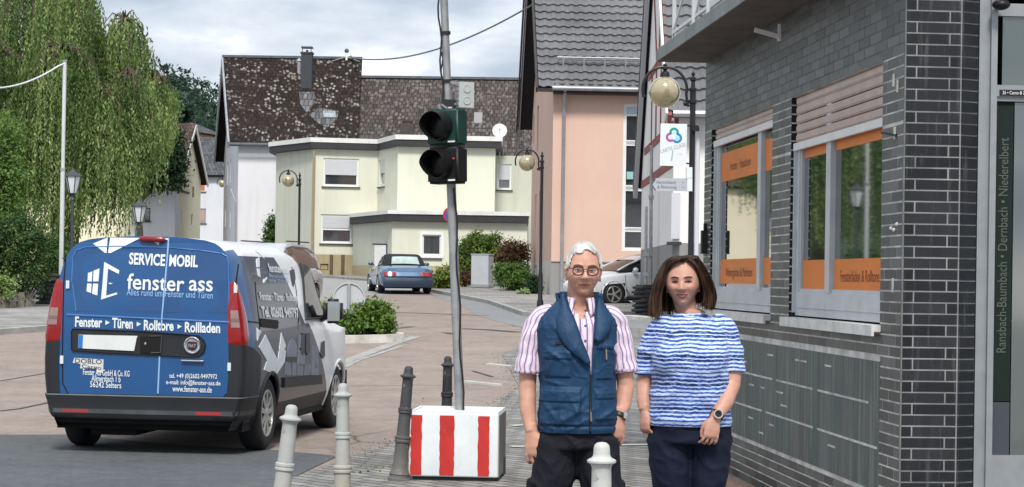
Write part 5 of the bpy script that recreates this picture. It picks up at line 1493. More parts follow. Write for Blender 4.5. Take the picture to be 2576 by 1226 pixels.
mb = MB(); mb.bar((W/2-.02, .02, H/2-.02), (W/2+.16, .06, H/2-.02), .02, .02); mb.box(W/2+.08, W/2+.17, .03, .10, H/2-.09, H/2-.03); mb.build('bracket', m_iron, isg); mb = MB(); mb.bar((W/2-.02, .02, -H/2+.04), (W/2+.05, .06, -H/2+.04), .02, .02); mb.build('bracket', m_iron, isg)
a, b = frame_at(1637, 481, 1735, 450, Yp)
fs = thing('finger_post_sign', 'grey arrow shaped direction sign on the lamp pole pointing left', 'sign', ((a.x+b.x)/2, Yp-.05, (a.z+b.z)/2), rot=(0, rad(-.6), rad(4)))
W, H = (b.x-a.x), (b.z-a.z)
m_fs = mat('finger_grey', (0.40, 0.42, 0.455), .4, var=.06)
mb = MB(); mb.xprism([(-W/2, -.01, 0), (-W/2+.055, -.01, -H/2), (W/2, -.01, -H/2), (W/2, -.01, H/2), (-W/2+.055, -.01, H/2)], (0, .02, 0)); mb.build('sign_plate', m_fs, fs)
m_ink = mat('dark_ink', (.09, .10, .12), .6)
mb = MB(); mb.text('Herschbach', .062, FM(-.06, .030, 0, -.0115), xs=.9); mb.text('& Rheinsteig', .058, FM(-.05, -.034, 0, -.0115), xs=.9); mb.bar((-W/2+.006, -.0115, 0), (-W/2+.058, -.0115, -H/2+.008), .002, .016, up=(1, 0, 0)); mb.bar((-W/2+.006, -.0115, 0), (-W/2+.058, -.0115, H/2-.008), .002, .016, up=(1, 0, 0))
mb.text('4,1', .03, FM(W/2-.09, .03, 0, -.0115)); mb.text('km', .03, FM(W/2-.09, -.035, 0, -.0115)); mb.build('sign_lettering', m_ink, fs)
mb = MB(); mb.box(W/2-.05, W/2+.03, -.03, .03, H/2+.005, H/2+.15); mb.build('clamp', m_signw, fs); mb = MB(); mb.box(W/2-.04, W/2+.03, -.035, .035, -H/2, H/2-.001); mb.build('clamp', m_signw, fs)

# lantern lamps on the left
m_lglass = mat('milky_glass', (0.62, 0.64, 0.66), .25, spec=.6)
def lantern_lamp(loc, h_, label):
    o = thing('lantern_lamp', label, 'street lamp', loc, group='lantern street lamps')
    mb = MB(); mb.lathe([(.10, -.3), (.10, .35), (.07, .42), (.05, .9), (.042, h_-.5), (.06, h_-.48), (.035, h_-.42), (.035, h_-.36), (.09, h_-.34), (.10, h_-.31)], 14); mb.bar((-.16, 0, h_+.16), (.16, 0, h_+.16), .02, .02)
    mb.build('pole', m_iron2, o, smooth=40)
    mb = MB(); mb.lathe([(.095, h_-.31), (.20, h_+.10)], 6); mb.build('lantern_glass', m_lglass, o)
    mb = MB(); mb.lathe([(.235, h_+.102), (.235, h_+.12), (.10, h_+.21), (.06, h_+.26), (.05, h_+.30), (.015, h_+.31), (.0, h_+.36)], 6)
    for k in range(6):
        t_ = 2*math.pi*k/6; mb.bar((.099*math.cos(t_), .099*math.sin(t_), h_-.31), (.205*math.cos(t_), .205*math.sin(t_), h_+.10), .018, .018)
    mb.build('lantern_frame', m_iron2, o)
    return o
m_iron2 = mat('grey_green_iron', (0.050, 0.058, 0.062), .5, metal=.2, var=.2)
p = at(183, 455, 50); LA = lantern_lamp((p.x, 50, hgt(50)), p.z - hgt(50), 'lantern street lamp beside the white mast in front of the willow')
p = at(350, 530, 54.5); lantern_lamp((p.x, 54.5, hgt(54.5)), p.z - hgt(54.5), 'lantern street lamp farther off before the low white outbuilding')

# stacked base plates with temporary masts
m_rub = mat('recycled_rubber', (0.030, 0.031, 0.032), .75, var=.4, vs=8, bump=.5, bs=30)
def plate_stack(px, py, n, label_end, rz, grp, w=.62, d=.40):
    p = gnd(px, py); base = hgt(p.y) + (.10 if p.x < 0 else .02)
    ordn = ['topmost', 'second', 'third', 'fourth', 'fifth', 'sixth', 'seventh', 'lowest']
    for k in range(n):
        z = base + k * .112
        mb = MB()
        out = [(-w/2, -d*.30), (-w*.36, -d/2), (w*.36, -d/2), (w/2, -d*.30), (w/2, d*.30), (w*.36, d/2), (-w*.36, d/2), (-w/2, d*.30)]
        i_ = [(x*.93, y*.90) for x, y in out]; wv = [(x*(1.0 if abs(x) < w*.4 else .80), y) for x, y in out]
        L1 = [Vector((x, y, 0)) for x, y in i_]; L2 = [Vector((x, y, .035)) for x, y in out]; L3 = [Vector((x*.97, y*.97, .062)) for x, y in out]; L4 = [Vector((x*.72, y*.80, .075)) for x, y in out]; L5 = [Vector((x*.70, y*.78, .108)) for x, y in out]
        vs = [v_ for l_ in (L1, L2, L3, L4, L5) for v_ in l_]
        fs_ = [(j*8+i, j*8+(i+1) % 8, (j+1)*8+(i+1) % 8, (j+1)*8+i) for j in range(4) for i in range(8)] + [tuple(reversed(range(8))), tuple(range(32, 40))]
        mb.add(vs, fs_)
        mb.box(-.075, .075, -d*.495, -d*.36, .0625, .107)
        o = mb.build('base_plate', m_rub)
        jit = random.Random(k*7+int(px)); o.location = (p.x + jit.uniform(-.03, .03), p.y + jit.uniform(-.03, .03), z); o.rotation_euler = (0, 0, rz + jit.uniform(-.22, .22))
        q = ordn[n-1-k] if k else 'lowest'
        tag(o, f'{q} black rubber base plate of the stack {label_end}', 'base plate', grp)
    return p, base
p, base = plate_stack(122, 775, 7, 'by the hedge under the white mast', rad(6), 'base plates stacked by the hedge')
m_mast = mat('white_mast', (0.55, 0.57, 0.57), .5, metal=.2, var=.12, vs=2)
pb = Vector((at(151, 690, p.y).x, p.y+.1, base+.5)); pt = at(163, 155, p.y+.1)
wm = thing('white_mast', 'thin white temporary mast with a cable in front of the willow', 'mast', pb)
mb = MB(); midp = pb.lerp(pt, .52); mb.tube([pb - (pt-pb)*.1, midp], .058, 10); mb.tube([midp, pt], .048, 10); mb.build('pole', m_mast, wm, world=True, smooth=40)
mb = MB(); mb.tube([midp - (pt-pb)*.012, midp], .068, 10); mb.tube([pt, pt + (pt-pb)*.006], .065, 10); mb.build('collar', m_zinc, wm, world=True)
cb_ = [pt + Vector((0, 0, -.05))] ; c1 = at(-120, 205, 47)
pts = []
for k in range(17):
    s = k/16; q = pt.lerp(c1, s); q.z -= .42*4*s*(1-s)*.9; pts.append(q)
pts[0] = pt - Vector((0, 0, .05))
mb = MB(); mb.tube(pts, .024, 6); tag(mb.build('power_cable', m_mast, smooth=60, loc=pt), 'pale cable sagging from the white mast to the left', 'cable')
p, base = plate_stack(1620, 798, 7, 'beside the white car under the grey poles', rad(20), 'base plates stacked by the white car', w=.60)
m_galv = mat('galvanised', (0.30, 0.31, 0.32), .5, metal=.4, var=.3, vs=6, streak=.3)
for (px, top_y, lab) in ((1638, 366, 'taller grey galvanised pole standing in the base plates by the white car'), (1625, 520, 'shorter grey galvanised pole standing in the base plates by the white car')):
    b_ = Vector((at(px-1, 740, p.y).x, p.y + (.05 if px > 1630 else -.05), base+.05)); t_ = at(px+1, top_y, b_.y)
    o = thing('temporary_pole', lab, 'pole', b_, group='poles in the right base plates')
    mb = MB(); mb.tube([b_, t_], .042 if px > 1630 else .036, 10); mb.build('pole_shaft', m_galv, o, world=True, smooth=40)
    for yy in ((497, 640) if px > 1630 else (640, 690)):
        mb = MB(); q = at(px, yy, b_.y); mb.box(q.x-.06, q.x+.06, q.y-.06, q.y+.06, q.z-.05, q.z+.05); mb.build('clamp', m_galv, o, world=True)

# striped concrete block and signal mast
bp = gnd(1146, 1215); Yb = bp.y + .32
bl = Vector((at(1152, 1130, Yb).x, Yb, 0)); 
cb = thing('concrete_block', 'square concrete ballast block painted with red and white stripes', 'concrete block', (bl.x, bl.y, hgt(Yb) + .014), rad(-4.5))
t = NT('chipped_white'); c = t.coords('Object')
k = t.mix(t.ramp(t.noise(c, 5, 5, .6), [(.3, 0), (.7, 1)]), (.60, .64, .67), (.70, .73, .74))
ch_ = t.ramp(t.noise(c, 26, 4, .7), [(.735, 0), (.75, 1)]); k = t.mix(ch_, k, (.12, .11, .10))
ed = t.ramp(t.noise(t.coords('Object', scale=(4, 4, 1)), 3, 6, .7), [(.55, 0), (.75, 1)]); k = t.mix(t.math('MULTIPLY', ed, .35), k, (.36, .34, .31))
t.set(col=k, rough=.6); t.bump(t.noise(c, 40, 4), .25, .004); m_blockw = t.mat
t = NT('chipped_red'); c = t.coords('Object')
k = t.mix(t.ramp(t.noise(c, 6, 5, .6), [(.3, 0), (.7, 1)]), (.40, .016, .014), (.52, .026, .020))
k = t.mix(t.ramp(t.noise(c, 24, 4, .7), [(.70, 0), (.715, 1)]), k, (.62, .42, .38)); t.set(col=k, rough=.55); m_blockr = t.mat
hw, hd, hh_ = .340, .33, .515
bm = bmesh.new(); bmesh.ops.create_cube(bm, size=1.0)
for v in bm.verts: v.co = Vector((v.co.x*2*hw, v.co.y*2*hd, (v.co.z+.5)*(hh_-.03)+.03))
bmesh.ops.bevel(bm, geom=bm.edges[:], offset=.014, segments=3, affect='EDGES', profile=.6)
me = bpy.data.meshes.new('block_body'); bm.to_mesh(me); bm.free(); me.materials.append(m_blockw)
o = bpy.data.objects.new('block_body', me); COL.objects.link(o); o.parent = cb
me.polygons.foreach_set('use_smooth', [True]*len(me.polygons)); me.set_sharp_from_angle(angle=rad(40))
for (x0, x1) in ((-.325, -.240), (-.105, .005), (.185, .272)):
    mb = MB(); rr = random.Random(int(x0*1000)); n_ = 14
    L_ = [(x0 + rr.uniform(-.003, .003), -hd-.0025, .04 + (hh_-.062)*i/n_) for i in range(n_+1)]; R_ = [(x1 + rr.uniform(-.003, .003), -hd-.0025, .04 + (hh_-.062)*i/n_) for i in range(n_+1)]
    mb.add(L_ + R_, [(i, n_+1+i, n_+2+i, i+1) for i in range(n_)]); mb.build('red_stripe', m_blockr, cb)
mb = MB(); 
for (a_, b_, c_, d_) in ((-hw+.004, hw-.004, -hd+.004, -hd+.028), (-hw+.004, hw-.004, hd-.028, hd-.004), (-hw+.004, -hw+.028, -hd+.028, hd-.028), (hw-.028, hw-.004, -hd+.028, hd-.028)): mb.box(a_, b_, c_, d_, hh_-.006, hh_+.007)
mb.build('rim', m_blockw, cb)
mb = MB(); mb.box(hw-.004, hw+.0035, -hd+.03, hd-.02, .03, hh_-.02); mb.build('side_face', mat('bare_concrete', (.22, .215, .20), .9, var=.35, vs=4, bump=.5), cb)
mb = MB(); mb.box(-hw+.03, hw-.03, -hd+.03, hd-.03, 0, .031); mb.box(hw-.10, hw+.004, hd-.22, hd+.002, 0, .14); mb.build('foot', m_rub, cb)

pb = Vector((at(1157, 1036, Yb).x, Yb, hgt(Yb) + .014 + hh_)); p_t = at(1117, 0, Yb); p_t = pb + (p_t - pb)*1.18
tl = thing('traffic_light', 'temporary two lamp traffic light with black hoods on a leaning grey mast', 'traffic light', pb)
dirp = (p_t - pb).normalized()
def onp(py): 
    s = (at(1137, py, Yb).z - pb.z)/dirp.z; return pb + dirp*s
mb = MB(); mb.tube([pb - dirp*.0, onp(300)], .036, 14); mb.tube([onp(300), p_t], .030, 14); mb.build('mast', m_galv, tl, world=True, smooth=40)
mb = MB(); rr = random.Random(3)
for (y0, y1, off, r_) in ((1030, 470, (.026, -.035), .007), (260, -90, (-.04, -.018), .007), (300, 120, (-.036, -.01), .006)):
    pts = []
    for k in range(14):
        q = onp(y0 + (y1-y0)*k/13); w_ = math.sin(k*1.3)*.010; pts.append(q + Vector((off[0]+w_, off[1], 0)))
    mb.tube(pts, r_, 6)
mb.build('mast_cable', m_dark, tl, world=True)
for yy in (84, 205, 300):
    mb = MB(); q = onp(yy); mb.tube([q - dirp*.012, q + dirp*.012], .041, 12); mb.build('clamp', m_dark, tl, world=True)
mb = MB(); q = onp(262); mb.box(q.x-.05, q.x+.05, q.y-.06, q.y+.03, q.z-.03, q.z+.03)
mb.build('clamp', m_dark, tl, world=True)
hc = at(1122, 369, Yb - .10)
Rh = Matrix.Rotation(math.atan2(dirp.x, dirp.z)*.35, 4, 'Y') @ Matrix.Rotation(rad(-30), 4, 'Z')
HM = Matrix.Translation(hc - pb) @ Rh
m_green_h = mat('dark_green_housing', (.008, .040, .033), .45, var=.25, vs=5); m_blk = mat('black_housing', (.008, .0085, .009), .5, spec=.3)
m_lens = mat('dark_lens', (.006, .0065, .007), .3, spec=.25, coat=0)
hw_, hh2 = .138, .286
for (z0, z1, mm) in ((.004, hh2, m_green_h), (-hh2, -.004, m_blk)):
    bm = bmesh.new(); bmesh.ops.create_cube(bm, size=1.0)
    for v in bm.verts: v.co = Vector((v.co.x*2*hw_, v.co.y*.16 + .02, (z0+z1)/2 + v.co.z*(z1-z0)))
    bmesh.ops.bevel(bm, geom=bm.edges[:], offset=.018, segments=3, affect='EDGES'); bm.transform(HM)
    me = bpy.data.meshes.new('signal_housing'); bm.to_mesh(me); bm.free(); me.materials.append(mm)
    hs = bpy.data.objects.new('signal_housing', me); COL.objects.link(hs); hs.parent = tl
    me.polygons.foreach_set('use_smooth', [True]*len(me.polygons)); me.set_sharp_from_angle(angle=rad(50))
    zc_ = (z0+z1)/2 + .006; r_ = .112; cx_ = -.012
    vis = MB(); N_ = 40; vs = []
    for k in range(N_):
        a_ = 2*math.pi*k/N_; up_ = (math.sin(a_)+1)/2; ln_ = .065 + .075*min(1, max(0, (up_-.05)/.5))
        for (rr_, yy) in ((r_, -.058), (r_*.97, -.058-ln_), (r_*.93, -.058-ln_), (r_*.94, -.062)):
            vs.append(HM @ Vector((cx_ + rr_*math.cos(a_), yy, zc_ + rr_*math.sin(a_))))
    vis.add(vs, [(k*4+j, ((k+1) % N_)*4+j, ((k+1) % N_)*4+j+1, k*4+j+1) for k in range(N_) for j in range(3)])
    vis.build('hood', m_blk, hs, smooth=40)
    ln = MB(); ln.sphere((0, 0, 0), (.104, .104, .03), 28, 10, M=Matrix.Rotation(rad(90), 4, 'X')); ln.v = [tuple(HM @ (Vector(v)+Vector((cx_, -.062, zc_)))) for v in ln.v]; ln.build('lens', m_lens, hs, smooth=180)
    lb = MB(); lb.box(.055, .118, -.0635, -.0605, z0+.022 if z0 > 0 else z0+.018, z0+.034 if z0 > 0 else z0+.031, M=HM); lb.build('maker_label', m_white, hs)
mb = MB(); mb.sphere(HM @ Vector((.105, -.064, -.10)), .011, 10, 8); mb.build('indicator', mat('red_dot', (.35, .03, .02), .4), hs)
mb = MB(); mb.bar(HM @ Vector((-.05, .02, hh2-.01)), HM @ Vector((-.075, .02, hh2+.04)), .02, .02); mb.bar(HM @ Vector((-.05, .02, hh2+.04)), HM @ Vector((0.0, .03, hh2+.005)), .015, .015); mb.bar(HM @ Vector((.02, .03, hh2)), onp(285)-pb, .03, .04); mb.bar(HM @ Vector((0, .06, -hh2+.03)), onp(470)-pb+Vector((0, -.02, 0)), .05, .05)
mb.build('bracket', m_galv, tl)
dc = at(1168, 240, Yb-.05)
DM = Matrix.Translation(dc - pb) @ Matrix.Rotation(rad(20), 4, 'Z')
m_det = mat('detector_grey', (.40, .43, .43), .5, var=.08)
mb = MB(); mb.box(-.058, .062, -.05, .06, -.098, .098, M=DM); db = mb.build('detector_box', m_det, tl, smooth=30)
mb = MB()
for zz in (-.045, .045): mb.lathe([(0, .0), (.030, .0), (.030, .006), (.026, .006), (.026, .003), (0, .003)], 20, M=DM @ Matrix.Translation((.005, -.05, zz)) @ Matrix.Rotation(rad(90), 4, 'X'))
mb.build('sensor_ring', m_det, db)
mb = MB(); mb.bar(DM @ Vector((-.05, 0, .085)), onp(205)-pb, .02, .02); mb.bar(DM @ Vector((-.05, 0, -.07)), onp(262)-pb, .02, .02)
for k in range(5): mb.box(-.066, -.058, -.045, .04, -.08+.036*k, -.06+.036*k, M=DM)
mb.build('bracket', m_galv, db)

# bollards
def bollard_mat(name, top, low, chip):
    t = NT(name); c = t.coords('Object'); z = t.sep(c)[2]
    k = t.mix(t.ramp(t.math('ADD', z, t.math('MULTIPLY', t.noise(c, 9, 4), .2)), [(.15, low), (.62, top)]), top, top)
    k = t.ramp(t.math('ADD', z, t.math('MULTIPLY', t.noise(c, 9, 4), .25)), [(.25, low), (.70, top)])
    k = t.mix(t.ramp(t.noise(c, 22, 5, .7), [(.62, 0), (.68, 1)]), k, chip)
    k = t.mix(.35, k, t.mix(t.noise(c, 5, 5, .65), (.45, .45, .45), (1.4, 1.4, 1.4)), 'MULTIPLY')
    t.set(col=k, rough=.6, spec=.35); t.bump(t.noise(c, 45, 4, .7), .5, .004); return t.mat
BM = {'white': bollard_mat('pale_bollard_paint', (.36, .37, .36), (.35, .33, .26), (.22, .21, .18)), 'grey': bollard_mat('dark_bollard_paint', (.050, .052, .056), (.125, .12, .11), (.24, .23, .21)), 'dark': bollard_mat('black_bollard_paint', (.030, .032, .035), (.075, .075, .075), (.16, .16, .16)), 'wht': bollard_mat('white_bollard_paint', (.46, .47, .45), (.46, .45, .40), (.24, .22, .19))}
PROF = [(.094, -.03), (.094, .025), (.082, .032), (.080, .05), (.086, .058), (.080, .068), (.072, .085), (.0625, .105), (.058, .21), (.0565, .295), (.066, .300), (.067, .312), (.062, .318), (.062, .323), (.067, .329), (.066, .341), (.054, .348), (.0505, .44), (.0485, .515), (.0575, .521), (.058, .531), (.054, .537), (.058, .543), (.057, .555), (.047, .562), (.0445, .70), (.043, .772), (.049, .784), (.064, .792), (.0645, .800), (.058, .805), (.045, .811), (.039, .818), (.037, .826), (.036, .850), (.032, .863), (.020, .872), (0, .875)]
def bollard(ptop, Y, mk, lab, lean=0, leany=0):
    tp = at(ptop[0], ptop[1], Y)
    rot = Euler((rad(leany), rad(lean), 0)); ax = rot.to_matrix() @ Vector((0, 0, .875))
    o = thing('bollard', lab, 'bollard', tp - ax, rot=tuple(rot), group='bollards along the road edge')
    mb = MB(); mb.lathe([(r*.92, z) for r, z in PROF[:-12]], 28); mb.build('shaft', BM[mk], o, smooth=35)
    mb = MB(); mb.lathe([(r*.92, z) for r, z in PROF[-13:]], 28); mb.build('cap', BM['grey' if mk == 'dark' else mk], o, smooth=35)
    return o
bollard((735, 1018), 10.7, 'white', 'leaning pale bollard nearest the rear wheel of the blue van', 6.0)
bollard((863, 964), 12.8, 'white', 'upright pale grey bollard beside the front wheel of the van', -.5)
bollard((1029, 921), 15.0, 'grey', 'leaning dark grey bollard left of the striped block', 4.2)
bollard((1127, 896), 17.4, 'dark', 'black bollard behind the striped block', .6)
bollard((1514, 1112), 8.05, 'wht', 'white bollard standing in front of the man', -.2)
# rubber stub beside the third bollard
q = gnd(1024, 1190)
# no-parking sign behind the signal mast
sp = at(1133, 540, 70)
ns = thing('no_parking_sign', 'round red and blue no parking sign half hidden behind the grey mast', 'traffic sign', (sp.x, 70, hgt(70)))
Ms = Matrix.Translation(sp) @ Matrix.Rotation(rad(90), 4, 'X')
mb = MB(); mb.lathe([(0, 0), (.26, 0), (.26, .02), (0, .02)], 32, M=Ms); mb.build('sign_plate', mat('sign_red', (.42, .03, .05), .5), ns, world=True)
mb = MB(); mb.lathe([(0, .021), (.20, .021), (.20, .024), (0, .024)], 32, M=Ms); mb.build('sign_disc', mat('sign_blue', (.06, .08, .30), .5), ns, world=True)
mb = MB(); mb.bar((sp.x-.14, sp.y-.028, sp.z+.14), (sp.x+.14, sp.y-.028, sp.z-.14), .006, .05, up=(1, 0, 1)); mb.build('sign_bar', bpy.data.materials['sign_red'], ns, world=True)
mb = MB(); mb.tube([(sp.x, 70.05, hgt(70)-.1), (sp.x, 70.05, sp.z+.2)], .03, 8); mb.build('post', m_zinc, ns, world=True)
# overhead service cable from the roof mast to the peach house
a = Vector((mp.x + .25, mp.y, mt - .15)); b = at(1340, 12, 67.5)
pts = []
for k in range(33):
    s = k/32; q = a.lerp(b, s); q.z -= 4*s*(1-s)*.70; pts.append(q)
mb = MB(); mb.tube(pts, [.042 - .012*k/32 for k in range(33)], 6); tag(mb.build('overhead_cable', mat('grey_cable', (.13, .15, .17), .7), smooth=60, loc=a), 'thick grey overhead cable from the roof mast to the peach house', 'cable')
# ================================================================== VEHICLES
def paint(name, col, rough=.28, coat=.6, metal=0.0, var=.05):
    t = NT(name); c = t.coords('Object'); f = t.noise(c, 2.2, 5, .6); g = t.noise(t.coords('Object', scale=(1, 1, 1)), 30, 3)
    t.set(col=t.mix(t.ramp(f, [(.3, 0), (.7, 1)]), sc(col, 1-var), sc(col, 1+var)), rough=t.mix(f, (rough-.06,)*3, (rough+.12,)*3), coat=coat, metal=metal, spec=.5)
    t.b.inputs['Coat Roughness'].default_value = .12
    return t.mat
m_vblue = paint('van_blue', (.0045, .066, .205), .34, .35)
m_vblue2 = paint('van_blue_shaded', (.005, .056, .180), .38, .3)  # darker blue: shade of the pressed recess put into the colour
m_vblue_l = paint('van_blue_highlight', (.035, .135, .36), .34, .35)  # paler blue: light caught by pressed edges, put into the colour
m_vslate = paint('van_slate', (.020, .024, .048), .4, .3, var=.25)
m_vwhite = paint('van_white', (.62, .63, .64), .32, .4)
m_plast = mat('grey_bumper', (.014, .016, .019), .55, var=.2, vs=4, bump=.15, bs=90)
m_plast2 = mat('worn_bumper', (.055, .06, .066), .55, var=.3, vs=4)
m_tyre = mat('tyre_rubber', (.014, .014, .015), .8, var=.25, vs=8)
m_rim = mat('rim_silver', (.42, .42, .41), .35, metal=.6, var=.1)
m_rimd = mat('rim_shadow', (.012, .012, .012), .6)
m_red = mat('tail_light_red', (.24, .004, .006), .18, coat=.6, var=.15, vs=10)
m_redc = mat('reflector_red', (.33, .03, .035), .3)
m_clear = mat('tail_light_clear', (.27, .17, .155), .15, coat=.6, var=.2, vs=25)
m_decal = mat('white_decal', (.64, .68, .71), .45, var=.05)
m_decalb = mat('pale_blue_decal', (.26, .43, .68), .45)
m_chrome = mat('chrome', (.62, .63, .65), .12, metal=1.0)
m_under = mat('underbody', (.006, .006, .006), .9)
m_carglass = mat('car_glass', (.006, .008, .009), .08, spec=.35)

def wheel(parent, c, r, w, face, spokes=5, rim_r=.62, rim_m=None, name='wheel', style=0):
    """wheel with its axle along local x; face = +1/-1: the outer side"""
    M = Matrix.Translation(c) @ Matrix.Rotation(rad(90)*face, 4, 'Y')
    h = w/2
    mb = MB(); mb.lathe([(r*rim_r, -h*.9), (r*.86, -h), (r*.95, -h*.86), (r, -h*.6), (r, h*.6), (r*.95, h*.86), (r*.86, h), (r*rim_r*1.02, h*.92), (r*rim_r, h*.7)], 36, M=M)
    o = mb.build(name, m_tyre, parent, smooth=35)
    mb = MB(); mb.lathe([(0, h*.35), (r*rim_r*.99, h*.35)], 30, M=M); mb.lathe([(r*rim_r, -h*.85), (r*rim_r*.985, h*.72), (r*rim_r, h*.72)], 30, M=M); mb.build('rim_well', m_rimd, o)
    mb = MB(); R = r*rim_r
    mb.lathe([(R*.90, h*.70), (R*.92, h*.93), (R*1.0, h*.95), (R*1.03, h*.90), (R*1.0, h*.70)], 36, M=M)
    mb.lathe([(R*.24, h*.5), (R*.24, h*.82), (R*.18, h*.9), (0, h*.92)], 20, M=M)
    for k in range(spokes):
        a = 2*math.pi*k/spokes + .3
        for da in ((0,) if style == 0 else (-.16, .16)):
            ca, sa = math.cos(a + da), math.sin(a + da); cb, sb = math.cos(a + da*1.6), math.sin(a + da*1.6)
            p0 = M @ Vector((R*.15*ca, R*.15*sa, h*.74)); p1 = M @ Vector((R*.95*cb, R*.95*sb, h*.80)); up = (M.to_3x3() @ Vector((0, 0, 1)))
            mb.bar(p0, p1, R*(.22 if style == 0 else .13), h*.22, up=up)
    mb.build('rim', rim_m or m_rim, o, smooth=35)
    return o

# ---------------------------------------------------------------- blue service van
YAW = rad(7.5)
fw = Vector((math.sin(YAW), math.cos(YAW), 0)); rt = Vector((math.cos(YAW), -math.sin(YAW), 0))
rr_c = Vector((-2.215, 17.5, 0))
vo = rr_c - rt*.80
van = thing('delivery_van', 'blue and white service van seen from behind with window company lettering', 'van', (vo.x, vo.y, hgt(17.5)+.008), -YAW)
VM = basis(van); VMi = VM.inverted()
def v_hit(px, py, axis, val):
    a, b = ray(px, py); o = VMi @ Vector((0, 0, CAMZ)); d = VMi.to_3x3() @ Vector((a, 1, b))
    return o + d*((val - o[axis])/d[axis])
_zw = [(.22, .80), (.34, .855), (.5, .895), (.65, .912), (.8, .916), (1.0, .908), (1.12, .890), (1.3, .858), (1.5, .815), (1.62, .782), (1.70, .750), (1.76, .700), (1.80, .635), (1.825, .54), (1.842, .38), (1.852, .19), (1.855, 0)]
def wz(z):
    for (a, b), (c, d) in zip(_zw, _zw[1:]):
        if z <= c: return b + (d-b)*(max(z, a)-a)/(c-a)
    return 0
def s_y(y): 
    if y < -.35:
        q = (-.35 - y)/.45; return 1 - .068*q**2.2
    if y > 2.6: q = (y-2.6)/1.05; return 1 - .16*q**2.2
    return 1.0
def y_rear(z, x=0): return -.80 + .085*max(0, (z-1.05)/.8)**1.7 + .02*(abs(x)/.8)**3
def h_y(y):
    pts = [(-.9, 1.79), (-.72, 1.835), (-.4, 1.855), (1.2, 1.85), (1.55, 1.80), (1.8, 1.66), (2.62, 1.17), (3.2, 1.04), (3.5, .93), (3.66, .72)]
    for (a, b), (c, d) in zip(pts, pts[1:]):
        if y <= c: return b + (d-b)*(y-a)/(c-a)
    return pts[-1][1]
zs = []
for (a, _), (c, _) in zip(_zw, _zw[1:]):
    n_ = max(1, round((c-a)/.05)); zs += [a + (c-a)*k/n_ for k in range(n_)]
zs.append(1.855)
NZ = len(zs)
def vpt(side, i, y):
    z = zs[i]; x = wz(z)*s_y(y)
    H_ = h_y(y)
    zz = z if z <= 1.0 else 1.0 + (z-1.0)*(H_-1.0)/.855
    if H_ < 1.0: zz = z*H_/1.0 if z > .3 else z; zz = min(zz, .3 + (z-.3)*(H_-.3)/1.555) if z > .3 else z
    elif H_ < 1.3 and z > 1.0: zz = 1.0 + (z-1.0)*(H_-1.0)/.855
    yy = y
    if y < -.3: yy = y + (y_rear(z, x) + .80)*((-.3-y)/.5)
    return Vector((side*x, yy, zz))
ys = [-.80 + .05*k for k in range(90)]
ys = [y for y in ys if y < 3.66] + [3.66]
WC = [(0.0, .325), (2.755, .325)]
mb = MB()
prof = [(-1, i) for i in range(NZ)] + [(1, i) for i in reversed(range(NZ-1))]
P = [[vpt(s, i, y) for (s, i) in prof] for y in ys]
NP = len(prof)
for j in range(len(ys)-1):
    for i in range(NP-1):
        q = [P[j][i], P[j][i+1], P[j+1][i+1], P[j+1][i]]
        c = (q[0]+q[1]+q[2]+q[3])/4
        if any((c.y-wy)**2 + (c.z-wz_)**2 < .355**2 and abs(c.x) > .5 for wy, wz_ in WC): continue
        lim = 2.12 + (.95-c.z)*.42 if c.z < 1.02 else 1.02 + (1.72-c.z)*.35
        if abs(c.x) < .76 and c.z > 1.74: m_ = 2 if c.y > -.66 else 0
        elif c.z < .40: m_ = 3
        elif c.y < -.52: m_ = 0
        else: m_ = 1
        mb.m = m_; mb.poly(q)
# flank: dark wrap with slanting white borders towards the front
t = NT('van_flank'); c = t.coords('Object'); _, y_, z_ = t.sep(c)
def pt(px, py): h_ = v_hit(px, py, 0, .90); return h_.y, h_.z
(ya, za), (yb_, zb_), (yc, zc_), (yd, zd) = pt(778, 813), pt(819, 950), pt(726, 635), pt(770, 821)
low = t.math('GREATER_THAN', t.math('SUBTRACT', y_, t.math('ADD', t.math('MULTIPLY', t.math('SUBTRACT', z_, za), (yb_-ya)/(zb_-za)), ya)), 0.0)
upp = t.math('GREATER_THAN', t.math('SUBTRACT', y_, t.math('ADD', t.math('MULTIPLY', t.math('SUBTRACT', z_, zc_), (yd-yc)/(zd-zc_)), yc)), 0.0)
isup = t.math('GREATER_THAN', z_, za); f_ = t.math('ADD', t.math('MULTIPLY', isup, upp), t.math('MULTIPLY', t.math('SUBTRACT', 1.0, isup), low))
f_ = t.math('MAXIMUM', f_, t.math('GREATER_THAN', z_, 1.70)); nz_ = t.noise(c, 2.5, 5, .6)
t.set(col=t.mix(f_, t.mix(nz_, (.008, .013, .036), (.020, .026, .056)), (.76, .77, .78)), rough=.34, coat=.4, spec=.4)
body = mb.build('body', [m_vblue, t.mat, m_vwhite, m_plast], van)
me = body.data; bm = bmesh.new(); bm.from_mesh(me); bmesh.ops.remove_doubles(bm, verts=bm.verts, dist=.0005); bmesh.ops.recalc_face_normals(bm, faces=bm.faces); bm.to_mesh(me); bm.free()
me.polygons.foreach_set('use_smooth', [True]*len(me.polygons)); me.set_sharp_from_angle(angle=rad(50))
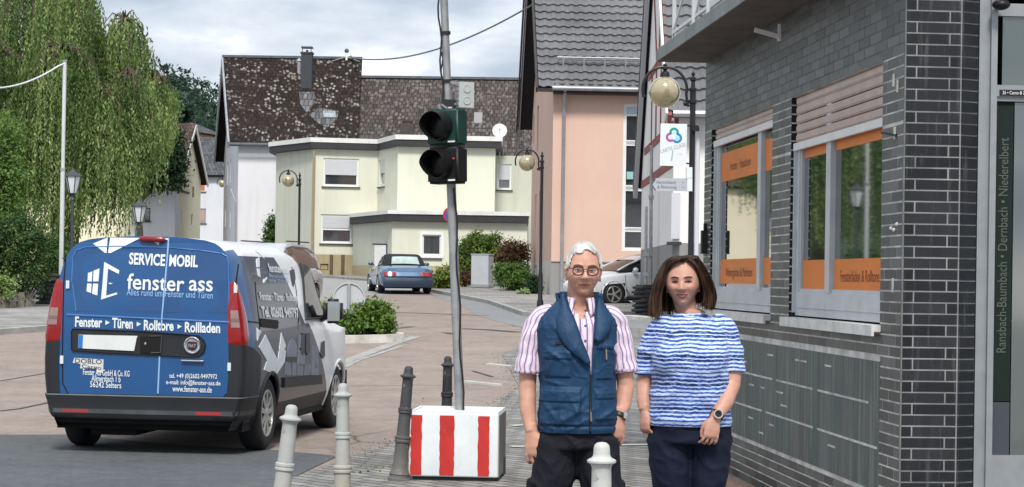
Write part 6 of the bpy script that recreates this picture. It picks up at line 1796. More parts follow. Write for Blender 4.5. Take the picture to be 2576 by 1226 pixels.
# rear face
def rear(x, z, off=0.0):
    return Vector((x, y_rear(z, x) - off, z))
mb = MB()
def rearf(u, v):
    z = .42 + (1.80-.42)*v
    if z > 1.80: z = 1.80
    x = wz(z)*s_y(-.80)
    return rear((2*u-1)*x, z, .0)
mb.grid(rearf, 24, 40); mb.m = 0
tp = [(wz(z)*s_y(-.8), z) for z in zs if z >= 1.80]
pts = [rear(x, z) for x, z in tp] + [rear(-x, z) for x, z in reversed(tp)]
mb.poly(pts)
mb.build('rear_panel', m_vblue, van, smooth=40)
def rp(px, py, off=.006):
    h_ = v_hit(px, py, 1, -.79); 
    for _ in range(3): h_ = v_hit(px, py, 1, y_rear(min(h_.z, 1.85), h_.x))
    return rear(h_.x, min(h_.z, 1.84), off)
def rpoly(mb, pts, off=.006, thick=.004):
    f = [rp(x, y, off) for x, y in pts]; b = [rp(x, y, off-thick-.001) for x, y in pts]; n = len(f)
    mb.add(f + b, [tuple(range(n))] + [(i, (i+1) % n, n+(i+1) % n, n+i) for i in range(n)])
def rline(mb, pts, r, off=.004, sub=4):
    q = []
    for (a, b) in zip(pts, pts[1:]):
        for k in range(sub): q.append(rp(a[0]+(b[0]-a[0])*k/sub, a[1]+(b[1]-a[1])*k/sub, off))
    q.append(rp(*pts[-1], off)); mb.tube(q, r, 6)
Z1 = lambda x, y: ((200 + x/4.7154)*.85867, (660 + y/4.7154)*.85867)
Z2 = lambda x, y: ((200 + x/4.0865)*.85867, (900 + y/4.0865)*.85867)
# pressed blank window fields and door seams
mb = MB()
L_ = [Z1(110, 1190), Z1(60, 420), Z1(150, 330), Z1(700, 318), Z1(1375, 335), Z1(1310, 1200)]
rpoly(mb, [Z1(95, 1185), Z1(60, 760), Z1(75, 470), Z1(120, 370), Z1(230, 325), Z1(700, 312), Z1(1345, 330), Z1(1325, 760), Z1(1285, 1200)], .004, .002)
rpoly(mb, [Z1(1405, 335), Z1(1800, 365), Z1(2090, 405), Z1(2170, 440), Z1(2195, 520), Z1(2200, 760), Z1(2215, 1215), Z1(1345, 1205), Z1(1380, 760)], .004, .002)
wd = mb.build('rear_door', m_vblue2, van)
mb = MB()
rline(mb, [Z1(110, 1190), Z1(50, 760), Z1(65, 450), Z1(115, 350), Z1(230, 305), Z1(700, 292), Z1(1378, 312), Z1(1800, 345), Z1(2110, 390), Z1(2190, 430), Z1(2212, 520), Z1(2216, 760), Z1(2228, 1215)], .007, .001)
mb.build('press_line', m_vblue_l, wd, smooth=60)
mb = MB()
rline(mb, [(166, 640), (160, 720), (157, 900), (158, 965), (172, 992), (210, 998), (398, 1003), (555, 1006), (572, 990), (582, 900), (592, 720), (600, 665)], .0065, -.001)
mb.build('door_gap', m_under, van)
mb = MB(); rline(mb, [Z1(1395, 105), Z1(1380, 330), Z1(1330, 900), Z1(1300, 1225), Z2(1115, 270)], .0075, .004); rline(mb, [Z2(1095, 590), Z2(1075, 1035)], .0075, .004); mb.build('seam_highlight', m_decalb, van, smooth=60)  # light-blue highlight of the door gap, painted as a strip
mb = MB(); rline(mb, [(168, 792), (300, 798), (400, 803), (590, 812)], .010, .002); mb.build('press_line', m_vblue_l, wd, smooth=60)
# white geometric pattern on top of the doors
mb = MB()
rpoly(mb, [Z1(345, 255), Z1(548, 140), Z1(532, 385), Z1(512, 385)]); rpoly(mb, [Z1(585, 92), Z1(760, 72), Z1(950, 95), Z1(1005, 150), Z1(590, 385), Z1(552, 385)])
rpoly(mb, [Z1(970, 88), Z1(1045, 82), Z1(1048, 130)]); rpoly(mb, [Z1(1070, 85), Z1(1290, 92), Z1(1275, 150), Z1(1085, 145)]); rpoly(mb, [Z1(1310, 95), Z1(1392, 100), Z1(1385, 215), Z1(1305, 160)]); rpoly(mb, [Z1(1190, 232), Z1(1262, 232), Z1(1250, 280)])
mb.build('white_pattern', m_decal, van)
# logo: little window and open door
mb = MB()
for q in ([(275, 662), (335, 640), (328, 778), (270, 780)], [(352, 630), (435, 598), (420, 778), (345, 778)], [(265, 805), (325, 808), (318, 938), (255, 915)], [(345, 808), (415, 808), (405, 972), (332, 948)], [(500, 508), (552, 600), (525, 975), (455, 1030), (480, 760)], [(500, 508), (708, 625), (700, 675), (552, 600)], [(525, 975), (455, 1030), (680, 955), (672, 930)], [(565, 795), (618, 805), (590, 818), (562, 810)]):
    rpoly(mb, [Z1(*p) for p in q])
mb.build('window_logo', m_decal, van)
def rtext(txt, p0, p1, hgt_px, m_, bold=.012, name='lettering', align='CENTER'):
    """lettering stretched between two picture points along its middle line"""
    a, b = rp(*p0), rp(*p1); vs, fs_ = text_geo(txt, 'CENTER', bold)
    x0, x1 = min(v[0] for v in vs), max(v[0] for v in vs); y0, y1 = min(v[1] for v in vs), max(v[1] for v in vs)
    d = b - a; sz = hgt_px/FPX*17.0/(y1-y0); ym = (y0+y1)/2
    out = []
    for v in vs:
        q = a + d*((v[0]-x0)/(x1-x0)); z = q.z + (v[1]-ym)*sz
        out.append(rear(q.x, z, .0075))
    mb = MB(); mb.add(out, fs_); return mb.build(name, m_, van, recalc=False)
rtext('SERVICE', Z1(845, 460), Z1(1342, 486), 30, m_decal, .03); rtext('MOBIL', Z1(1400, 488), Z1(1795, 502), 30, m_decal, .03)
rtext('fenster', Z1(818, 775), Z1(1608, 810), 40, m_decal, .012); rtext('ass', Z1(1672, 832), Z1(2000, 845), 27, m_decal, .012)
rtext('Alles rund um Fenster und Türen', Z1(812, 922), Z1(2000, 970), 17, m_decalb, .0)
for w_, a_, b_ in (('Fenster', (85, 175), (410, 185)), ('Türen', (528, 190), (778, 200)), ('Rolltore', (908, 215), (1265, 225)), ('Rollladen', (1398, 240), (1822, 252))):
    rtext(w_, Z2(*a_), Z2(*b_), 26, m_decal, .03)
mb = MB()
for x_, y_ in ((448, 185), (822, 203), (1310, 232)): rpoly(mb, [Z2(x_, y_-25), Z2(x_+52, y_+2), Z2(x_, y_+30)])
mb.build('arrow_mark', m_decal, van)
for w_, a_, b_ in (('Fenster Ass GmbH & Co. KG', (180, 775), (738, 798)), ('Allmersbach 1 b', (282, 850), (630, 866)), ('56242 Selters', (265, 922), (638, 938)), ('tel. +49 (0)2602-9497972', (1212, 828), (1785, 840)), ('e-mail: info@fenster-ass.de', (1175, 902), (1825, 918)), ('www.fenster-ass.de', (1250, 975), (1722, 990))):
    rtext(w_, Z2(*a_), Z2(*b_), 15, m_decal, .012)
# badge stickers
mb = MB(); rpoly(mb, [Z2(75, 608), Z2(425, 628), Z2(420, 790), Z2(345, 780), Z2(345, 735), Z2(145, 735), Z2(150, 680), Z2(55, 668)]); mb.build('badge', mat('badge_grey', (.55, .56, .54), .4), van)
rtext('DOBLO', Z2(85, 642), Z2(405, 655), 12, m_plast2, .01, 'badge_lettering'); rtext('Cargo', Z2(165, 712), Z2(400, 735), 12, m_plast2, .01, 'badge_lettering')
# black plate bar with plate, grip and round emblem
bar = [Z2(62, 262), Z2(840, 290), Z2(1400, 330), Z2(1560, 345), Z2(1620, 395), Z2(1645, 460), Z2(1625, 540), Z2(1560, 590), Z2(1490, 598), Z2(1100, 578), Z2(400, 545), Z2(62, 520), Z2(45, 500), Z2(45, 290)]
mb = MB(); rpoly(mb, bar, .012, .010); hb = mb.build('plate_bar', m_plast, van)
mb = MB(); rline(mb, bar + [bar[0]], .006, .012, 2); mb.build('bar_edge', m_under, hb)
mb = MB(); rpoly(mb, [Z2(130, 330), Z2(838, 345), Z2(825, 375), Z2(795, 525), Z2(125, 492)], .017, .004); npl = mb.build('number_plate', mat('plate_white', (.62, .64, .63), .4, var=.05), van)
mb = MB(); rpoly(mb, [Z2(132, 333), Z2(185, 335), Z2(178, 494), Z2(127, 490)], .0195, .002); mb.build('plate_strip', mat('plate_blue', (.02, .16, .52), .4), npl)
mb = MB(); rpoly(mb, [Z2(870, 355), Z2(1130, 340), Z2(1115, 560), Z2(865, 545)], .015, .004); gp = mb.build('grip', m_under, van)
mb = MB(); rline(mb, [Z2(975, 350), Z2(1128, 345), Z2(1112, 545), Z2(1000, 548)], .005, .017, 3); mb.build('grip_edge', m_plast2, gp); 
mb = MB(); c_ = rp(*Z2(932, 440), .018); mb.sphere(c_, (.010, .006, .014), 10, 8); mb.build('lock', m_chrome, gp)
ec = rp(*Z2(1493, 458), .016); EM = Matrix.Translation(ec) @ Matrix.Rotation(rad(90), 4, 'X')
mb = MB(); mb.lathe([(.052, 0), (.056, .008), (.066, .011), (.073, .006), (.073, 0)], 36, M=EM); em = mb.build('emblem', m_chrome, van, smooth=40)
mb = MB(); mb.lathe([(0, .004), (.055, .004)], 30, M=EM); mb.build('emblem_ground', mat('silver_ring', (.55, .55, .56), .3, metal=.3), em)
mb = MB(); mb.xprism([EM @ Vector(p) for p in ((-.040, .030, .005), (-.044, -.006, .005), (-.03, -.036, .005), (0, -.046, .005), (.03, -.036, .005), (.044, -.006, .005), (.040, .030, .005))], (0, -.003, 0)); mb.build('emblem_shield', mat('shield_plum', (.035, .012, .025), .4), em)
mb = MB(); mb.text('FIAT', .040, EM @ Matrix.Translation((0, -.004, .0095)), bold=.02, xs=.85); mb.build('emblem_lettering', m_chrome, em)
mb = MB(); a_, b_ = rp(*Z2(1362, 640), .016), rp(*Z2(1630, 648), .016); mb.tube([a_, b_], .017, 10, flat=.7); mb.build('chrome_handle', m_chrome, van, smooth=60)
mb = MB()
for q in ((172, 716), (594, 727), (157, 905), (578, 923)):
    p = rp(*q, .01); mb.box(p.x-.014, p.x+.014, p.y-.012, p.y+.012, p.z-.034, p.z+.034)
mb.build('hinge', m_vwhite, van)
a_, b_ = rp(*Z1(1020, 190), .02), rp(*Z1(1330, 200), .02)
mb = MB(); mb.tube([a_ - Vector((.01, 0, 0)), a_ + Vector((.02, -.012, 0)), b_ + Vector((-.02, -.012, 0)), b_ + Vector((.01, 0, 0))], [(.014, .02), (.018, .024), (.018, .024), (.014, .02)], 10); mb.build('brake_light', mat('brake_light_red', (.20, .008, .016), .25, coat=.4), van, smooth=60)
# bumper wrapped round the tail and dark corner claddings
def wrap(t, z, off, yf=-.42):
    """t in 0..1 from the left flank round the tail to the right flank"""
    w = wz(z)
    path = [(-w*s_y(yf), yf), (-w*s_y(-.6), -.6), (-w*s_y(-.74), -.745), (-w*s_y(-.80)*.985, y_rear(z, .84)), (0, y_rear(z)), (w*s_y(-.80)*.985, y_rear(z, .84)), (w*s_y(-.74), -.745), (w*s_y(-.6), -.6), (w*s_y(yf), yf)]
    ws = [0, .10, .16, .20, .5, .80, .84, .90, 1.0]
    for (a, b), (pa, pb_) in zip(zip(ws, ws[1:]), zip(path, path[1:])):
        if t <= b + 1e-9:
            k = (t-a)/(b-a); x, y = pa[0]+(pb_[0]-pa[0])*k, pa[1]+(pb_[1]-pa[1])*k
            n = Vector((x*.35, y+.3, 0)).normalized(); return Vector((x + n.x*off, y + n.y*off, z))
sec = [(.30, .0), (.31, .015), (.345, .028), (.385, .030), (.388, .024), (.400, .024), (.44, .026), (.495, .032), (.505, .024), (.512, .0)]
mb = MB(); mb.grid(lambda u, v: wrap(u, sec[round(v*(len(sec)-1))][0], sec[round(v*(len(sec)-1))][1]), 50, len(sec)-1); bp_ = mb.build('bumper', m_plast, van, smooth=35)
mb = MB(); mb.grid(lambda u, v: wrap(.02 + .96*u, .347 + .036*v, .031), 50, 1); mb.build('bumper_strip', m_plast2, bp_, smooth=35)
mb = MB(); mb.grid(lambda u, v: wrap(.13 + .74*u, .496 + .010*v, .0335), 50, 1); mb.build('bumper_ledge', mat('bumper_ledge', (.16, .17, .18), .5, var=.2), bp_)
mb = MB()
for (a, b) in ((.24, .325), (.675, .755)): mb.grid(lambda u, v: wrap(a + (b-a)*u, .352 + .026*v, .033), 6, 1)
mb.build('reflector', m_redc, bp_)
for s_ in (0, 1):
    t0, t1 = ((0.0, .237), (.763, 1.0))[s_]
    def cl(u, v):
        z = .51 + .45*v; tt = t0 + (t1-t0)*u
        e_ = (u if s_ == 0 else 1-u)             # 0 at flank
        zz = .51 + (.45 - .12*(1-e_)**2)*v
        return wrap(tt, zz, .016)
    mb = MB(); mb.grid(cl, 12, 6); mb.build('corner_cladding', m_plast, van, smooth=50)
# tail lights wrapped round the corners
for s_ in (0, 1):
    def tlp(u, v, off):
        z = .925 + .56*v
        inner = .240 - .028*v + .008*math.sin(v*3.1); outer = .100 + .05*v**1.5 + .03*(1-v)**4
        tt = outer + (inner-outer)*u
        if s_: tt = 1-tt
        return wrap(tt, z, off*math.sin(min(1, max(0, u))*math.pi)**.3*math.sin(min(1, max(0, v))*math.pi)**.25 + .002)
    mb = MB(); mb.grid(lambda u, v: tlp(u, v, .028), 12, 22); o = mb.build('tail_light', m_red, van, smooth=60)
    mb = MB(); mb.grid(lambda u, v: tlp(.66 + .24*u, .30 + .26*v, .034), 5, 9); mb.build('clear_lens', m_clear, o, smooth=60)
    mb = MB(); mb.grid(lambda u, v: tlp(.66 + .24*u, .385 + .05*v, .037), 4, 2); mb.build('lens_bar', mat('dim_lens', (.18, .12, .11), .3), o)
# underbody, arches, wheels
mb = MB(); mb.box(-.82, .82, -.60, 3.55, .20, .55); mb.box(-.78, .78, -.74, -.2, .26, .36); mb.box(-.55, -.15, -.5, .1, .14, .24); 
mb.build('underbody', m_under, van)
mb = MB(); mb.box(-.62, .62, -.55, 3.4, .3, .95); mb.build('wheel_housing', m_under, van)
for (y_, z_) in WC:
    for s_ in (-1, 1):
        wheel(van, Vector((s_*.785, y_, z_)), .325, .205, s_, 9, .63, style=1 if False else 0)
        mb = MB(); pts = []
        for k in range(25):
            a = rad(-12 + 204*k/24); zz = z_ + .358*math.sin(a); pts.append(Vector((s_*(wz(zz)*s_y(y_) - .004), y_ + .358*math.cos(a), zz)))
        mb.tube(pts, .020, 8); mb.build('arch_lip', m_vwhite if y_ > 1 else m_plast, van, smooth=60)
# right flank: lettering, pattern, mouldings
Z3 = lambda x, y: ((720 + x/2.9188)*.85867, (680 + y/2.9188)*.85867)
def sd_(px, py, off=.006):
    h_ = v_hit(px, py, 0, .88)
    for _ in range(3): h_ = v_hit(px, py, 0, wz(min(max(h_.z, .25), 1.7))*s_y(h_.y))
    return Vector((wz(h_.z)*s_y(h_.y) + off, h_.y, h_.z))
def spoly(mb, pts, off=.006, thick=.004):
    f = [sd_(x, y, off) for x, y in pts]; b = [sd_(x, y, off-thick-.001) for x, y in pts]; n = len(f)
    mb.add(f + b, [tuple(range(n))] + [(i, (i+1) % n, n+(i+1) % n, n+i) for i in range(n)])
mb = MB()
for q in ([(165, 878), (215, 985), (275, 1110), (240, 1215), (152, 1180), (178, 1100), (108, 985)], [(300, 862), (340, 975), (288, 1088), (285, 1000)], [(90, 820), (130, 850), (95, 930)], [(282, 1020), (340, 1010), (330, 1110), (262, 1215), (250, 1215)], [(262, 150), (278, 150), (262, 205)]):
    spoly(mb, [Z3(*p) for p in q])
for q in ([(85, 235), (112, 215), (115, 300), (92, 302)], [(92, 312), (115, 312), (122, 392), (104, 378)], [(115, 152), (135, 180), (160, 430), (148, 435)], [(118, 160), (158, 200), (157, 232), (135, 195)], [(150, 420), (178, 385), (178, 398), (152, 435)]):
    spoly(mb, [Z3(*p) for p in q])
mb.build('side_pattern', m_decal, van)
def stext(txt, p0, p1, hpx, m_, bold=.02):
    a, b = sd_(*Z3(*p0)), sd_(*Z3(*p1)); vs, fs_ = text_geo(txt, 'CENTER', bold)
    x0, x1 = min(v[0] for v in vs), max(v[0] for v in vs); y0, y1 = min(v[1] for v in vs), max(v[1] for v in vs); sz = hpx*.2942/FPX*18.3/(y1-y0); ym = (y0+y1)/2
    out = []
    for v in vs:
        q = a + (b-a)*((v[0]-x0)/(x1-x0)); z = q.z + (v[1]-ym)*sz; out.append(Vector((wz(z)*s_y(q.y)+.0075, q.y, z)))
    mb = MB(); mb.add(out, fs_); mb.build('side_lettering', m_, van, recalc=False)
stext('fenster ass', (188, 305), (352, 318), 75, m_decal); stext('Alles rund um Fenster', (190, 370), (362, 388), 30, m_decalb, 0); stext('und Türen', (190, 410), (362, 425), 26, m_decalb, 0)
stext('Fenster · Türen · Rolltore', (115, 550), (436, 562), 66, m_decal); stext('Tel. 02602 949797', (130, 682), (446, 692), 92, m_decal, .03)
m_gphc = mat('facade_print', (.17, .18, .24), .45, var=.2, vs=14); m_gph2 = mat('facade_print_dark', (.020, .020, .030), .45)
mb = MB()
for q in ([(352, 1065), (352, 990), (372, 935), (395, 912), (420, 935), (432, 990), (428, 1065)], [(335, 1110), (385, 1118), (385, 1225), (330, 1220)], [(395, 1118), (430, 1120), (428, 1225), (392, 1225)], [(450, 880), (470, 880), (466, 990), (448, 990)], [(450, 1000), (500, 1060), (500, 1130), (440, 1130)], [(440, 1140), (490, 1140), (486, 1225), (436, 1225)], [(500, 1140), (550, 1130), (545, 1225), (496, 1225)], [(560, 965), (615, 985), (620, 1225), (556, 1225)]):
    spoly(mb, [Z3(*p) for p in q])
mb.build('facade_print', m_gphc, van)
mb = MB()
for q in ([(478, 862), (498, 865), (496, 1020), (484, 1055), (468, 1030), (470, 900)], [(512, 870), (540, 862), (545, 920), (540, 1030), (520, 1055), (508, 1030)], [(340, 1070), (432, 1070), (432, 1108), (338, 1108)], [(640, 945), (670, 930), (672, 1060), (650, 1085), (632, 1040)], [(372, 330), (408, 318), (420, 400), (402, 470), (384, 400)]):
    spoly(mb, [Z3(*p) for p in q], .008)
mb.build('facade_print', m_gph2, van)
mb = MB(); spoly(mb, [(652, 801), (697, 806), (697, 827), (655, 822)], .012, .010); mb.build('door_handle', m_under, van)
mb = MB(); spoly(mb, [(712, 951), (805, 944), (806, 966), (711, 976)], .02, .018); mb.build('side_moulding', m_plast, van)
mb = MB(); spoly(mb, [Z3(458, 270), Z3(500, 275), Z3(545, 315), Z3(600, 480), Z3(655, 690), Z3(650, 730), Z3(505, 745), Z3(500, 640), Z3(485, 400)], .007, .006); sw = mb.build('side_window', m_carglass, van)
mb = MB(); q_ = [Z3(458, 270), Z3(485, 400), Z3(500, 640), Z3(505, 745), Z3(650, 735)]
mb.tube([sd_(*p, .006) for p in q_], .012, 6); mb.build('window_seal', m_plast, sw)
mb = MB(); q_ = [Z3(0, 765), Z3(100, 775), Z3(280, 775)]; mb.tube([sd_(*p, .002) for p in q_], .006, 6); mb.build('slide_rail', m_under, van)
mb = MB(); mb.tube([sd_(*Z3(*p), .001) for p in ((80, 430), (88, 560), (115, 760), (120, 900))], .005, 6); mb.tube([sd_(*Z3(*p), .001) for p in ((392, 300), (430, 500), (450, 760), (420, 1000), (345, 1225))], .005, 6); mb.build('panel_gap', m_under, van)
# wing mirror
mc_ = v_hit(838, 783, 1, 2.0)
mb = MB(); 
bm = bmesh.new(); bmesh.ops.create_cube(bm, size=1)
for v in bm.verts: v.co = Vector((v.co.x*.17, v.co.y*.12 + (v.co.x*.10), v.co.z*.24)) + mc_
bmesh.ops.bevel(bm, geom=bm.edges[:], offset=.04, segments=4, affect='EDGES'); me = bpy.data.meshes.new('wing_mirror'); bm.to_mesh(me); bm.free(); me.materials.append(m_plast)
mo = bpy.data.objects.new('wing_mirror', me); COL.objects.link(mo); mo.parent = van; me.polygons.foreach_set('use_smooth', [True]*len(me.polygons))
mb = MB(); mb.box(-.065, .065, -.072, -.066, -.095, .095, M=Matrix.Translation(mc_) @ Matrix.Rotation(rad(12), 4, 'Z')); mb.build('mirror_glass', mat('mirror_glass', (.5, .52, .52), .03, metal=1.0), mo)
mb = MB(); mb.bar(mc_ + Vector((-.06, .02, -.05)), Vector((.86, mc_.y+.05, mc_.z-.09)), .07, .05); mb.build('mirror_arm', m_plast, mo)
# windscreen, bonnet details, antenna
mb = MB(); 
def wsf(u, v):
    y = 1.62 + .95*v; x = (2*u-1)*(.60 + .12*v); return Vector((x, y+.01, h_y(y) + .012 - .03*(2*u-1)**2))
mb.grid(wsf, 10, 10); mb.build('windscreen', m_carglass, van, smooth=60)

# ---------------------------------------------------------------- other cars
def shell(stations, end_r=.06):
    """stations: y, z_bottom, z_shoulder, z_top, half width"""
    mb = MB(); rows = []
    S = stations
    for (y, zb_, zs_, zt_, w) in S:
        half = [(w*.86, zb_), (w*.96, zb_+.08), (w*.995, zb_ + (zs_-zb_)*.38), (w, zb_ + (zs_-zb_)*.62), (w*.985, zs_-.07), (w*.955, zs_-.02), (w*.90, zs_+.005), (w*.72, zs_ + (zt_-zs_)*.7), (w*.4, zt_-.004), (0, zt_)]
        rows.append([Vector((-x, y, z)) for x, z in half] + [Vector((x, y, z)) for x, z in reversed(half[:-1])])
    n = len(rows[0])
    vs = [p for r in rows for p in r]
    fs_ = [(j*n+i, j*n+i+1, (j+1)*n+i+1, (j+1)*n+i) for j in range(len(rows)-1) for i in range(n-1)]
    fs_ += [tuple(range(n)), tuple(range((len(rows)-1)*n, len(rows)*n))]
    mb.add(vs, fs_); return mb
def smooth_stations(S, sub=5):
    out = []
    for a, b in zip(S, S[1:]):
        for k in range(sub):
            t = k/sub; out.append(tuple(p + (q-p)*t for p, q in zip(a, b)))
    out.append(S[-1]); return out
def cut_arches(mb, wc, r):
    keep = []
    for f in mb.f:
        c = sum((Vector(mb.v[i]) for i in f), Vector())/len(f)
        keep.append(not any((c.y-y)**2 + (c.z-z)**2 < r*r and abs(c.x) > .45 for y, z in wc))
    mb.f = [f for f, k in zip(mb.f, keep) if k]; mb.uv = [f for f, k in zip(mb.uv, keep) if k]; mb.mi = [f for f, k in zip(mb.mi, keep) if k]

def car(name, label, loc, rz, S, wc, wr, pm, green, gm, roof_m, W, rims=5, rim_m=None, wheel_w=.2, inner=True):
    o = thing(name, label, 'car', loc, rz)
    mb = shell(smooth_stations(S, 8)); cut_arches(mb, wc, wr*1.10); mb.build('body', pm, o, smooth=40)
    mb = MB(); mb.box(-W*.82, W*.82, S[0][0]+.25, S[-1][0]-.25, .16, .5); mb.build('underbody', m_under, o)
    for (y, z) in wc:
        for s in (-1, 1):
            wheel(o, Vector((s*(W-.115), y, wr)), wr, wheel_w, s, rims, .68, rim_m)
            mb = MB(); mb.tube([Vector((s*(W*.975), y + wr*1.12*math.cos(rad(-10+200*k/20)), wr + wr*1.12*math.sin(rad(-10+200*k/20)))) for k in range(21)], .02, 6); mb.build('arch_lip', pm, o, smooth=60)
    # greenhouse: (y, z_base, z_roof, w_base, w_roof)
    G = smooth_stations(green, 4); mb = MB(); rows = []
    for (y, zb_, zr, wb_, wr_) in G:
        half = [(wb_, zb_), (wb_*.6+wr_*.4+.012, zb_+(zr-zb_)*.45), (wr_, zb_+(zr-zb_)*.9), (wr_*.86, zb_+(zr-zb_)*.985), (0, zr)]
        rows.append([Vector((-x, y, z)) for x, z in half] + [Vector((x, y, z)) for x, z in reversed(half[:-1])])
    n = len(rows[0]); mb.add([p for r in rows for p in r], [(j*n+i, j*n+i+1, (j+1)*n+i+1, (j+1)*n+i) for j in range(len(rows)-1) for i in range(n-1)] + [tuple(range(n)), tuple(range((len(rows)-1)*n, len(rows)*n))])
    gh = mb.build('windows', gm, o, smooth=35)
    if roof_m:
        mb = MB(); rs = [r[2:n-2] for r, g in zip(rows, G) if g[2]-g[1] > .62*max(q[2]-q[1] for q in G)]
        m = len(rs[0]); off = Vector((0, 0, .008)); mb.add([p*1.0 + off + Vector((p.x*.01, 0, 0)) for r in rs for p in r], [(j*m+i, j*m+i+1, (j+1)*m+i+1, (j+1)*m+i) for j in range(len(rs)-1) for i in range(m-1)])
        mb.build('roof', roof_m, o, smooth=35)
        mb = MB()
        for s in (0, -1):
            line = [r[2 if s == 0 else n-3] + Vector((.0, 0, .004)) for r in rows]
            mb.tube(line, .028, 6)
        mb.build('pillar', roof_m, o, smooth=60)
    return o, rows

# white hatchback behind the couple
m_wcar = paint('white_car_paint', (.60, .62, .65), .2, .8)
a_ = rad(24)
hd_ = Vector((-math.cos(a_), -math.sin(a_), 0)); lf = Vector((math.sin(a_), -math.cos(a_), 0))
fwc = gnd(1541, 772)
S = [(-2.05, .42, .80, .84, .62), (-2.0, .30, .88, .92, .82), (-1.7, .22, .95, .99, .90), (-1.0, .20, .98, 1.02, .92), (0, .20, .97, 1.01, .92), (.75, .20, .95, 1.0, .92), (1.35, .22, .88, .98, .91), (1.9, .24, .78, .88, .87), (2.12, .28, .68, .76, .76), (2.2, .34, .58, .64, .58)]
G_ = [(-1.75, .93, 1.05, .72, .66), (-1.45, .96, 1.36, .80, .62), (-1.0, .97, 1.46, .83, .62), (-.2, .97, 1.49, .84, .63), (.25, .97, 1.43, .84, .61), (.75, .96, 1.20, .83, .66), (1.12, .97, 1.0, .80, .72)]
ct = Vector((fwc.x, fwc.y, 0)) - lf*.80 - hd_*1.30
wc_, rows = car('white_car', 'white hatchback with black spoked wheels parked behind the couple', (ct.x, ct.y, hgt(fwc.y)+.015), math.atan2(-hd_.x, hd_.y), S, [(-1.30, .335), (1.30, .335)], .335, m_wcar, G_, m_carglass, m_wcar, .92, 5, None)
for ch in wc_.children:
    if ch.name.startswith('wheel'):
        for g in ch.children:
            pass
mb = MB()
for s in (-1, 1): mb.sphere((s*.98, .68, 1.02), (.10, .075, .075), 14, 10); mb.bar((s*.86, .70, .98), (s*.95, .69, 1.0), .05, .03)
mb.build('wing_mirror', m_wcar, wc_, smooth=60)
mb = MB()
for s in (-1, 1): mb.tube([(s*.55, 2.17, .66), (s*.75, 2.08, .70), (s*.86, 1.88, .75)], [.03, .05, .02], 8)
mb.build('headlight', m_clear, wc_, smooth=60)
mb = MB(); mb.tube([(-.925, -.05, .93), (-.932, -.05, .55), (-.92, 0, .25)], .006, 5); mb.tube([(-.925, .98, .90), (-.93, .95, .55), (-.91, .8, .25)], .006, 5); mb.tube([(-.93, -.95, .93), (-.93, -1.0, .6)], .006, 5); mb.build('door_gap', m_under, wc_)
mb = MB(); mb.box(-.93, -.88, -.9, .9, .205, .27); mb.box(.88, .93, -.9, .9, .205, .27); mb.build('side_skirt', m_plast, wc_)

# blue roadster seen from behind
m_zblue = paint('roadster_blue', (.045, .105, .19), .12, 1.0, metal=.2)
m_zblue_d = paint('roadster_trunk_blue', (.03, .12, .27), .2, .8)
ya = rad(11.0); hd_ = Vector((-math.sin(ya), math.cos(ya), 0)); rg = Vector((math.cos(ya), math.sin(ya), 0))
rl, rr_ = gnd(962, 738), gnd(1070, 740); rc = (rl + rr_)/2
S = [(-.92, .40, .58, .62, .66), (-.88, .30, .66, .71, .76), (-.75, .24, .76, .83, .83), (-.45, .20, .84, .90, .865), (0, .20, .88, .94, .87), (.6, .2, .84, .9, .85), (1.4, .2, .84, .88, .84), (2.0, .2, .84, .90, .85), (2.6, .2, .80, .88, .85), (3.1, .24, .66, .74, .78), (3.3, .3, .5, .56, .6)]
G_ = [(-.28, .90, .94, .62, .56), (-.05, .91, 1.17, .68, .52), (.25, .90, 1.27, .70, .54), (.75, .89, 1.285, .71, .56), (1.05, .88, 1.22, .71, .58), (1.5, .87, .92, .70, .62)]
zc, rows = car('blue_convertible', 'small blue convertible with a black soft top parked on the road', (rc.x, rc.y, hgt(rc.y)+.012), ya, S, [(0, .31), (2.45, .31)], .31, m_zblue, G_, mat('black_soft_top', (.010, .014, .013), .85, var=.2), None, .87, 5, None, .225)
G = smooth_stations(G_, 4)
# rear window laid on the back of the soft top
mb = MB()
def zwin(u, v):
    k = .35 + 4.6*v; i = int(k); f = k - i; r0_, r1_ = rows[i], rows[i+1]; n = len(r0_)
    a = r0_[1].lerp(r1_[1], f); b = r0_[n-2].lerp(r1_[n-2], f); tpz = r0_[n//2].lerp(r1_[n//2], f)
    x = (2*u-1)*.46*(1-.12*v); z = tpz.z - .01 + .012 - abs(x)**2*.08; return Vector((x, a.y-.014-.02, z))
mb.grid(zwin, 8, 6); mb.build('rear_window', mat('milky_rear_window', (.34, .42, .40), .08, spec=.8, var=.25, vs=5), zc, smooth=60)
def zr_(x): return -.955 + .075*(abs(x)/.83)**4
for s in (-1, 1):
    mb = MB(); mb.grid(lambda u, v: Vector((s*(.40+.38*u), zr_(.40+.38*u)-.035-.012*math.sin(u*3.14) + .06*v, .56 + .12*v + .0*u)), 8, 4); mb.build('tail_light', m_red, zc, smooth=60)
mb = MB(); mb.grid(lambda u, v: Vector((-.38+.76*u, zr_(-.38+.76*u)-.030+.06*v, .555 + .125*v)), 10, 3); mb.build('boot_panel', m_zblue_d, zc, smooth=60)
mb = MB(); mb.grid(lambda u, v: Vector((-.80+1.6*u, zr_(-.80+1.6*u) - .03*math.sin(v*3.14) - .022, .20 + .30*v)), 20, 8); bz = mb.build('bumper', paint('bumper_navy', (.012, .028, .055), .3, .6), zc, smooth=60)
mb = MB(); mb.box(-.26, .26, -.965, -.955, .36, .47); npz = mb.build('number_plate', bpy.data.materials['plate_white'], zc)
mb = MB(); mb.box(-.26, -.215, -.967, -.9652, .36, .47); mb.build('plate_strip', bpy.data.materials['plate_blue'], npz)
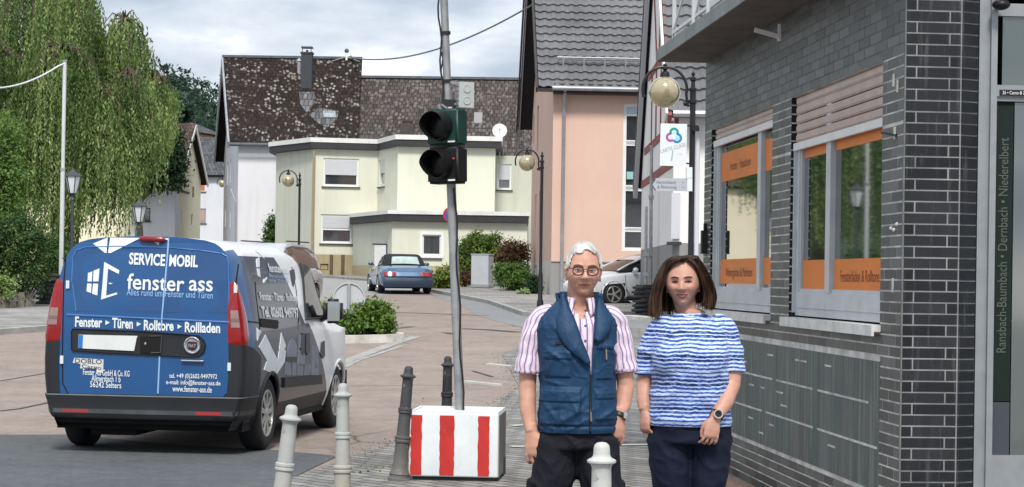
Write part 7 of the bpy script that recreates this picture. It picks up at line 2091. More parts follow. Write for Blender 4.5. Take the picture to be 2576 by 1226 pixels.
mb = MB(); mb.tube([(-.28, -.93, .25), (-.28, -.98, .25)], .03, 10); mb.tube([(-.45, -.9, .235), (.5, -.9, .235)], .016, 6); mb.build('exhaust', m_chrome, zc)
mb = MB()
for s in (-1, 1): mb.sphere((s*.93, 1.35, .96), (.10, .08, .065), 12, 8); mb.bar((s*.80, 1.38, .90), (s*.9, 1.36, .94), .05, .03)
mb.build('wing_mirror', m_zblue, zc, smooth=60)
mb = MB(); 
for s in (-1, 1): mb.poly([(s*.705, .30, .93), (s*.700, 1.38, .92), (s*.615, .95, 1.19), (s*.60, .38, 1.20)])
mb.build('side_window', m_carglass, zc)

# silver car coming towards the camera, mostly hidden by the van
m_sil = paint('silver_paint', (.46, .47, .48), .25, .7, metal=.3)
S = [(-2.2, .40, .90, .95, .62), (-2.1, .28, 1.0, 1.05, .80), (-1.4, .22, 1.08, 1.12, .90), (0, .22, 1.06, 1.1, .91), (1.0, .22, 1.03, 1.10, .91), (1.7, .24, .95, 1.06, .88), (2.05, .28, .82, .92, .80), (2.15, .36, .70, .76, .62)]
G_ = [(-2.0, 1.05, 1.2, .74, .66), (-1.8, 1.07, 1.55, .80, .62), (-1.2, 1.08, 1.68, .83, .63), (0, 1.07, 1.71, .84, .64), (.35, 1.06, 1.64, .84, .62), (1.25, 1.06, 1.12, .80, .70)]
px_ = at(812, 680, 51); sy = rad(180 - 14)
sc_, rows = car('silver_car', 'silver car with a brown reflecting windscreen coming up behind the blue van', (px_.x - 1.50, 51.5, hgt(50)+.01), sy, S, [(-1.3, .34), (1.32, .34)], .34, m_sil, G_, mat('brown_reflection_glass', (.115, .075, .062), .06, spec=.8, coat=.3), m_sil, .91, 5)  # brown reflection painted into the glass colour
mb = MB()
for s in (-1, 1): mb.sphere((s*1.02, .85, 1.15), (.13, .07, .085), 14, 10); mb.bar((s*.88, .9, 1.08), (s*.98, .87, 1.12), .05, .03)
mb.build('wing_mirror', m_wcar, sc_, smooth=60)
mb = MB()
for s in (-1, 1): mb.tube([(s*.50, 2.10, .80), (s*.72, 2.0, .84), (s*.84, 1.75, .90)], [.04, .07, .03], 8)
mb.build('headlight', m_clear, sc_, smooth=60)
mb = MB(); mb.box(-.55, .55, 2.08, 2.13, .45, .74); mb.build('grille', m_plast, sc_)
mb = MB()
for s in (-1, 1): mb.box(s*.62-.03, s*.62+.03, -1.4, .2, 1.745, 1.775)
mb.build('roof_rail', m_plast, sc_)
# ================================================================== PEOPLE
from mathutils.bvhtree import BVHTree

def skin_mat(name, c1, c2, red):
    t = NT(name); c = t.coords('Object')
    k = t.mix(t.ramp(t.noise(c, 14, 5, .6), [(.32, 0), (.68, 1)]), c1, c2)
    k = t.mix(t.math('MULTIPLY', t.ramp(t.noise(c, 34, 4, .65), [(.5, 0), (.75, 1)]), .45), k, red)
    t.set(col=k, rough=.52, spec=.4, sss=.12); t.b.inputs['Subsurface Radius'].default_value = (.012, .005, .003); t.b.inputs['Subsurface Scale'].default_value = .6
    t.bump(t.noise(c, 160, 3, .6), .25, .002); return t.mat
m_skin_m = skin_mat('weathered_skin', (.46, .235, .165), (.56, .315, .235), (.42, .155, .11))
m_skin_w = skin_mat('fair_skin', (.43, .225, .165), (.52, .29, .215), (.42, .165, .125))
m_lip = mat('lip', (.36, .125, .10), .4, var=.1, vs=60); m_lip_w = mat('rose_lip', (.30, .070, .062), .35, var=.1, vs=60)
m_mouth = mat('mouth_line', (.10, .025, .02), .6); m_teeth = mat('teeth', (.66, .62, .55), .3)
m_eyew = mat('eye_white', (.60, .57, .54), .2); m_iris = mat('iris_grey_blue', (.06, .08, .09), .15, coat=.5); m_iris_b = mat('iris_brown', (.045, .025, .015), .15, coat=.5)

def ss(a, b, x):
    t = max(0.0, min(1.0, (x-a)/(b-a))); return t*t*(3-2*t)
G_ = lambda x, s: math.exp(-(x/s)**2)

def head_point(th, ph, male):
    """point of the head, eye line at z = 0, face towards -y"""
    dx, dy, dz = math.sin(th)*math.sin(ph), -math.cos(th)*math.sin(ph), -math.cos(ph)
    rx, ry = (.0735, .094) if male else (.0775, .091)
    f = abs(dy)
    x, y, z = dx*rx, (dy*ry if dy > 0 else -ry*f**.86*.97), .009 + dz*(.126 if dz < 0 else .114)
    k = ss(-.005, -.118, z)
    x *= 1 - (.20 if male else .30)*k**1.2
    if y > 0: y *= 1 - .42*k
    else: y *= 1 - .02*k
    x *= 1 + .05*math.exp(-((z+.02)/.03)**2)
    if dy < .15:
        fr = ss(.15, -.35, dy); ax_ = abs(x)
        g = ss(.014, -.030, z) * (1 - ss(-.033, -.043, z)); wn = .0105 + .004*ss(-.005, -.03, z)
        d = -.023*math.exp(-(x/wn)**2)*g*(1.12 if male else 1.08)
        d += -.007*math.exp(-((ax_-.0135)/.0065)**2 - ((z+.032)/.0075)**2)
        d += (.0105 if male else .0125)*math.exp(-((ax_-.031)/.0165)**2 - ((z-.001)/.0115)**2)
        d += -(.0055 if male else .003)*math.exp(-((ax_-.029)/.022)**2 - ((z-.022)/.008)**2)
        d += -.0055*math.exp(-((ax_-.042)/.019)**2 - ((z+.027)/.018)**2)
        d += (.0055 if male else .0048)*math.exp(-((ax_-.030 - .25*(-.045-z))/.0045)**2)*ss(-.028, -.040, z)*(1-ss(-.058, -.072, z))
        d += -.0042*math.exp(-(x/.023)**2 - ((z+.056)/.0048)**2) - .0042*math.exp(-(x/.019)**2 - ((z+.0665)/.005)**2) + .003*math.exp(-(x/.024)**2 - ((z+.0612)/.0022)**2)
        d += .0035*math.exp(-(x/.022)**2 - ((z+.078)/.005)**2) - .009*math.exp(-(x/.020)**2 - ((z+.098)/.012)**2)
        y += d*fr
    return Vector((x, y, z))

def add_head(mb, M, male):
    mb.grid(lambda u, v: M @ head_point(2*math.pi*u, math.pi*(.004 + .992*v), male), 110, 96, cu=True)
    for s in (-1, 1):                                   # ears
        for k in range(9):
            a = rad(-70 + 250*k/8)
            mb.sphere(M @ Vector((s*(.0765 + .004*math.sin(a)), .012 + .016*math.cos(a), -.012 + .026*math.sin(a))), .0065, 8, 6)
        mb.sphere(M @ Vector((s*.074, .012, -.014)), (.006, .014, .022), 10, 8); mb.sphere(M @ Vector((s*.0745, .004, -.038)), (.006, .007, .010), 8, 6)

def add_hand(mb, wrist, dirv, back, thumb_side, size=1.0, curl=(.25, .30, .35, .42), splay=.24, thumb_in=.35):
    """palm, four separate bent fingers, thumb from the side of the palm; back = outward normal of the back of the hand"""
    d = Vector(dirv).normalized(); n = Vector(back); n = (n - d*n.dot(d)).normalized(); s = d.cross(n).normalized()*thumb_side
    W = Vector(wrist); q = lambda a, b, c: W + d*(a*size) + s*(b*size) + n*(c*size)
    for (a, b, c, r) in ((.00, 0, 0, (.026, .020)),):
        pass
    mb.tube([q(-.03, 0, 0), q(.005, 0, 0), q(.03, .004, .002), q(.06, .004, .003), q(.088, .002, .001), q(.098, 0, 0)], [(.0245*size, .021*size), (.027*size, .0195*size), (.036*size, .0165*size), (.041*size, .0155*size), (.040*size, .0125*size), (.030*size, .008*size)], 16, ref=tuple(n))
    for i, (off, L_) in enumerate(((.0305, .072), (.0102, .080), (-.0102, .074), (-.0300, .058))):
        a0 = curl[i]; p = q(.088, off*.98, .002); ang = 0; sp = (off/.0285)*splay
        fd = (d + s*sp*.6).normalized(); pts = [W + (p-W)*.86, p]; rr = [.0085*size, .0085*size]
        for (f, k) in ((.44, .8), (.30, 1.1), (.26, .8)):
            ang += a0*k; v = fd*math.cos(ang) - n*math.sin(ang); p = p + v*(L_*f*size); pts.append(p); rr.append((.0080, .0076, .0060)[len(pts)-3]*size)
        pts.append(p + v*.004*size); rr.append(.003*size)
        mb.tube(pts, rr, 10)
    p0, p1 = q(.018, .024, -.004), q(.045, .043, -.010 - .01*thumb_in)
    v = (d*.80 + s*(.55 - thumb_in) - n*.35*thumb_in).normalized(); p2 = p1 + v*.034*size; v2 = (d*.92 + s*(.20 - thumb_in*.8) - n*.3*thumb_in).normalized(); p3 = p2 + v2*.027*size
    mb.tube([p0, p1, p2, p3, p3 + v2*.005*size], [.015*size, .0118*size, .0100*size, .0080*size, .003*size], 10)

def ring_tube(rings, n=40, e=2.3):
    """loft through horizontal rings (cx, cy, z, hw, hd)"""
    vs = []
    for (cx, cy, z, a, b) in rings:
        for k in range(n):
            t = 2*math.pi*k/n; c_, s_ = math.cos(t), math.sin(t)
            vs.append(Vector((cx + a*math.copysign(abs(s_)**(2/e), s_), cy - b*math.copysign(abs(c_)**(2/e), c_), z)))
    fs_ = [(j*n+k, j*n+(k+1) % n, (j+1)*n+(k+1) % n, (j+1)*n+k) for j in range(len(rings)-1) for k in range(n)]
    fs_ += [tuple(reversed(range(n))), tuple(range((len(rings)-1)*n, len(rings)*n))]
    return vs, fs_

def interp_rings(R, step=.012):
    out = []
    for a, b in zip(R, R[1:]):
        m = max(1, round(abs(b[2]-a[2])/step))
        for k in range(m):
            t = k/m; out.append(tuple(p + (q-p)*t for p, q in zip(a, b)))
    return out + [R[-1]]

def at_z(R, z):
    for a, b in zip(R, R[1:]):
        if a[2] <= z <= b[2] + 1e-9:
            t = (z-a[2])/max(1e-9, b[2]-a[2]); return [p + (q-p)*t for p, q in zip(a, b)]
    return list(R[-1] if z > R[-1][2] else R[0])

def make_body(name, mb, mskin, loc, rz, vox, label):
    o = mb.build(name, mskin); remesh(o, vox, 4, .5)
    o.data.polygons.foreach_set('use_smooth', [True]*len(o.data.polygons))
    o.location = loc; o.rotation_euler = (0, 0, rz); tag(o, label, 'person')
    return o

def face_parts(body, HM, male, lip, iris):
    bvh = BVHTree.FromPolygons([v.co for v in body.data.vertices], [p.vertices for p in body.data.polygons])
    R3 = HM.to_3x3(); fwd = R3 @ Vector((0, 1, 0))
    def S(x, z, off=.0012):
        o = HM @ Vector((x, -.3, z)); h = bvh.ray_cast(o, fwd)
        p = h[0] if h[0] else HM @ Vector((x, -.09, z)); return p - fwd*off
    for s in (-1, 1):
        c = S(s*.031, .0, 0) + fwd*.0068
        mb = MB(); mb.sphere(c, (.0105, .0095, .0078), 18, 12); e_ = mb.build('eye', m_eyew, body, smooth=180)
        mb = MB(); mb.sphere(c - fwd*.0052 + R3 @ Vector((.000, 0, -.0005)), (.0062, .0060, .0062), 14, 10); mb.build('iris', iris, e_, smooth=180)
        mb = MB()                                  # upper and lower lids
        for (z0, bow, r) in ((.0012, .0052, .0019), (-.0022, -.0030, .0014)):
            pts = [S(s*(.031 + .0155*u), .001 + z0 + bow*(1-u*u), -.0008 + .0026*(1-u*u)) for u in [k/8*2-1 for k in range(9)]]
            mb.tube(pts, [r*(.5 + .5*(1-abs(k/4-1))) for k in range(9)], 6)
        mb.build('eyelid', m_skin_m if male else m_skin_w, body, smooth=60)
        mb = MB(); mb.tube([S(s*(.031 + .0150*u), .0014 + .0048*(1-u*u), .0022 + .0010*(1-u*u)) for u in [k/8*2-1 for k in range(9)]], .0010 if male else .0027, 5); mb.build('lashes', mat('lash', (.03, .016, .012), .7), body)
        mb = MB(); mb.tube([S(s*(.012 + .037*k/8), .0205 + .006*math.sin(k/8*2.4) - .003*(k/8), .001) for k in range(9)], [((.0011 if male else .0015) + .0015*math.sin(.4 + k/8*2.4)) for k in range(9)], 6, flat=1.4)
        mb.build('eyebrow', mat('brow_grey', (.16, .10, .075), .8) if male else mat('brow_brown', (.06, .03, .02), .8), body)
    if male:
        mb = MB(); mb.grid(lambda u, v: S(.0255*(2*u-1), -.0575 - .0030*v - .0005*(2*u-1)**2 + .0015*(1-v)*(1-(2*u-1)**2)*.8, .0009), 16, 4); mb.grid(lambda u, v: S(.0235*(2*u-1), -.0622 - .0075*v*(1-(2*u-1)**2), .0009), 16, 4); mb.build('lips', lip, body, smooth=60)
        mb = MB(); mb.tube([S(.027*u, -.0612 - .0015*abs(u)**2, .0010) for u in [k/10*2-1 for k in range(11)]], [.0007 + .0007*(1-abs(k/5-1)) for k in range(11)], 5); mb.build('mouth', m_mouth, body)
    else:
        c = lambda u: -.0605 + .0068*u*u
        mb = MB(); mb.grid(lambda u, v: S(.0270*(2*u-1), c(2*u-1)+.0010 + .0048*v*(1-abs(2*u-1)**2.2), .0011), 18, 4); mb.grid(lambda u, v: S(.0262*(2*u-1), c(2*u-1) - .0052*(1-(2*u-1)**2) - .0062*v*(1-(2*u-1)**2), .0011), 18, 4); mb.build('lips', lip, body, smooth=60)
        mb = MB(); mb.grid(lambda u, v: S(.0240*(2*u-1), c(2*u-1)+.0006 - .0050*v*(1-(2*u-1)**2), .0008), 14, 3); mb.build('teeth', m_teeth, body)
        mb = MB(); mb.tube([S(.028*u, c(u)+.0003, .0008) for u in [k/10*2-1 for k in range(11)]], .0013, 5); mb.build('mouth', m_mouth, body)
    return S

def cloth(name, col, rough=.75, wr=.5, scale=9.0, stretch=(1, 1, .5), dist=.02, sheen=.2, fine=240):
    t = NT(name); c = t.coords('Object', scale=stretch)
    n1 = t.noise(c, scale, 5, .55, .8); n2 = t.noise(t.coords('Object'), fine, 2, .6)
    t.set(col=t.mix(t.ramp(n1, [(.3, 0), (.7, 1)]), sc(col, .82), sc(col, 1.18)), rough=rough, spec=.25, sheen=sheen)
    t.bump(t.math('ADD', n1, t.math('MULTIPLY', n2, .03)), wr, dist); return t

# ---------------------------------------------------------------- the man
MXC = ray(1455, 700)[0]*8.7
m_loc = Vector((MXC, 8.7, .014))
mb = MB()
T = [(-.0, 0, .80, .150, .105), (0, 0, .95, .150, .110), (0, 0, 1.10, .155, .108), (0, 0, 1.25, .168, .108), (0, .008, 1.32, .160, .090), (0, .014, 1.36, .125, .072), (0, .018, 1.395, .085, .060), (0, .018, 1.43, .060, .056)]
vs, fs_ = ring_tube(interp_rings(T)); mb.add(vs, fs_)
mb.tube([(.004, .024, 1.40), (.008, .012, 1.45), (.013, .002, 1.53)], [.060, .058, .058], 20)
HMm = Matrix.Translation((.021, -.024, 1.572)) @ Matrix.Rotation(rad(3), 4, 'Z') @ Matrix.Rotation(rad(1.0), 4, 'Y')
add_head(mb, HMm, True)
armL = [(-.160, .008, 1.375), (-.196, .008, 1.29), (-.214, .012, 1.15), (-.216, .010, 1.05), (-.212, -.012, .955), (-.196, -.035, .868)]
mb.tube(armL, [.038, .038, .039, .038, .035, .026], 18)
add_hand(mb, armL[-1], (.13, -.06, -1), (-.40, -.92, 0), -1, 1.10, curl=(.30, .34, .40, .50), thumb_in=.25)
armR = [(.160, .012, 1.375), (.188, .018, 1.29), (.205, .030, 1.15), (.217, .034, 1.07), (.203, .010, .985), (.187, -.012, .945)]
mb.tube(armR, [.038, .038, .039, .039, .035, .0265], 18)
add_hand(mb, armR[-1], (-.10, -.12, -1), (.60, -.8, 0), 1, 1.06, curl=(.35, .4, .45, .5), thumb_in=.3)
for s, ft in ((-1, -.150), (1, .185)):
    mb.tube([(s*.085, 0, .86), (s*.095 + (ft-s*.095)*.3, -.005, .60), (s*.10 + (ft-s*.10)*.6, -.01, .48), (ft*.97, .01, .28), (ft, .015, .08)], [.085, .072, .055, .048, .036], 14)
man = make_body('person', mb, m_skin_m, m_loc, rad(0), .0034, 'grey haired man with glasses, navy gilet and striped shirt standing behind the white bollard')
Sm = face_parts(man, HMm, True, m_lip, m_iris)
# hair: a close cap plus many short locks
t = NT('silver_hair'); c = t.coords('Object', scale=(1, 1, .18)); k = t.noise(c, 45, 3, .6)
t.set(col=t.mix(t.ramp(k, [(.35, 0), (.65, 1)]), (.36, .35, .34), (.58, .57, .55)), rough=.45, spec=.4); t.bump(k, .2, .003); m_hair_m = t.mat
rng = np.random.default_rng(3)
def hairline_m(th):
    a = abs((th + math.pi) % (2*math.pi) - math.pi)      # 0 front, pi back
    return .096 - .016*ss(.15, .45, a)*(1-ss(.6, .9, a)) - .085*ss(.75, 1.15, a) + .045*ss(1.3, 1.5, a)*(1-ss(1.7, 1.9, a)) - .045*ss(1.9, 2.5, a)
def skull(th, z, off):
    ph = math.acos(max(-1, min(1, -(z-.009)/(.114 if z > .009 else .126)))); p = head_point(th, ph, True); n = Vector((p.x/.0055, p.y/.0088, (p.z-.009)/.0125)).normalized(); return p + n*off
mb = MB()
def capf(u, v):
    th = 2*math.pi*u; z0 = hairline_m(th); z = z0 + (.1225-z0)*v**.8
    a = abs((th+math.pi) % (2*math.pi) - math.pi)
    return HMm @ skull(th, z, .002 + .0060*ss(0, .5, v) + .0012*math.sin(th*46+v*7+2*math.sin(v*5))*ss(0, .2, v)*(1-v*.6))
mb.m = 1; mb.grid(capf, 260, 30, cu=True); mb.m = 0
for k in range(520):
    th = rng.uniform(0, 2*math.pi); a = abs((th+math.pi) % (2*math.pi) - math.pi); z0 = hairline_m(th)
    z = z0 + (.121-z0)*rng.random()**(2.2 if a < .9 else 1.0); L_ = .026 + .022*rng.random()
    if a < .75 and rng.random() < .5: z = z0 + .004 + .03*rng.random(); L_ *= .75
    pts = []
    dth = rng.normal()*.03 + (.20 if a < .9 else .04)
    for j in range(4):
        f = j/3; zz = z - L_*f*(.55 + .5*(1 - (z-.0)/.13 if z < .11 else .2)); pts.append(HMm @ skull(th + dth*f, max(zz, z0 - .006), .0062 + .0022*math.sin(f*2.6)*(1 if a < 1 else .5) - .004*f*f))
    w = .0020 + .0018*rng.random(); mb.tube(pts, [(w, w*.45), (w*1.1, w*.5), (w*.8, w*.4), (w*.25, w*.2)], 5, caps=False)
mb.build('hair', [m_hair_m, mat('hair_gap_grey', (.40, .39, .38), .55, var=.22, vs=30)], man, smooth=60)  # cap darker than the locks: shade of the gaps put into its colour
# glasses
m_frm = mat('tortoise_frame', (.030, .010, .008), .25, var=.3, vs=120, coat=.5)
mb = MB(); yg = (HMm.inverted() @ Sm(0, .0, 0)).y - .006
for s in (-1, 1):
    pts = []
    for k in range(25):
        a = 2*math.pi*k/24; x = s*.0318 + .0228*math.copysign(abs(math.cos(a))**.9, math.cos(a)); z = -.0015 + .0185*math.copysign(abs(math.sin(a))**.85, math.sin(a)); pts.append(HMm @ Vector((x, yg + .10*(abs(x)-.0)**1.5*2.2, z)))
    mb.tube(pts, .0029, 6); mb.tube([HMm @ Vector((s*.0535, yg+.006, .008)), HMm @ Vector((s*.070, yg+.014, .010)), HMm @ Vector((s*.0765, yg+.05, .006)), HMm @ Vector((s*.078, .008, .004)), HMm @ Vector((s*.078, .024, -.014))], .0020, 6)
    mb.tube([HMm @ Vector((s*(.0098+.0435*k/8), yg + .001 + .10*((.0098+.0435*k/8))**1.5*2.2, .0135 + .004*math.sin(k/8*3.14))) for k in range(9)], .0034, 6)
mb.tube([HMm @ Vector((-.010, yg, .004)), HMm @ Vector((0, yg-.002, .007)), HMm @ Vector((.010, yg, .004))], .0020, 6)
gl = mb.build('glasses', m_frm, man, smooth=60)
# trousers
mb = MB()
P_ = [(0, 0, .80, .150, .118), (0, 0, .88, .168, .122), (0, 0, .96, .165, .122), (0, 0, .99, .16, .118)]
vs, fs_ = ring_tube(interp_rings(P_)); mb.add(vs, fs_)
for s, ft in ((-1, -.150), (1, .192)):
    x1 = s*.085
    mb.tube([(s*.078, 0, .90), (s*.088, 0, .82), (x1 + (ft-x1)*.22, -.008, .66), (x1 + (ft-x1)*.5, -.012, .50), (x1 + (ft-x1)*.8, .005, .28), (ft, .012, .06)], [.086, .102, .097, .086, .080, .074], 22)
    if True: 
        cx = x1 + (ft-x1)*.35; mb.box(cx + s*.055, cx + s*.098, -.06, .05, .50, .66)
tr = mb.build('trousers', cloth('black_cargo_cloth', (.0065, .007, .012), .8, .9, 7, (1, 1, .6), .035, 0.0).mat, man); remesh(tr, .007, 5, .5)
mb = MB()
for s, ft in ((-1, -.150), (1, .192)):
    mb.tube([(ft, .075, .05), (ft, .02, .062), (ft + s*.008, -.07, .05), (ft + s*.015, -.16, .034), (ft + s*.018, -.195, .026)], [.035, .046, .047, .044, .022], 14)
mb.build('shoe', m_dark, man, smooth=60)
# striped shirt
t = NT('striped_shirt'); uv = t.coords('UV'); x_, y_, _ = t.sep(uv)
w1 = t.math('SINE', t.math('MULTIPLY', x_, 6.2832)); w2 = t.math('SINE', t.math('ADD', t.math('MULTIPLY', x_, 6.2832*2), 1.0))
k = t.mix(t.ramp(w1, [(.60, 0), (.78, 1)]), (.66, .56, .66), (.20, .15, .29)); k = t.mix(t.math('MULTIPLY', t.ramp(w2, [(.80, 0), (.92, 1)]), .55), k, (.46, .22, .36))
n1 = t.noise(t.coords('Object', scale=(1, 1, .6)), 16, 4, .55, .6); t.set(col=k, rough=.8, sheen=.2); t.bump(n1, .6, .014); m_shirt = t.mat
def tube_uv(mb, pts, r, n, count, wob=.0, seed=0):
    pts = [Vector(p) for p in pts]; b0 = len(mb.v); mb.tube(pts, r, n, caps=False)
    for i in range(len(mb.uv)-(len(pts)-1)*n, len(mb.uv)): mb.uv[i] = [(u*count, v) for u, v in mb.uv[i]]
    if wob:
        rr = random.Random(seed)
        for i in range(b0, len(mb.v)):
            v = Vector(mb.v[i]); q = v*22; v += Vector((mnoise.noise(q), mnoise.noise(q + Vector((9, 3, 1))), 0))*wob; mb.v[i] = tuple(v)
def spline(pts, rs, m):
    out, ro = [], []
    for i in range(len(pts)-1):
        p0, p1, p2, p3 = [Vector(pts[max(0, min(len(pts)-1, j))]) for j in (i-1, i, i+1, i+2)]
        for k in range(m):
            t = k/m; out.append(.5*((2*p1) + (p2-p0)*t + (2*p0-5*p1+4*p2-p3)*t*t + (3*p1-p0-3*p2+p3)*t**3)); ro.append(rs[i] + (rs[i+1]-rs[i])*t)
    return out + [Vector(pts[-1])], ro + [rs[-1]]
mb = MB()
for arm, sg in (([(-.110, .010, 1.385), (-.160, .008, 1.365), (-.192, .006, 1.30), (-.207, .008, 1.21), (-.216, .010, 1.122)], 1), ([(.110, .012, 1.385), (.158, .012, 1.365), (.180, .016, 1.30), (.195, .026, 1.21), (.208, .030, 1.135)], 2)):
    p, r = spline(arm, [.042, .048, .0515, .055, .0585], 6); tube_uv(mb, p, r, 40, 15, .010, sg)
    # turned cuff edge
    pe = [p[-1] + Vector((0, 0, .012)), p[-1] - Vector((0, 0, .001)), p[-1] + Vector((0, 0, .004))]; tube_uv(mb, pe, [.0625, .0625, .054], 40, 15)
TS = [(0, 0, .95, .158, .116), (0, 0, 1.10, .162, .115), (0, 0, 1.25, .176, .116), (0, .005, 1.33, .172, .106), (0, .010, 1.375, .140, .090), (0, .014, 1.405, .095, .078), (.004, .014, 1.425, .078, .074)]
rings = interp_rings(TS, .01); n = 80; b0 = len(mb.v)
vs, fs_ = ring_tube(rings, n); fs_ = fs_[:-2]
uvs = [[(k/n*44, 0), ((k+1)/n*44, 0), ((k+1)/n*44, 1), (k/n*44, 1)] for j in range(len(rings)-1) for k in range(n)]
keep = [i for i, f in enumerate(fs_) if not (lambda c: c.y < 0 and c.z > 1.362 and abs(c.x-.012) < .006 + .036*(c.z-1.362)/.06)(sum((vs[j] for j in f), Vector())/4)]
mb.add(vs, [fs_[i] for i in keep], [uvs[i] for i in keep])
shirt = mb.build('shirt', m_shirt, man, smooth=180)
mb = MB()
for s in (-1, 1):                                 # collar leaves
    def leaf(u, v, s=s):
        a = s*(.36 + 2.6*u); top = Vector((.010 + .066*math.sin(a), .010 - .070*math.cos(a), 1.452 + .020*ss(0, .8, u)))
        b = s*(.50 + 2.46*u); dr = 1 - ss(0, .42, u); low = Vector((.010 + (.084 + .004*dr)*math.sin(b), .010 - (.086 + .020*dr)*math.cos(b), 1.432 - .058*dr)); return top.lerp(low, v) + Vector((0, -.007*math.sin(v*3.14), .003*math.sin(v*3.14)))
    mb.grid(leaf, 22, 6)
for i in range(len(mb.uv)): mb.uv[i] = [(u*8.5 + v*.8, v) for u, v in mb.uv[i]]
cl = mb.build('collar', m_shirt, man, smooth=180); sm = cl.modifiers.new('s', 'SOLIDIFY'); sm.thickness = .004; apply_mods(cl)
mb = MB()
for z in (1.40, 1.335, 1.27, 1.205):
    r_ = at_z(TS, z); mb.sphere((r_[0]+.030, r_[1]-r_[4]-.003, z), (.0055, .003, .0055), 10, 6)
mb.build('button', mat('shirt_button', (.10, .08, .14), .4), man)
# gilet: an open shell with pockets, seams and creases
TV = [(.004, 0, .868, .172, .136), (.004, 0, .93, .178, .144), (.002, 0, 1.02, .172, .140), (-.002, 0, 1.12, .170, .137), (-.004, 0, 1.24, .180, .136), (-.004, .003, 1.32, .186, .126), (-.002, .008, 1.365, .180, .112), (0, .012, 1.398, .152, .098), (.002, .014, 1.425, .110, .090), (.004, .012, 1.450, .090, .090), (.006, .010, 1.480, .088, .092)]
ZIPA = .27
def gap(z, s):
    k = ss(1.115, 1.42, z)
    return (.012 + (.90*k**.85 if s < 0 else .20*k))
def sbox(x, a, b, w): return ss(a-w, a+w, x)*(1-ss(b-w, b+w, x))
def edge_th(z, s):
    cx, cy, _, hw, hd = at_z(TV, z)
    if s > 0: x = .057 + (.016*ss(1.13, 1.48, z) if z > 1.13 else 0) + .002
    else:
        x = .053 if z < 1.16 else .053 - .053*ss(1.15, 1.34, z)*1.0 - .055*ss(1.30, 1.48, z)
    t_ = min(.99, abs(x-cx)/hw); return math.copysign(math.asin(t_**(2.25/2)), x-cx)
_rf = random.Random(15)
FOLDS = [(.045, .93, -.06, .875, .010, .007), (.04, .99, -.10, .90, .012, .008), (.03, 1.06, -.02, .93, .009, .006), (-.16, 1.02, -.09, .93, .010, .006), (-.165, 1.10, -.05, 1.075, .009, .006), (-.15, 1.25, -.05, 1.17, .010, .007), (-.06, 1.24, .01, 1.13, .010, .007),
         (.075, 1.08, .15, 1.05, .009, .006), (.08, .92, .16, .98, .011, .007), (.10, 1.30, .16, 1.20, .010, .006), (-.12, 1.34, -.05, 1.28, .010, .006), (-.13, .96, -.04, .98, .008, -.005), (.10, 1.0, .13, .90, .009, -.005), (-.10, 1.21, -.13, 1.12, .008, .006), (-.03, 1.01, .03, .90, .008, .006), (-.15, .93, -.10, .88, .009, .006)]
def vest_pt(u, v):
    z = .868 + (1.480-.868)*v
    a0, a1 = edge_th(z, 1), edge_th(z, -1) + 2*math.pi
    th = a0 + (a1-a0)*u; cx, cy, _, hw, hd = at_z(TV, z)
    e = 2.25; s_, c_ = math.sin(th), math.cos(th)
    p = Vector((cx + hw*math.copysign(abs(s_)**(2/e), s_), cy - hd*math.copysign(abs(c_)**(2/e), c_), z)); n = Vector((s_/hw, -c_/hd, 0)).normalized()
    x = p.x; d = 0
    fr = 1 if c_ > 0 else 0
    # pockets
    if fr:
        for (xa, xb, za, zb, h_, flap) in ((-.142, -.030, 1.112, 1.225, .008, 1.19), (.078, .150, 1.105, 1.255, .008, 1.235), (-.160, .010, .905, 1.055, .009, 1.005), (.075, .165, .930, 1.050, .008, 1.02)):
            d += h_*sbox(x, xa, xb, .004)*sbox(z, za, zb, .005) + .0055*sbox(x, xa-.004, xb+.004, .002)*sbox(z, flap, zb+.012, .003)
            d -= .0015*sbox(x, xa+.004, xb-.004, .004)*math.exp(-((z-flap+.002)/.004)**2)
        d += .004*math.exp(-(min(u, 1-u)/.012)**2)
        for (xa, za, xb, zb, wd_, am) in FOLDS:
            ex, ez = xb-xa, zb-za; tt = max(0, min(1, ((x-xa)*ex + (z-za)*ez)/(ex*ex+ez*ez))); dd = math.hypot(x-xa-ex*tt, z-za-ez*tt); d += am*math.exp(-(dd/wd_)**2)*math.sin(.3 + tt*2.6)
    q = Vector((x*9, th*1.3, z*6))
    r1 = 1 - abs(mnoise.noise(Vector((x*7 + z*6.5, p.y*5, z*5 - x*3)))*2); r2 = 1 - abs(mnoise.noise(Vector((x*11 - z*7, p.y*8, z*9 + x*6)))*2); r3 = 1 - abs(mnoise.noise(Vector((x*26 + z*12, p.y*14, z*22)))*2)
    d += .0040*r1**5 + .0030*r2**6 + .006*mnoise.noise(q*.7) - .004
    d += .003*math.exp(-((z-.885)/.010)**2) - .005*math.exp(-((z-.900)/.004)**2)
    if z > 1.40: d *= .4
    return p + n*d
mb = MB(); mb.grid(vest_pt, 260, 170)
t = cloth('navy_gilet', (.0055, .034, .086), .58, .6, 24, (1, 1, .7), .010, .0, 300); t.set(spec=.28); m_vest = t.mat
vt = mb.build('gilet', m_vest, man, smooth=180); s_m = vt.modifiers.new('s', 'SOLIDIFY'); s_m.thickness = .007; s_m.offset = -1; apply_mods(vt); vt.data.polygons.foreach_set('use_smooth', [True]*len(vt.data.polygons))
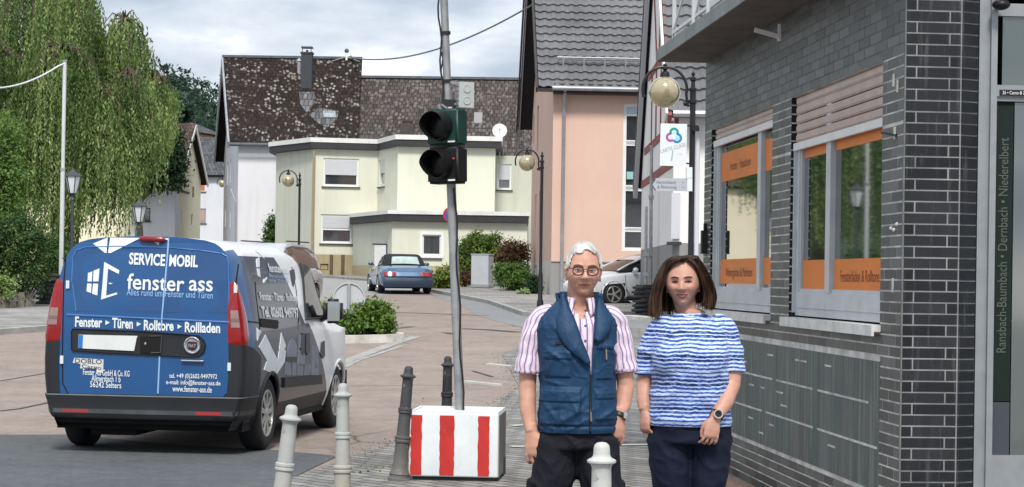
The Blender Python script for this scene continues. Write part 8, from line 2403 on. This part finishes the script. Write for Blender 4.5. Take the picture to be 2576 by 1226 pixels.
# turned lapels and stand collar
mb = MB()
def lapel(u, v, s):
    z = 1.475 - (.30 if s < 0 else .20)*u; vv = (z-.868)/.612; p = vest_pt(.0 if s > 0 else 1.0, vv); w = .052*math.sin(.35 + u*2.6)
    cx, cy, _, hw, hd = at_z(TV, z); th = (edge_th(z, 1) + w*v/.12) if s > 0 else (edge_th(z, -1) - w*v/.12)
    e = 2.25; s1, c1 = math.sin(th), math.cos(th); b = Vector((cx + hw*math.copysign(abs(s1)**(2/e), s1), cy - hd*math.copysign(abs(c1)**(2/e), c1), z - .012*v)); n = Vector((s1/hw, -c1/hd, 0)).normalized()
    return b + n*(.012 + .012*math.sin(v*2.6))
for s in (-1, 1): mb.grid(lambda u, v, s=s: lapel(u, v, s), 20, 8)
def stand(u, v):
    th = .85 + (2*math.pi-1.70)*u; z = 1.432 + .042*v*ss(0, .12, u)*ss(1, .88, u); r = .086 + .008*v
    return Vector((.004 + (r+.006)*math.sin(th), .014 - (r)*math.cos(th), z))
mb.grid(stand, 40, 5)
lp_ = mb.build('gilet_collar', m_vest, man, smooth=180); s_m = lp_.modifiers.new('s', 'SOLIDIFY'); s_m.thickness = .006; apply_mods(lp_)
mb = MB(); pts = [vest_pt(.0, .02 + .40*k/20).lerp(vest_pt(1.0, .02 + .40*k/20), .5) + Vector((0, -.003, 0)) for k in range(21)]; mb.tube(pts, .0045, 6); mb.build('zip', m_dark, man)
mb = MB(); p = vest_pt(.0, .157).lerp(vest_pt(1.0, .16), .5); mb.tube([p + Vector((0, -.008, 0)), p + Vector((.002, -.010, -.04))], .004, 6); p = vest_pt(.06, .60); mb.tube([p + Vector((0, -.008, 0)), p + Vector((.002, -.010, -.045))], .004, 6); mb.build('zip_pull', mat('zip_pull', (.25, .17, .13), .4, metal=.3), man)
mb = MB(); pp_ = [vest_pt(.93 - .028*k/4, .655) for k in range(2)]; q = vest_pt(.915, .64); mb.box(q.x-.016, q.x+.014, q.y-.010, q.y-.004, q.z-.005, q.z+.005); mb.build('gilet_badge', m_dark, man)
# wrist watch
mb = MB(); w = Vector(armR[-1]); d_ = (w - Vector(armR[-2])).normalized(); mb.tube([w - d_*.004, w + d_*.014], .0325, 18); wt = mb.build('watch', m_dark, man, smooth=40)
mb = MB(); mb.lathe([(0, .032), (.014, .032), (.015, .038), (0, .039)], 18, M=Matrix.Translation(w + d_*.005) @ Vector((.75, -.65, .1)).to_track_quat('Z', 'Y').to_matrix().to_4x4()); mb.build('watch_face', m_chrome, wt)

# ---------------------------------------------------------------- the woman
WXC = ray(1740, 700)[0]*9.26
w_loc = Vector((WXC, 9.26, .014))
mb = MB()
T = [(0, 0, .80, .165, .12), (0, 0, .95, .170, .125), (0, -.01, 1.08, .165, .125), (0, -.02, 1.20, .165, .135), (.0, 0, 1.30, .155, .10), (.0, .012, 1.345, .125, .08), (-.005, .015, 1.375, .075, .062), (-.01, .012, 1.40, .056, .054)]
vs, fs_ = ring_tube(interp_rings(T)); mb.add(vs, fs_)
mb.tube([(-.012, .020, 1.345), (-.025, .008, 1.41), (-.038, .0, 1.47)], [.058, .050, .055], 20)
HMw = Matrix.Translation((-.043, -.027, 1.527)) @ Matrix.Rotation(rad(-9), 4, 'Z') @ Matrix.Rotation(rad(-2.0), 4, 'Y')
add_head(mb, HMw, False)
aL = [(-.140, .01, 1.32), (-.174, .022, 1.24), (-.196, .035, 1.12), (-.206, .036, 1.05), (-.214, .0, .975), (-.212, -.025, .928)]
mb.tube(aL, [.052, .050, .046, .042, .036, .026], 18)
add_hand(mb, aL[-1], (.02, -.10, -1), (-.85, -.5, 0), -1, .95, curl=(1.05, 1.1, 1.1, 1.05), thumb_in=.8)
aR = [(.155, .01, 1.325), (.176, -.005, 1.24), (.187, -.03, 1.12), (.182, -.045, 1.055), (.148, -.110, .975), (.102, -.165, .910)]
mb.tube(aR, [.054, .052, .050, .047, .041, .027], 18)
add_hand(mb, aR[-1], (-.22, -.12, -1), (.25, -.95, 0), 1, .96, curl=(.55, .6, .62, .6), thumb_in=.55)
for s in (-1, 1):
    mb.tube([(s*.088, 0, .84), (s*.086, -.005, .62), (s*.080, .0, .46), (s*.075, .015, .28), (s*.070, .02, .07)], [.095, .080, .058, .050, .034], 14)
woman = make_body('person', mb, m_skin_w, w_loc, rad(0), .0034, 'smiling woman with brown shoulder length hair in a blue and white striped top')
Sw = face_parts(woman, HMw, False, m_lip_w, m_iris_b)
# hair
t = NT('brown_hair'); c = t.coords('Object', scale=(1, 1, .12)); k = t.noise(c, 120, 3, .6); z_ = t.sep(t.coords('Object'))[2]
k2 = t.mix(t.ramp(k, [(.35, 0), (.65, 1)]), (.016, .008, .005), (.058, .029, .018)); tip = t.ramp(t.math('ADD', z_, t.math('MULTIPLY', k, .10)), [(1.44/2, 1), (1.49/2, 0)])
k2 = t.mix(t.math('MULTIPLY', t.ramp(t.math('ADD', z_, t.math('MULTIPLY', k, -.12)), [(0, 1), (1, 1)]), 0.0), k2, k2)
mr = t.n('ShaderNodeMapRange'); mr.inputs['From Min'].default_value = 1.37; mr.inputs['From Max'].default_value = 1.50; mr.inputs['To Min'].default_value = .75; mr.inputs['To Max'].default_value = 0; t.l(z_, mr.inputs['Value'])
k2 = t.mix(t.math('MULTIPLY', mr.outputs[0], t.ramp(t.noise(t.coords('Object', scale=(1, 1, .15)), 40, 2), [(.45, 0), (.6, 1)])), k2, (.20, .115, .065))
t.set(col=k2, rough=.45, spec=.25); t.bump(k, .5, .004); m_hair_w = t.mat
rng = np.random.default_rng(9)
def hair_path(a, s0, lift, end, wob, crown=(.022, .0, .122)):
    """lock from the parting down to the shoulder at angle a (0 front, +-pi back)"""
    sx, cx = math.sin(a), -math.cos(a); side = 1 if sx > 0 else -1
    p0 = Vector((crown[0] + .012*sx, -.075 + .15*s0, .121 - .028*abs(s0-.5)*2))
    p1 = Vector((.072*sx + .010*side, .082*cx*.95 + .004, .088)) * (1+lift*.4)
    p2 = Vector((.104*sx + .016*sx*abs(sx), .104*cx + .008, .010)); p3 = Vector((.120*sx + .018*side*abs(sx), .104*cx + .012, -.060)); p4 = Vector((.120*sx + .020*side*abs(sx) - .004, .098*cx + .006, end + (.022 if side > 0 else -.016)))
    q = [p0, p0.lerp(p1, .55) + Vector((0, 0, .014 + lift*.1)), p1, p2, p3, p4 + Vector((-.003*side, -.004, 0))]
    wv = math.sin(a*13)*.006; return [v + Vector((wob[0]*k/5 + side*wv*math.sin(k*1.7), wob[1]*k/5 + wv*math.cos(k*1.9)*.6, 0)) for k, v in enumerate(q)]
mb = MB()
def shellf(u, v):
    a = .98 + (2*math.pi-1.96)*u; pts, _ = spline(hair_path(a, .5, 0, -.122, (0, 0)), [1]*6, 6); k = min(len(pts)-1, int(v*(len(pts)-1))); 
    return HMw @ (pts[k]*.975)
mb.grid(shellf, 60, 30)
for k in range(1100):
    u = rng.random(); a = .90 + (2*math.pi-1.80)*u
    if k < 380: a = rng.choice([-1, 1])*rng.uniform(.90, 1.5)
    pts, rr = spline(hair_path(a, min(1, max(0, (abs((a+math.pi) % (2*math.pi)-math.pi))/math.pi*1.1 + rng.normal()*.1 - .25)), rng.random()*.05, -.122 + rng.normal()*.012 - .012*(abs(math.sin(a))), rng.normal(size=2)*.008), [.6, .9, 1, 1, .9, .25], 4)
    w = .0018 + .0026*rng.random(); mb.tube([HMw @ p for p in pts], [(w*r, w*.55*r) for r in rr], 5, caps=False)
for k in range(170):                                # swept fringe over the forehead
    s = -1 if k < 115 else 1; f = rng.random()
    p0 = Vector((.024 + .004*rng.normal(), -.078 + .05*f, .112 + .012*f)); 
    if s < 0: q = [p0, Vector((-.005 - .01*f, -.092 + .03*f, .105 + .012*f)), Vector((-.046 - .008*f, -.080 + .025*f, .084 + .014*f)), Vector((-.076 - .006*f, -.056 + .02*f, .046)), Vector((-.093, -.044 + .02*f, -.02)), Vector((-.104, -.038, -.080))]
    else: q = [p0, Vector((.042 + .006*f, -.082 + .03*f, .095 + .014*f)), Vector((.068 + .006*f, -.066 + .025*f, .066)), Vector((.085, -.050 + .02*f, .02)), Vector((.096, -.044 + .02*f, -.03)), Vector((.106, -.040, -.08))]
    q = [v + Vector(tuple(rng.normal(size=3)*.0018)) for v in q]; pts, rr = spline(q, [.5, 1, 1, 1, .9, .3], 4); w = .0022 + .0022*rng.random()
    mb.tube([HMw @ p for p in pts], [(w*r, w*.5*r) for r in rr], 5, caps=False)
mb.build('hair', m_hair_w, woman, smooth=60)
# jeans
mb = MB(); P_ = [(0, 0, .78, .172, .135), (0, .0, .86, .190, .140), (0, 0, .94, .185, .135), (0, 0, .98, .18, .13)]
vs, fs_ = ring_tube(interp_rings(P_)); mb.add(vs, fs_)
for s in (-1, 1): mb.tube([(s*.085, 0, .88), (s*.091, -.002, .78), (s*.084, -.005, .60), (s*.074, 0, .46), (s*.072, .015, .28), (s*.070, .02, .06)], [.098, .110, .092, .073, .064, .052], 24)
jn = mb.build('jeans', cloth('dark_denim', (.0045, .008, .024), .8, .6, 9, (1, 1, .6), .02, 0.0).mat, woman); remesh(jn, .007, 5, .5)
mb = MB()
for s in (-1, 1): mb.tube([(s*.07, .07, .04), (s*.072, .02, .05), (s*.08, -.06, .042), (s*.086, -.14, .03), (s*.088, -.17, .022)], [.03, .038, .04, .036, .018], 14)
mb.build('shoe', m_dark, woman, smooth=60)
# striped top
t = NT('striped_top'); c = t.coords('Object'); x_, y_, z_ = t.sep(c)
wv = t.noise(t.coords('Object', scale=(1, 1, .6)), 7, 3, .5); nz = t.math('ADD', z_, t.math('MULTIPLY', t.math('SUBTRACT', wv, .5), .035))
rip = t.noise(c, 40, 3, .6); nz2 = t.math('ADD', nz, t.math('MULTIPLY', t.math('SUBTRACT', rip, .5), .010))
s1 = t.math('SINE', t.math('MULTIPLY', nz2, 6.2832/.0185)); s2 = t.math('SINE', t.math('MULTIPLY', nz2, 6.2832/.115)); s3 = t.math('SINE', t.math('MULTIPLY', nz2, 6.2832/.047))
thick = t.math('ADD', t.math('MULTIPLY', s2, .42), t.math('MULTIPLY', s3, .18)); f = t.math('ADD', s1, thick)
k = t.mix(t.ramp(t.math('MULTIPLY', t.math('ADD', f, 1.6), .3), [(.36, 0), (.47, 1)]), (.50, .60, .84), (.022, .060, .28))
k = t.mix(t.math('MULTIPLY', t.ramp(t.math('ADD', t.math('MULTIPLY', s2, .5), .5), [(.80, 0), (.90, 1)]), t.ramp(t.math('MULTIPLY', t.math('ADD', f, 1.6), .3), [(.47, 0), (.56, 1)])), k, (.009, .020, .10)); br = t.ramp(t.noise(t.coords('Object', scale=(1, 1, 3)), 55, 2, .5), [(.54, 0), (.62, 1)]); k = t.mix(t.math('MULTIPLY', br, .7), k, (.17, .29, .60))
n1 = t.noise(t.coords('Object', scale=(1, 1, .8)), 9, 4, .5, .5); t.set(col=k, rough=.85, sheen=.15, spec=.2); t.bump(n1, .7, .022)
TW = [(0, .0, .862, .196, .150), (0, 0, .90, .198, .154), (0, -.005, .98, .192, .156), (0, -.012, 1.06, .184, .156), (0, -.022, 1.15, .182, .165), (0, -.020, 1.20, .182, .162), (0, -.008, 1.27, .176, .135), (.002, .004, 1.32, .160, .108), (0, .012, 1.355, .118, .086), (-.006, .014, 1.378, .080, .070), (-.008, .014, 1.386, .070, .066)]
mb = MB(); vs, fs_ = ring_tube(interp_rings(TW), 60); mb.add(vs, fs_)
for s in (-1, 1): mb.sphere((s*.078 - .01, -.105, 1.165), (.088, .075, .092), 24, 16)
p, r = spline([(-.09, .012, 1.332), (-.142, .012, 1.308), (-.176, .022, 1.23), (-.194, .034, 1.15), (-.202, .036, 1.095)], [.048, .056, .058, .058, .058], 6); mb.tube(p, r, 26)
p, r = spline([(.095, .010, 1.335), (.148, .008, 1.315), (.174, -.002, 1.24), (.186, -.022, 1.16), (.189, -.036, 1.105)], [.050, .062, .066, .067, .068], 6); mb.tube(p, r, 26)
tpm = mb.build('striped_top', t.mat, woman); remesh(tpm, .0055, 7, .5)
def fold_mesh(o, amp, f1, f2, zlo, zhi):
    me = o.data; me.update(); nv = [Vector(v.normal) for v in me.vertices]
    for v, n in zip(me.vertices, nv):
        q = v.co; k = ss(zlo-.02, zlo+.06, q.z)*(1-ss(zhi-.05, zhi, q.z))
        r = 1 - abs(mnoise.noise(Vector((q.x*f1 + q.z*f2*.5, q.y*f1, q.z*f2)))*2); d = amp*(r*r - .4)*k + amp*.8*mnoise.noise(Vector((q.x*f1*.5, q.y*f1*.5, q.z*f2*.5+3)))*k
        v.co = q + n*d
    me.update()
fold_mesh(tpm, .010, 5, 9, .86, 1.30)
fold_mesh(tr, .012, 8, 8, .1, .95)
fold_mesh(jn, .007, 9, 10, .1, .95)
for o_ in (tpm, tr, jn): o_.data.polygons.foreach_set('use_smooth', [True]*len(o_.data.polygons))
mb = MB(); pts = [(-.008 + .073*math.sin(a), .013 - .072*math.cos(a), 1.386 - .018*math.cos(a)) for a in [2*math.pi*k/32 for k in range(33)]]; mb.tube(pts, .0055, 8, caps=False); mb.build('neckband', mat('neckband_white', (.58, .63, .76), .85), woman, smooth=60)
# watch and ring
mb = MB(); w = Vector(aR[-1]); d_ = (w - Vector(aR[-2])).normalized(); mb.tube([w - d_*.026, w - d_*.006], .0325, 18); wt = mb.build('watch', m_dark, woman, smooth=40)
wn_ = Vector((.10, -1, .25)).normalized(); WMx = Matrix.Translation(w - d_*.016) @ wn_.to_track_quat('Z', 'Y').to_matrix().to_4x4()
mb = MB(); mb.lathe([(.014, .034), (.0165, .041), (.0215, .041), (.0225, .034), (.0215, .030)], 26, M=WMx); mb.build('watch_bezel', mat('rose_bezel', (.62, .52, .46), .2, metal=.8), wt)
mb = MB(); mb.lathe([(0, .037), (.0165, .037)], 22, M=WMx); mb.build('watch_dial', m_dark, wt)

# ================================================================== LITTER AND GRIT
rng = np.random.default_rng(77)
def scatter(name, label, line, spread, n, size, m, seed, tall=.3):
    P = [Vector(p) for p in line]; seg = [(b-a).length for a, b in zip(P, P[1:])]; cum = np.cumsum([0]+seg)
    r = np.random.default_rng(seed); t = r.random(n)*cum[-1]; C = []
    for x in t:
        i = min(len(seg)-1, int(np.searchsorted(cum, x)-1)); i = max(i, 0); q = P[i].lerp(P[i+1], (x-cum[i])/seg[i]); C.append((q.x + r.normal()*spread, q.y + r.normal()*spread*2, 0))
    C = np.array(C); s = size*(.5 + r.random(n)); C[:, 2] = [hgt(y) for y in C[:, 1]]; C[:, 2] += .018 + s*.2*r.random(n)
    ax = unit(r.normal(size=(n, 3))*np.array([1, 1, tall])); nr = unit(np.array([0, 0, 1.]) + r.normal(size=(n, 3))*.5); wd = unit(np.cross(ax, nr))
    o = leaf_mesh(name, C, ax, wd, s, s*.7, r.random(n), m); return tag(o, label, 'litter', kind='stuff')
L_litter = leaf_mat('dry_leaves', (.06, .04, .022), (.16, .11, .05), (.36, .30, .18), .1)
L_grit = leaf_mat('grit', (.04, .036, .032), (.14, .13, .115), (.34, .33, .31), 0)
L_weed = leaf_mat('weeds', (.03, .05, .015), (.07, .10, .03), (.14, .18, .06), .2)
wl = lambda u, d: tuple(BW + Vector((math.cos(B_ANG)*u - math.sin(B_ANG)*d, math.sin(B_ANG)*u + math.cos(B_ANG)*d, 0)))
scatter('fallen_leaves', 'dry leaves and dirt gathered along the foot of the brick wall', [wl(-.5, .22), wl(6.2, .22)], .09, 420, .035, L_litter, 1)
scatter('grit', 'loose grit along the edge between the road and the paving', [(*g2(860, 1190), 0), (*g2(879, 1153), 0), (*g2(1041, 1102), 0), (*g2(1247, 1021), 0), (*g2(1304, 973), 0), (*g2(1263, 893), 0)], .10, 1500, .016, L_grit, 2)
scatter('weeds', 'small weeds in the joints beside the bollards and the striped block', [(*g2(860, 1200), 0), (*g2(1000, 1175), 0), (*g2(1045, 1160), 0), (*g2(1230, 1040), 0)], .07, 260, .03, L_weed, 3, 1.2)
scatter('fallen_leaves', 'few dry leaves on the paving around the couple', [(*g2(1300, 1200), 0), (*g2(1500, 960), 0), (*g2(1680, 900), 0)], .6, 90, .03, L_litter, 4)
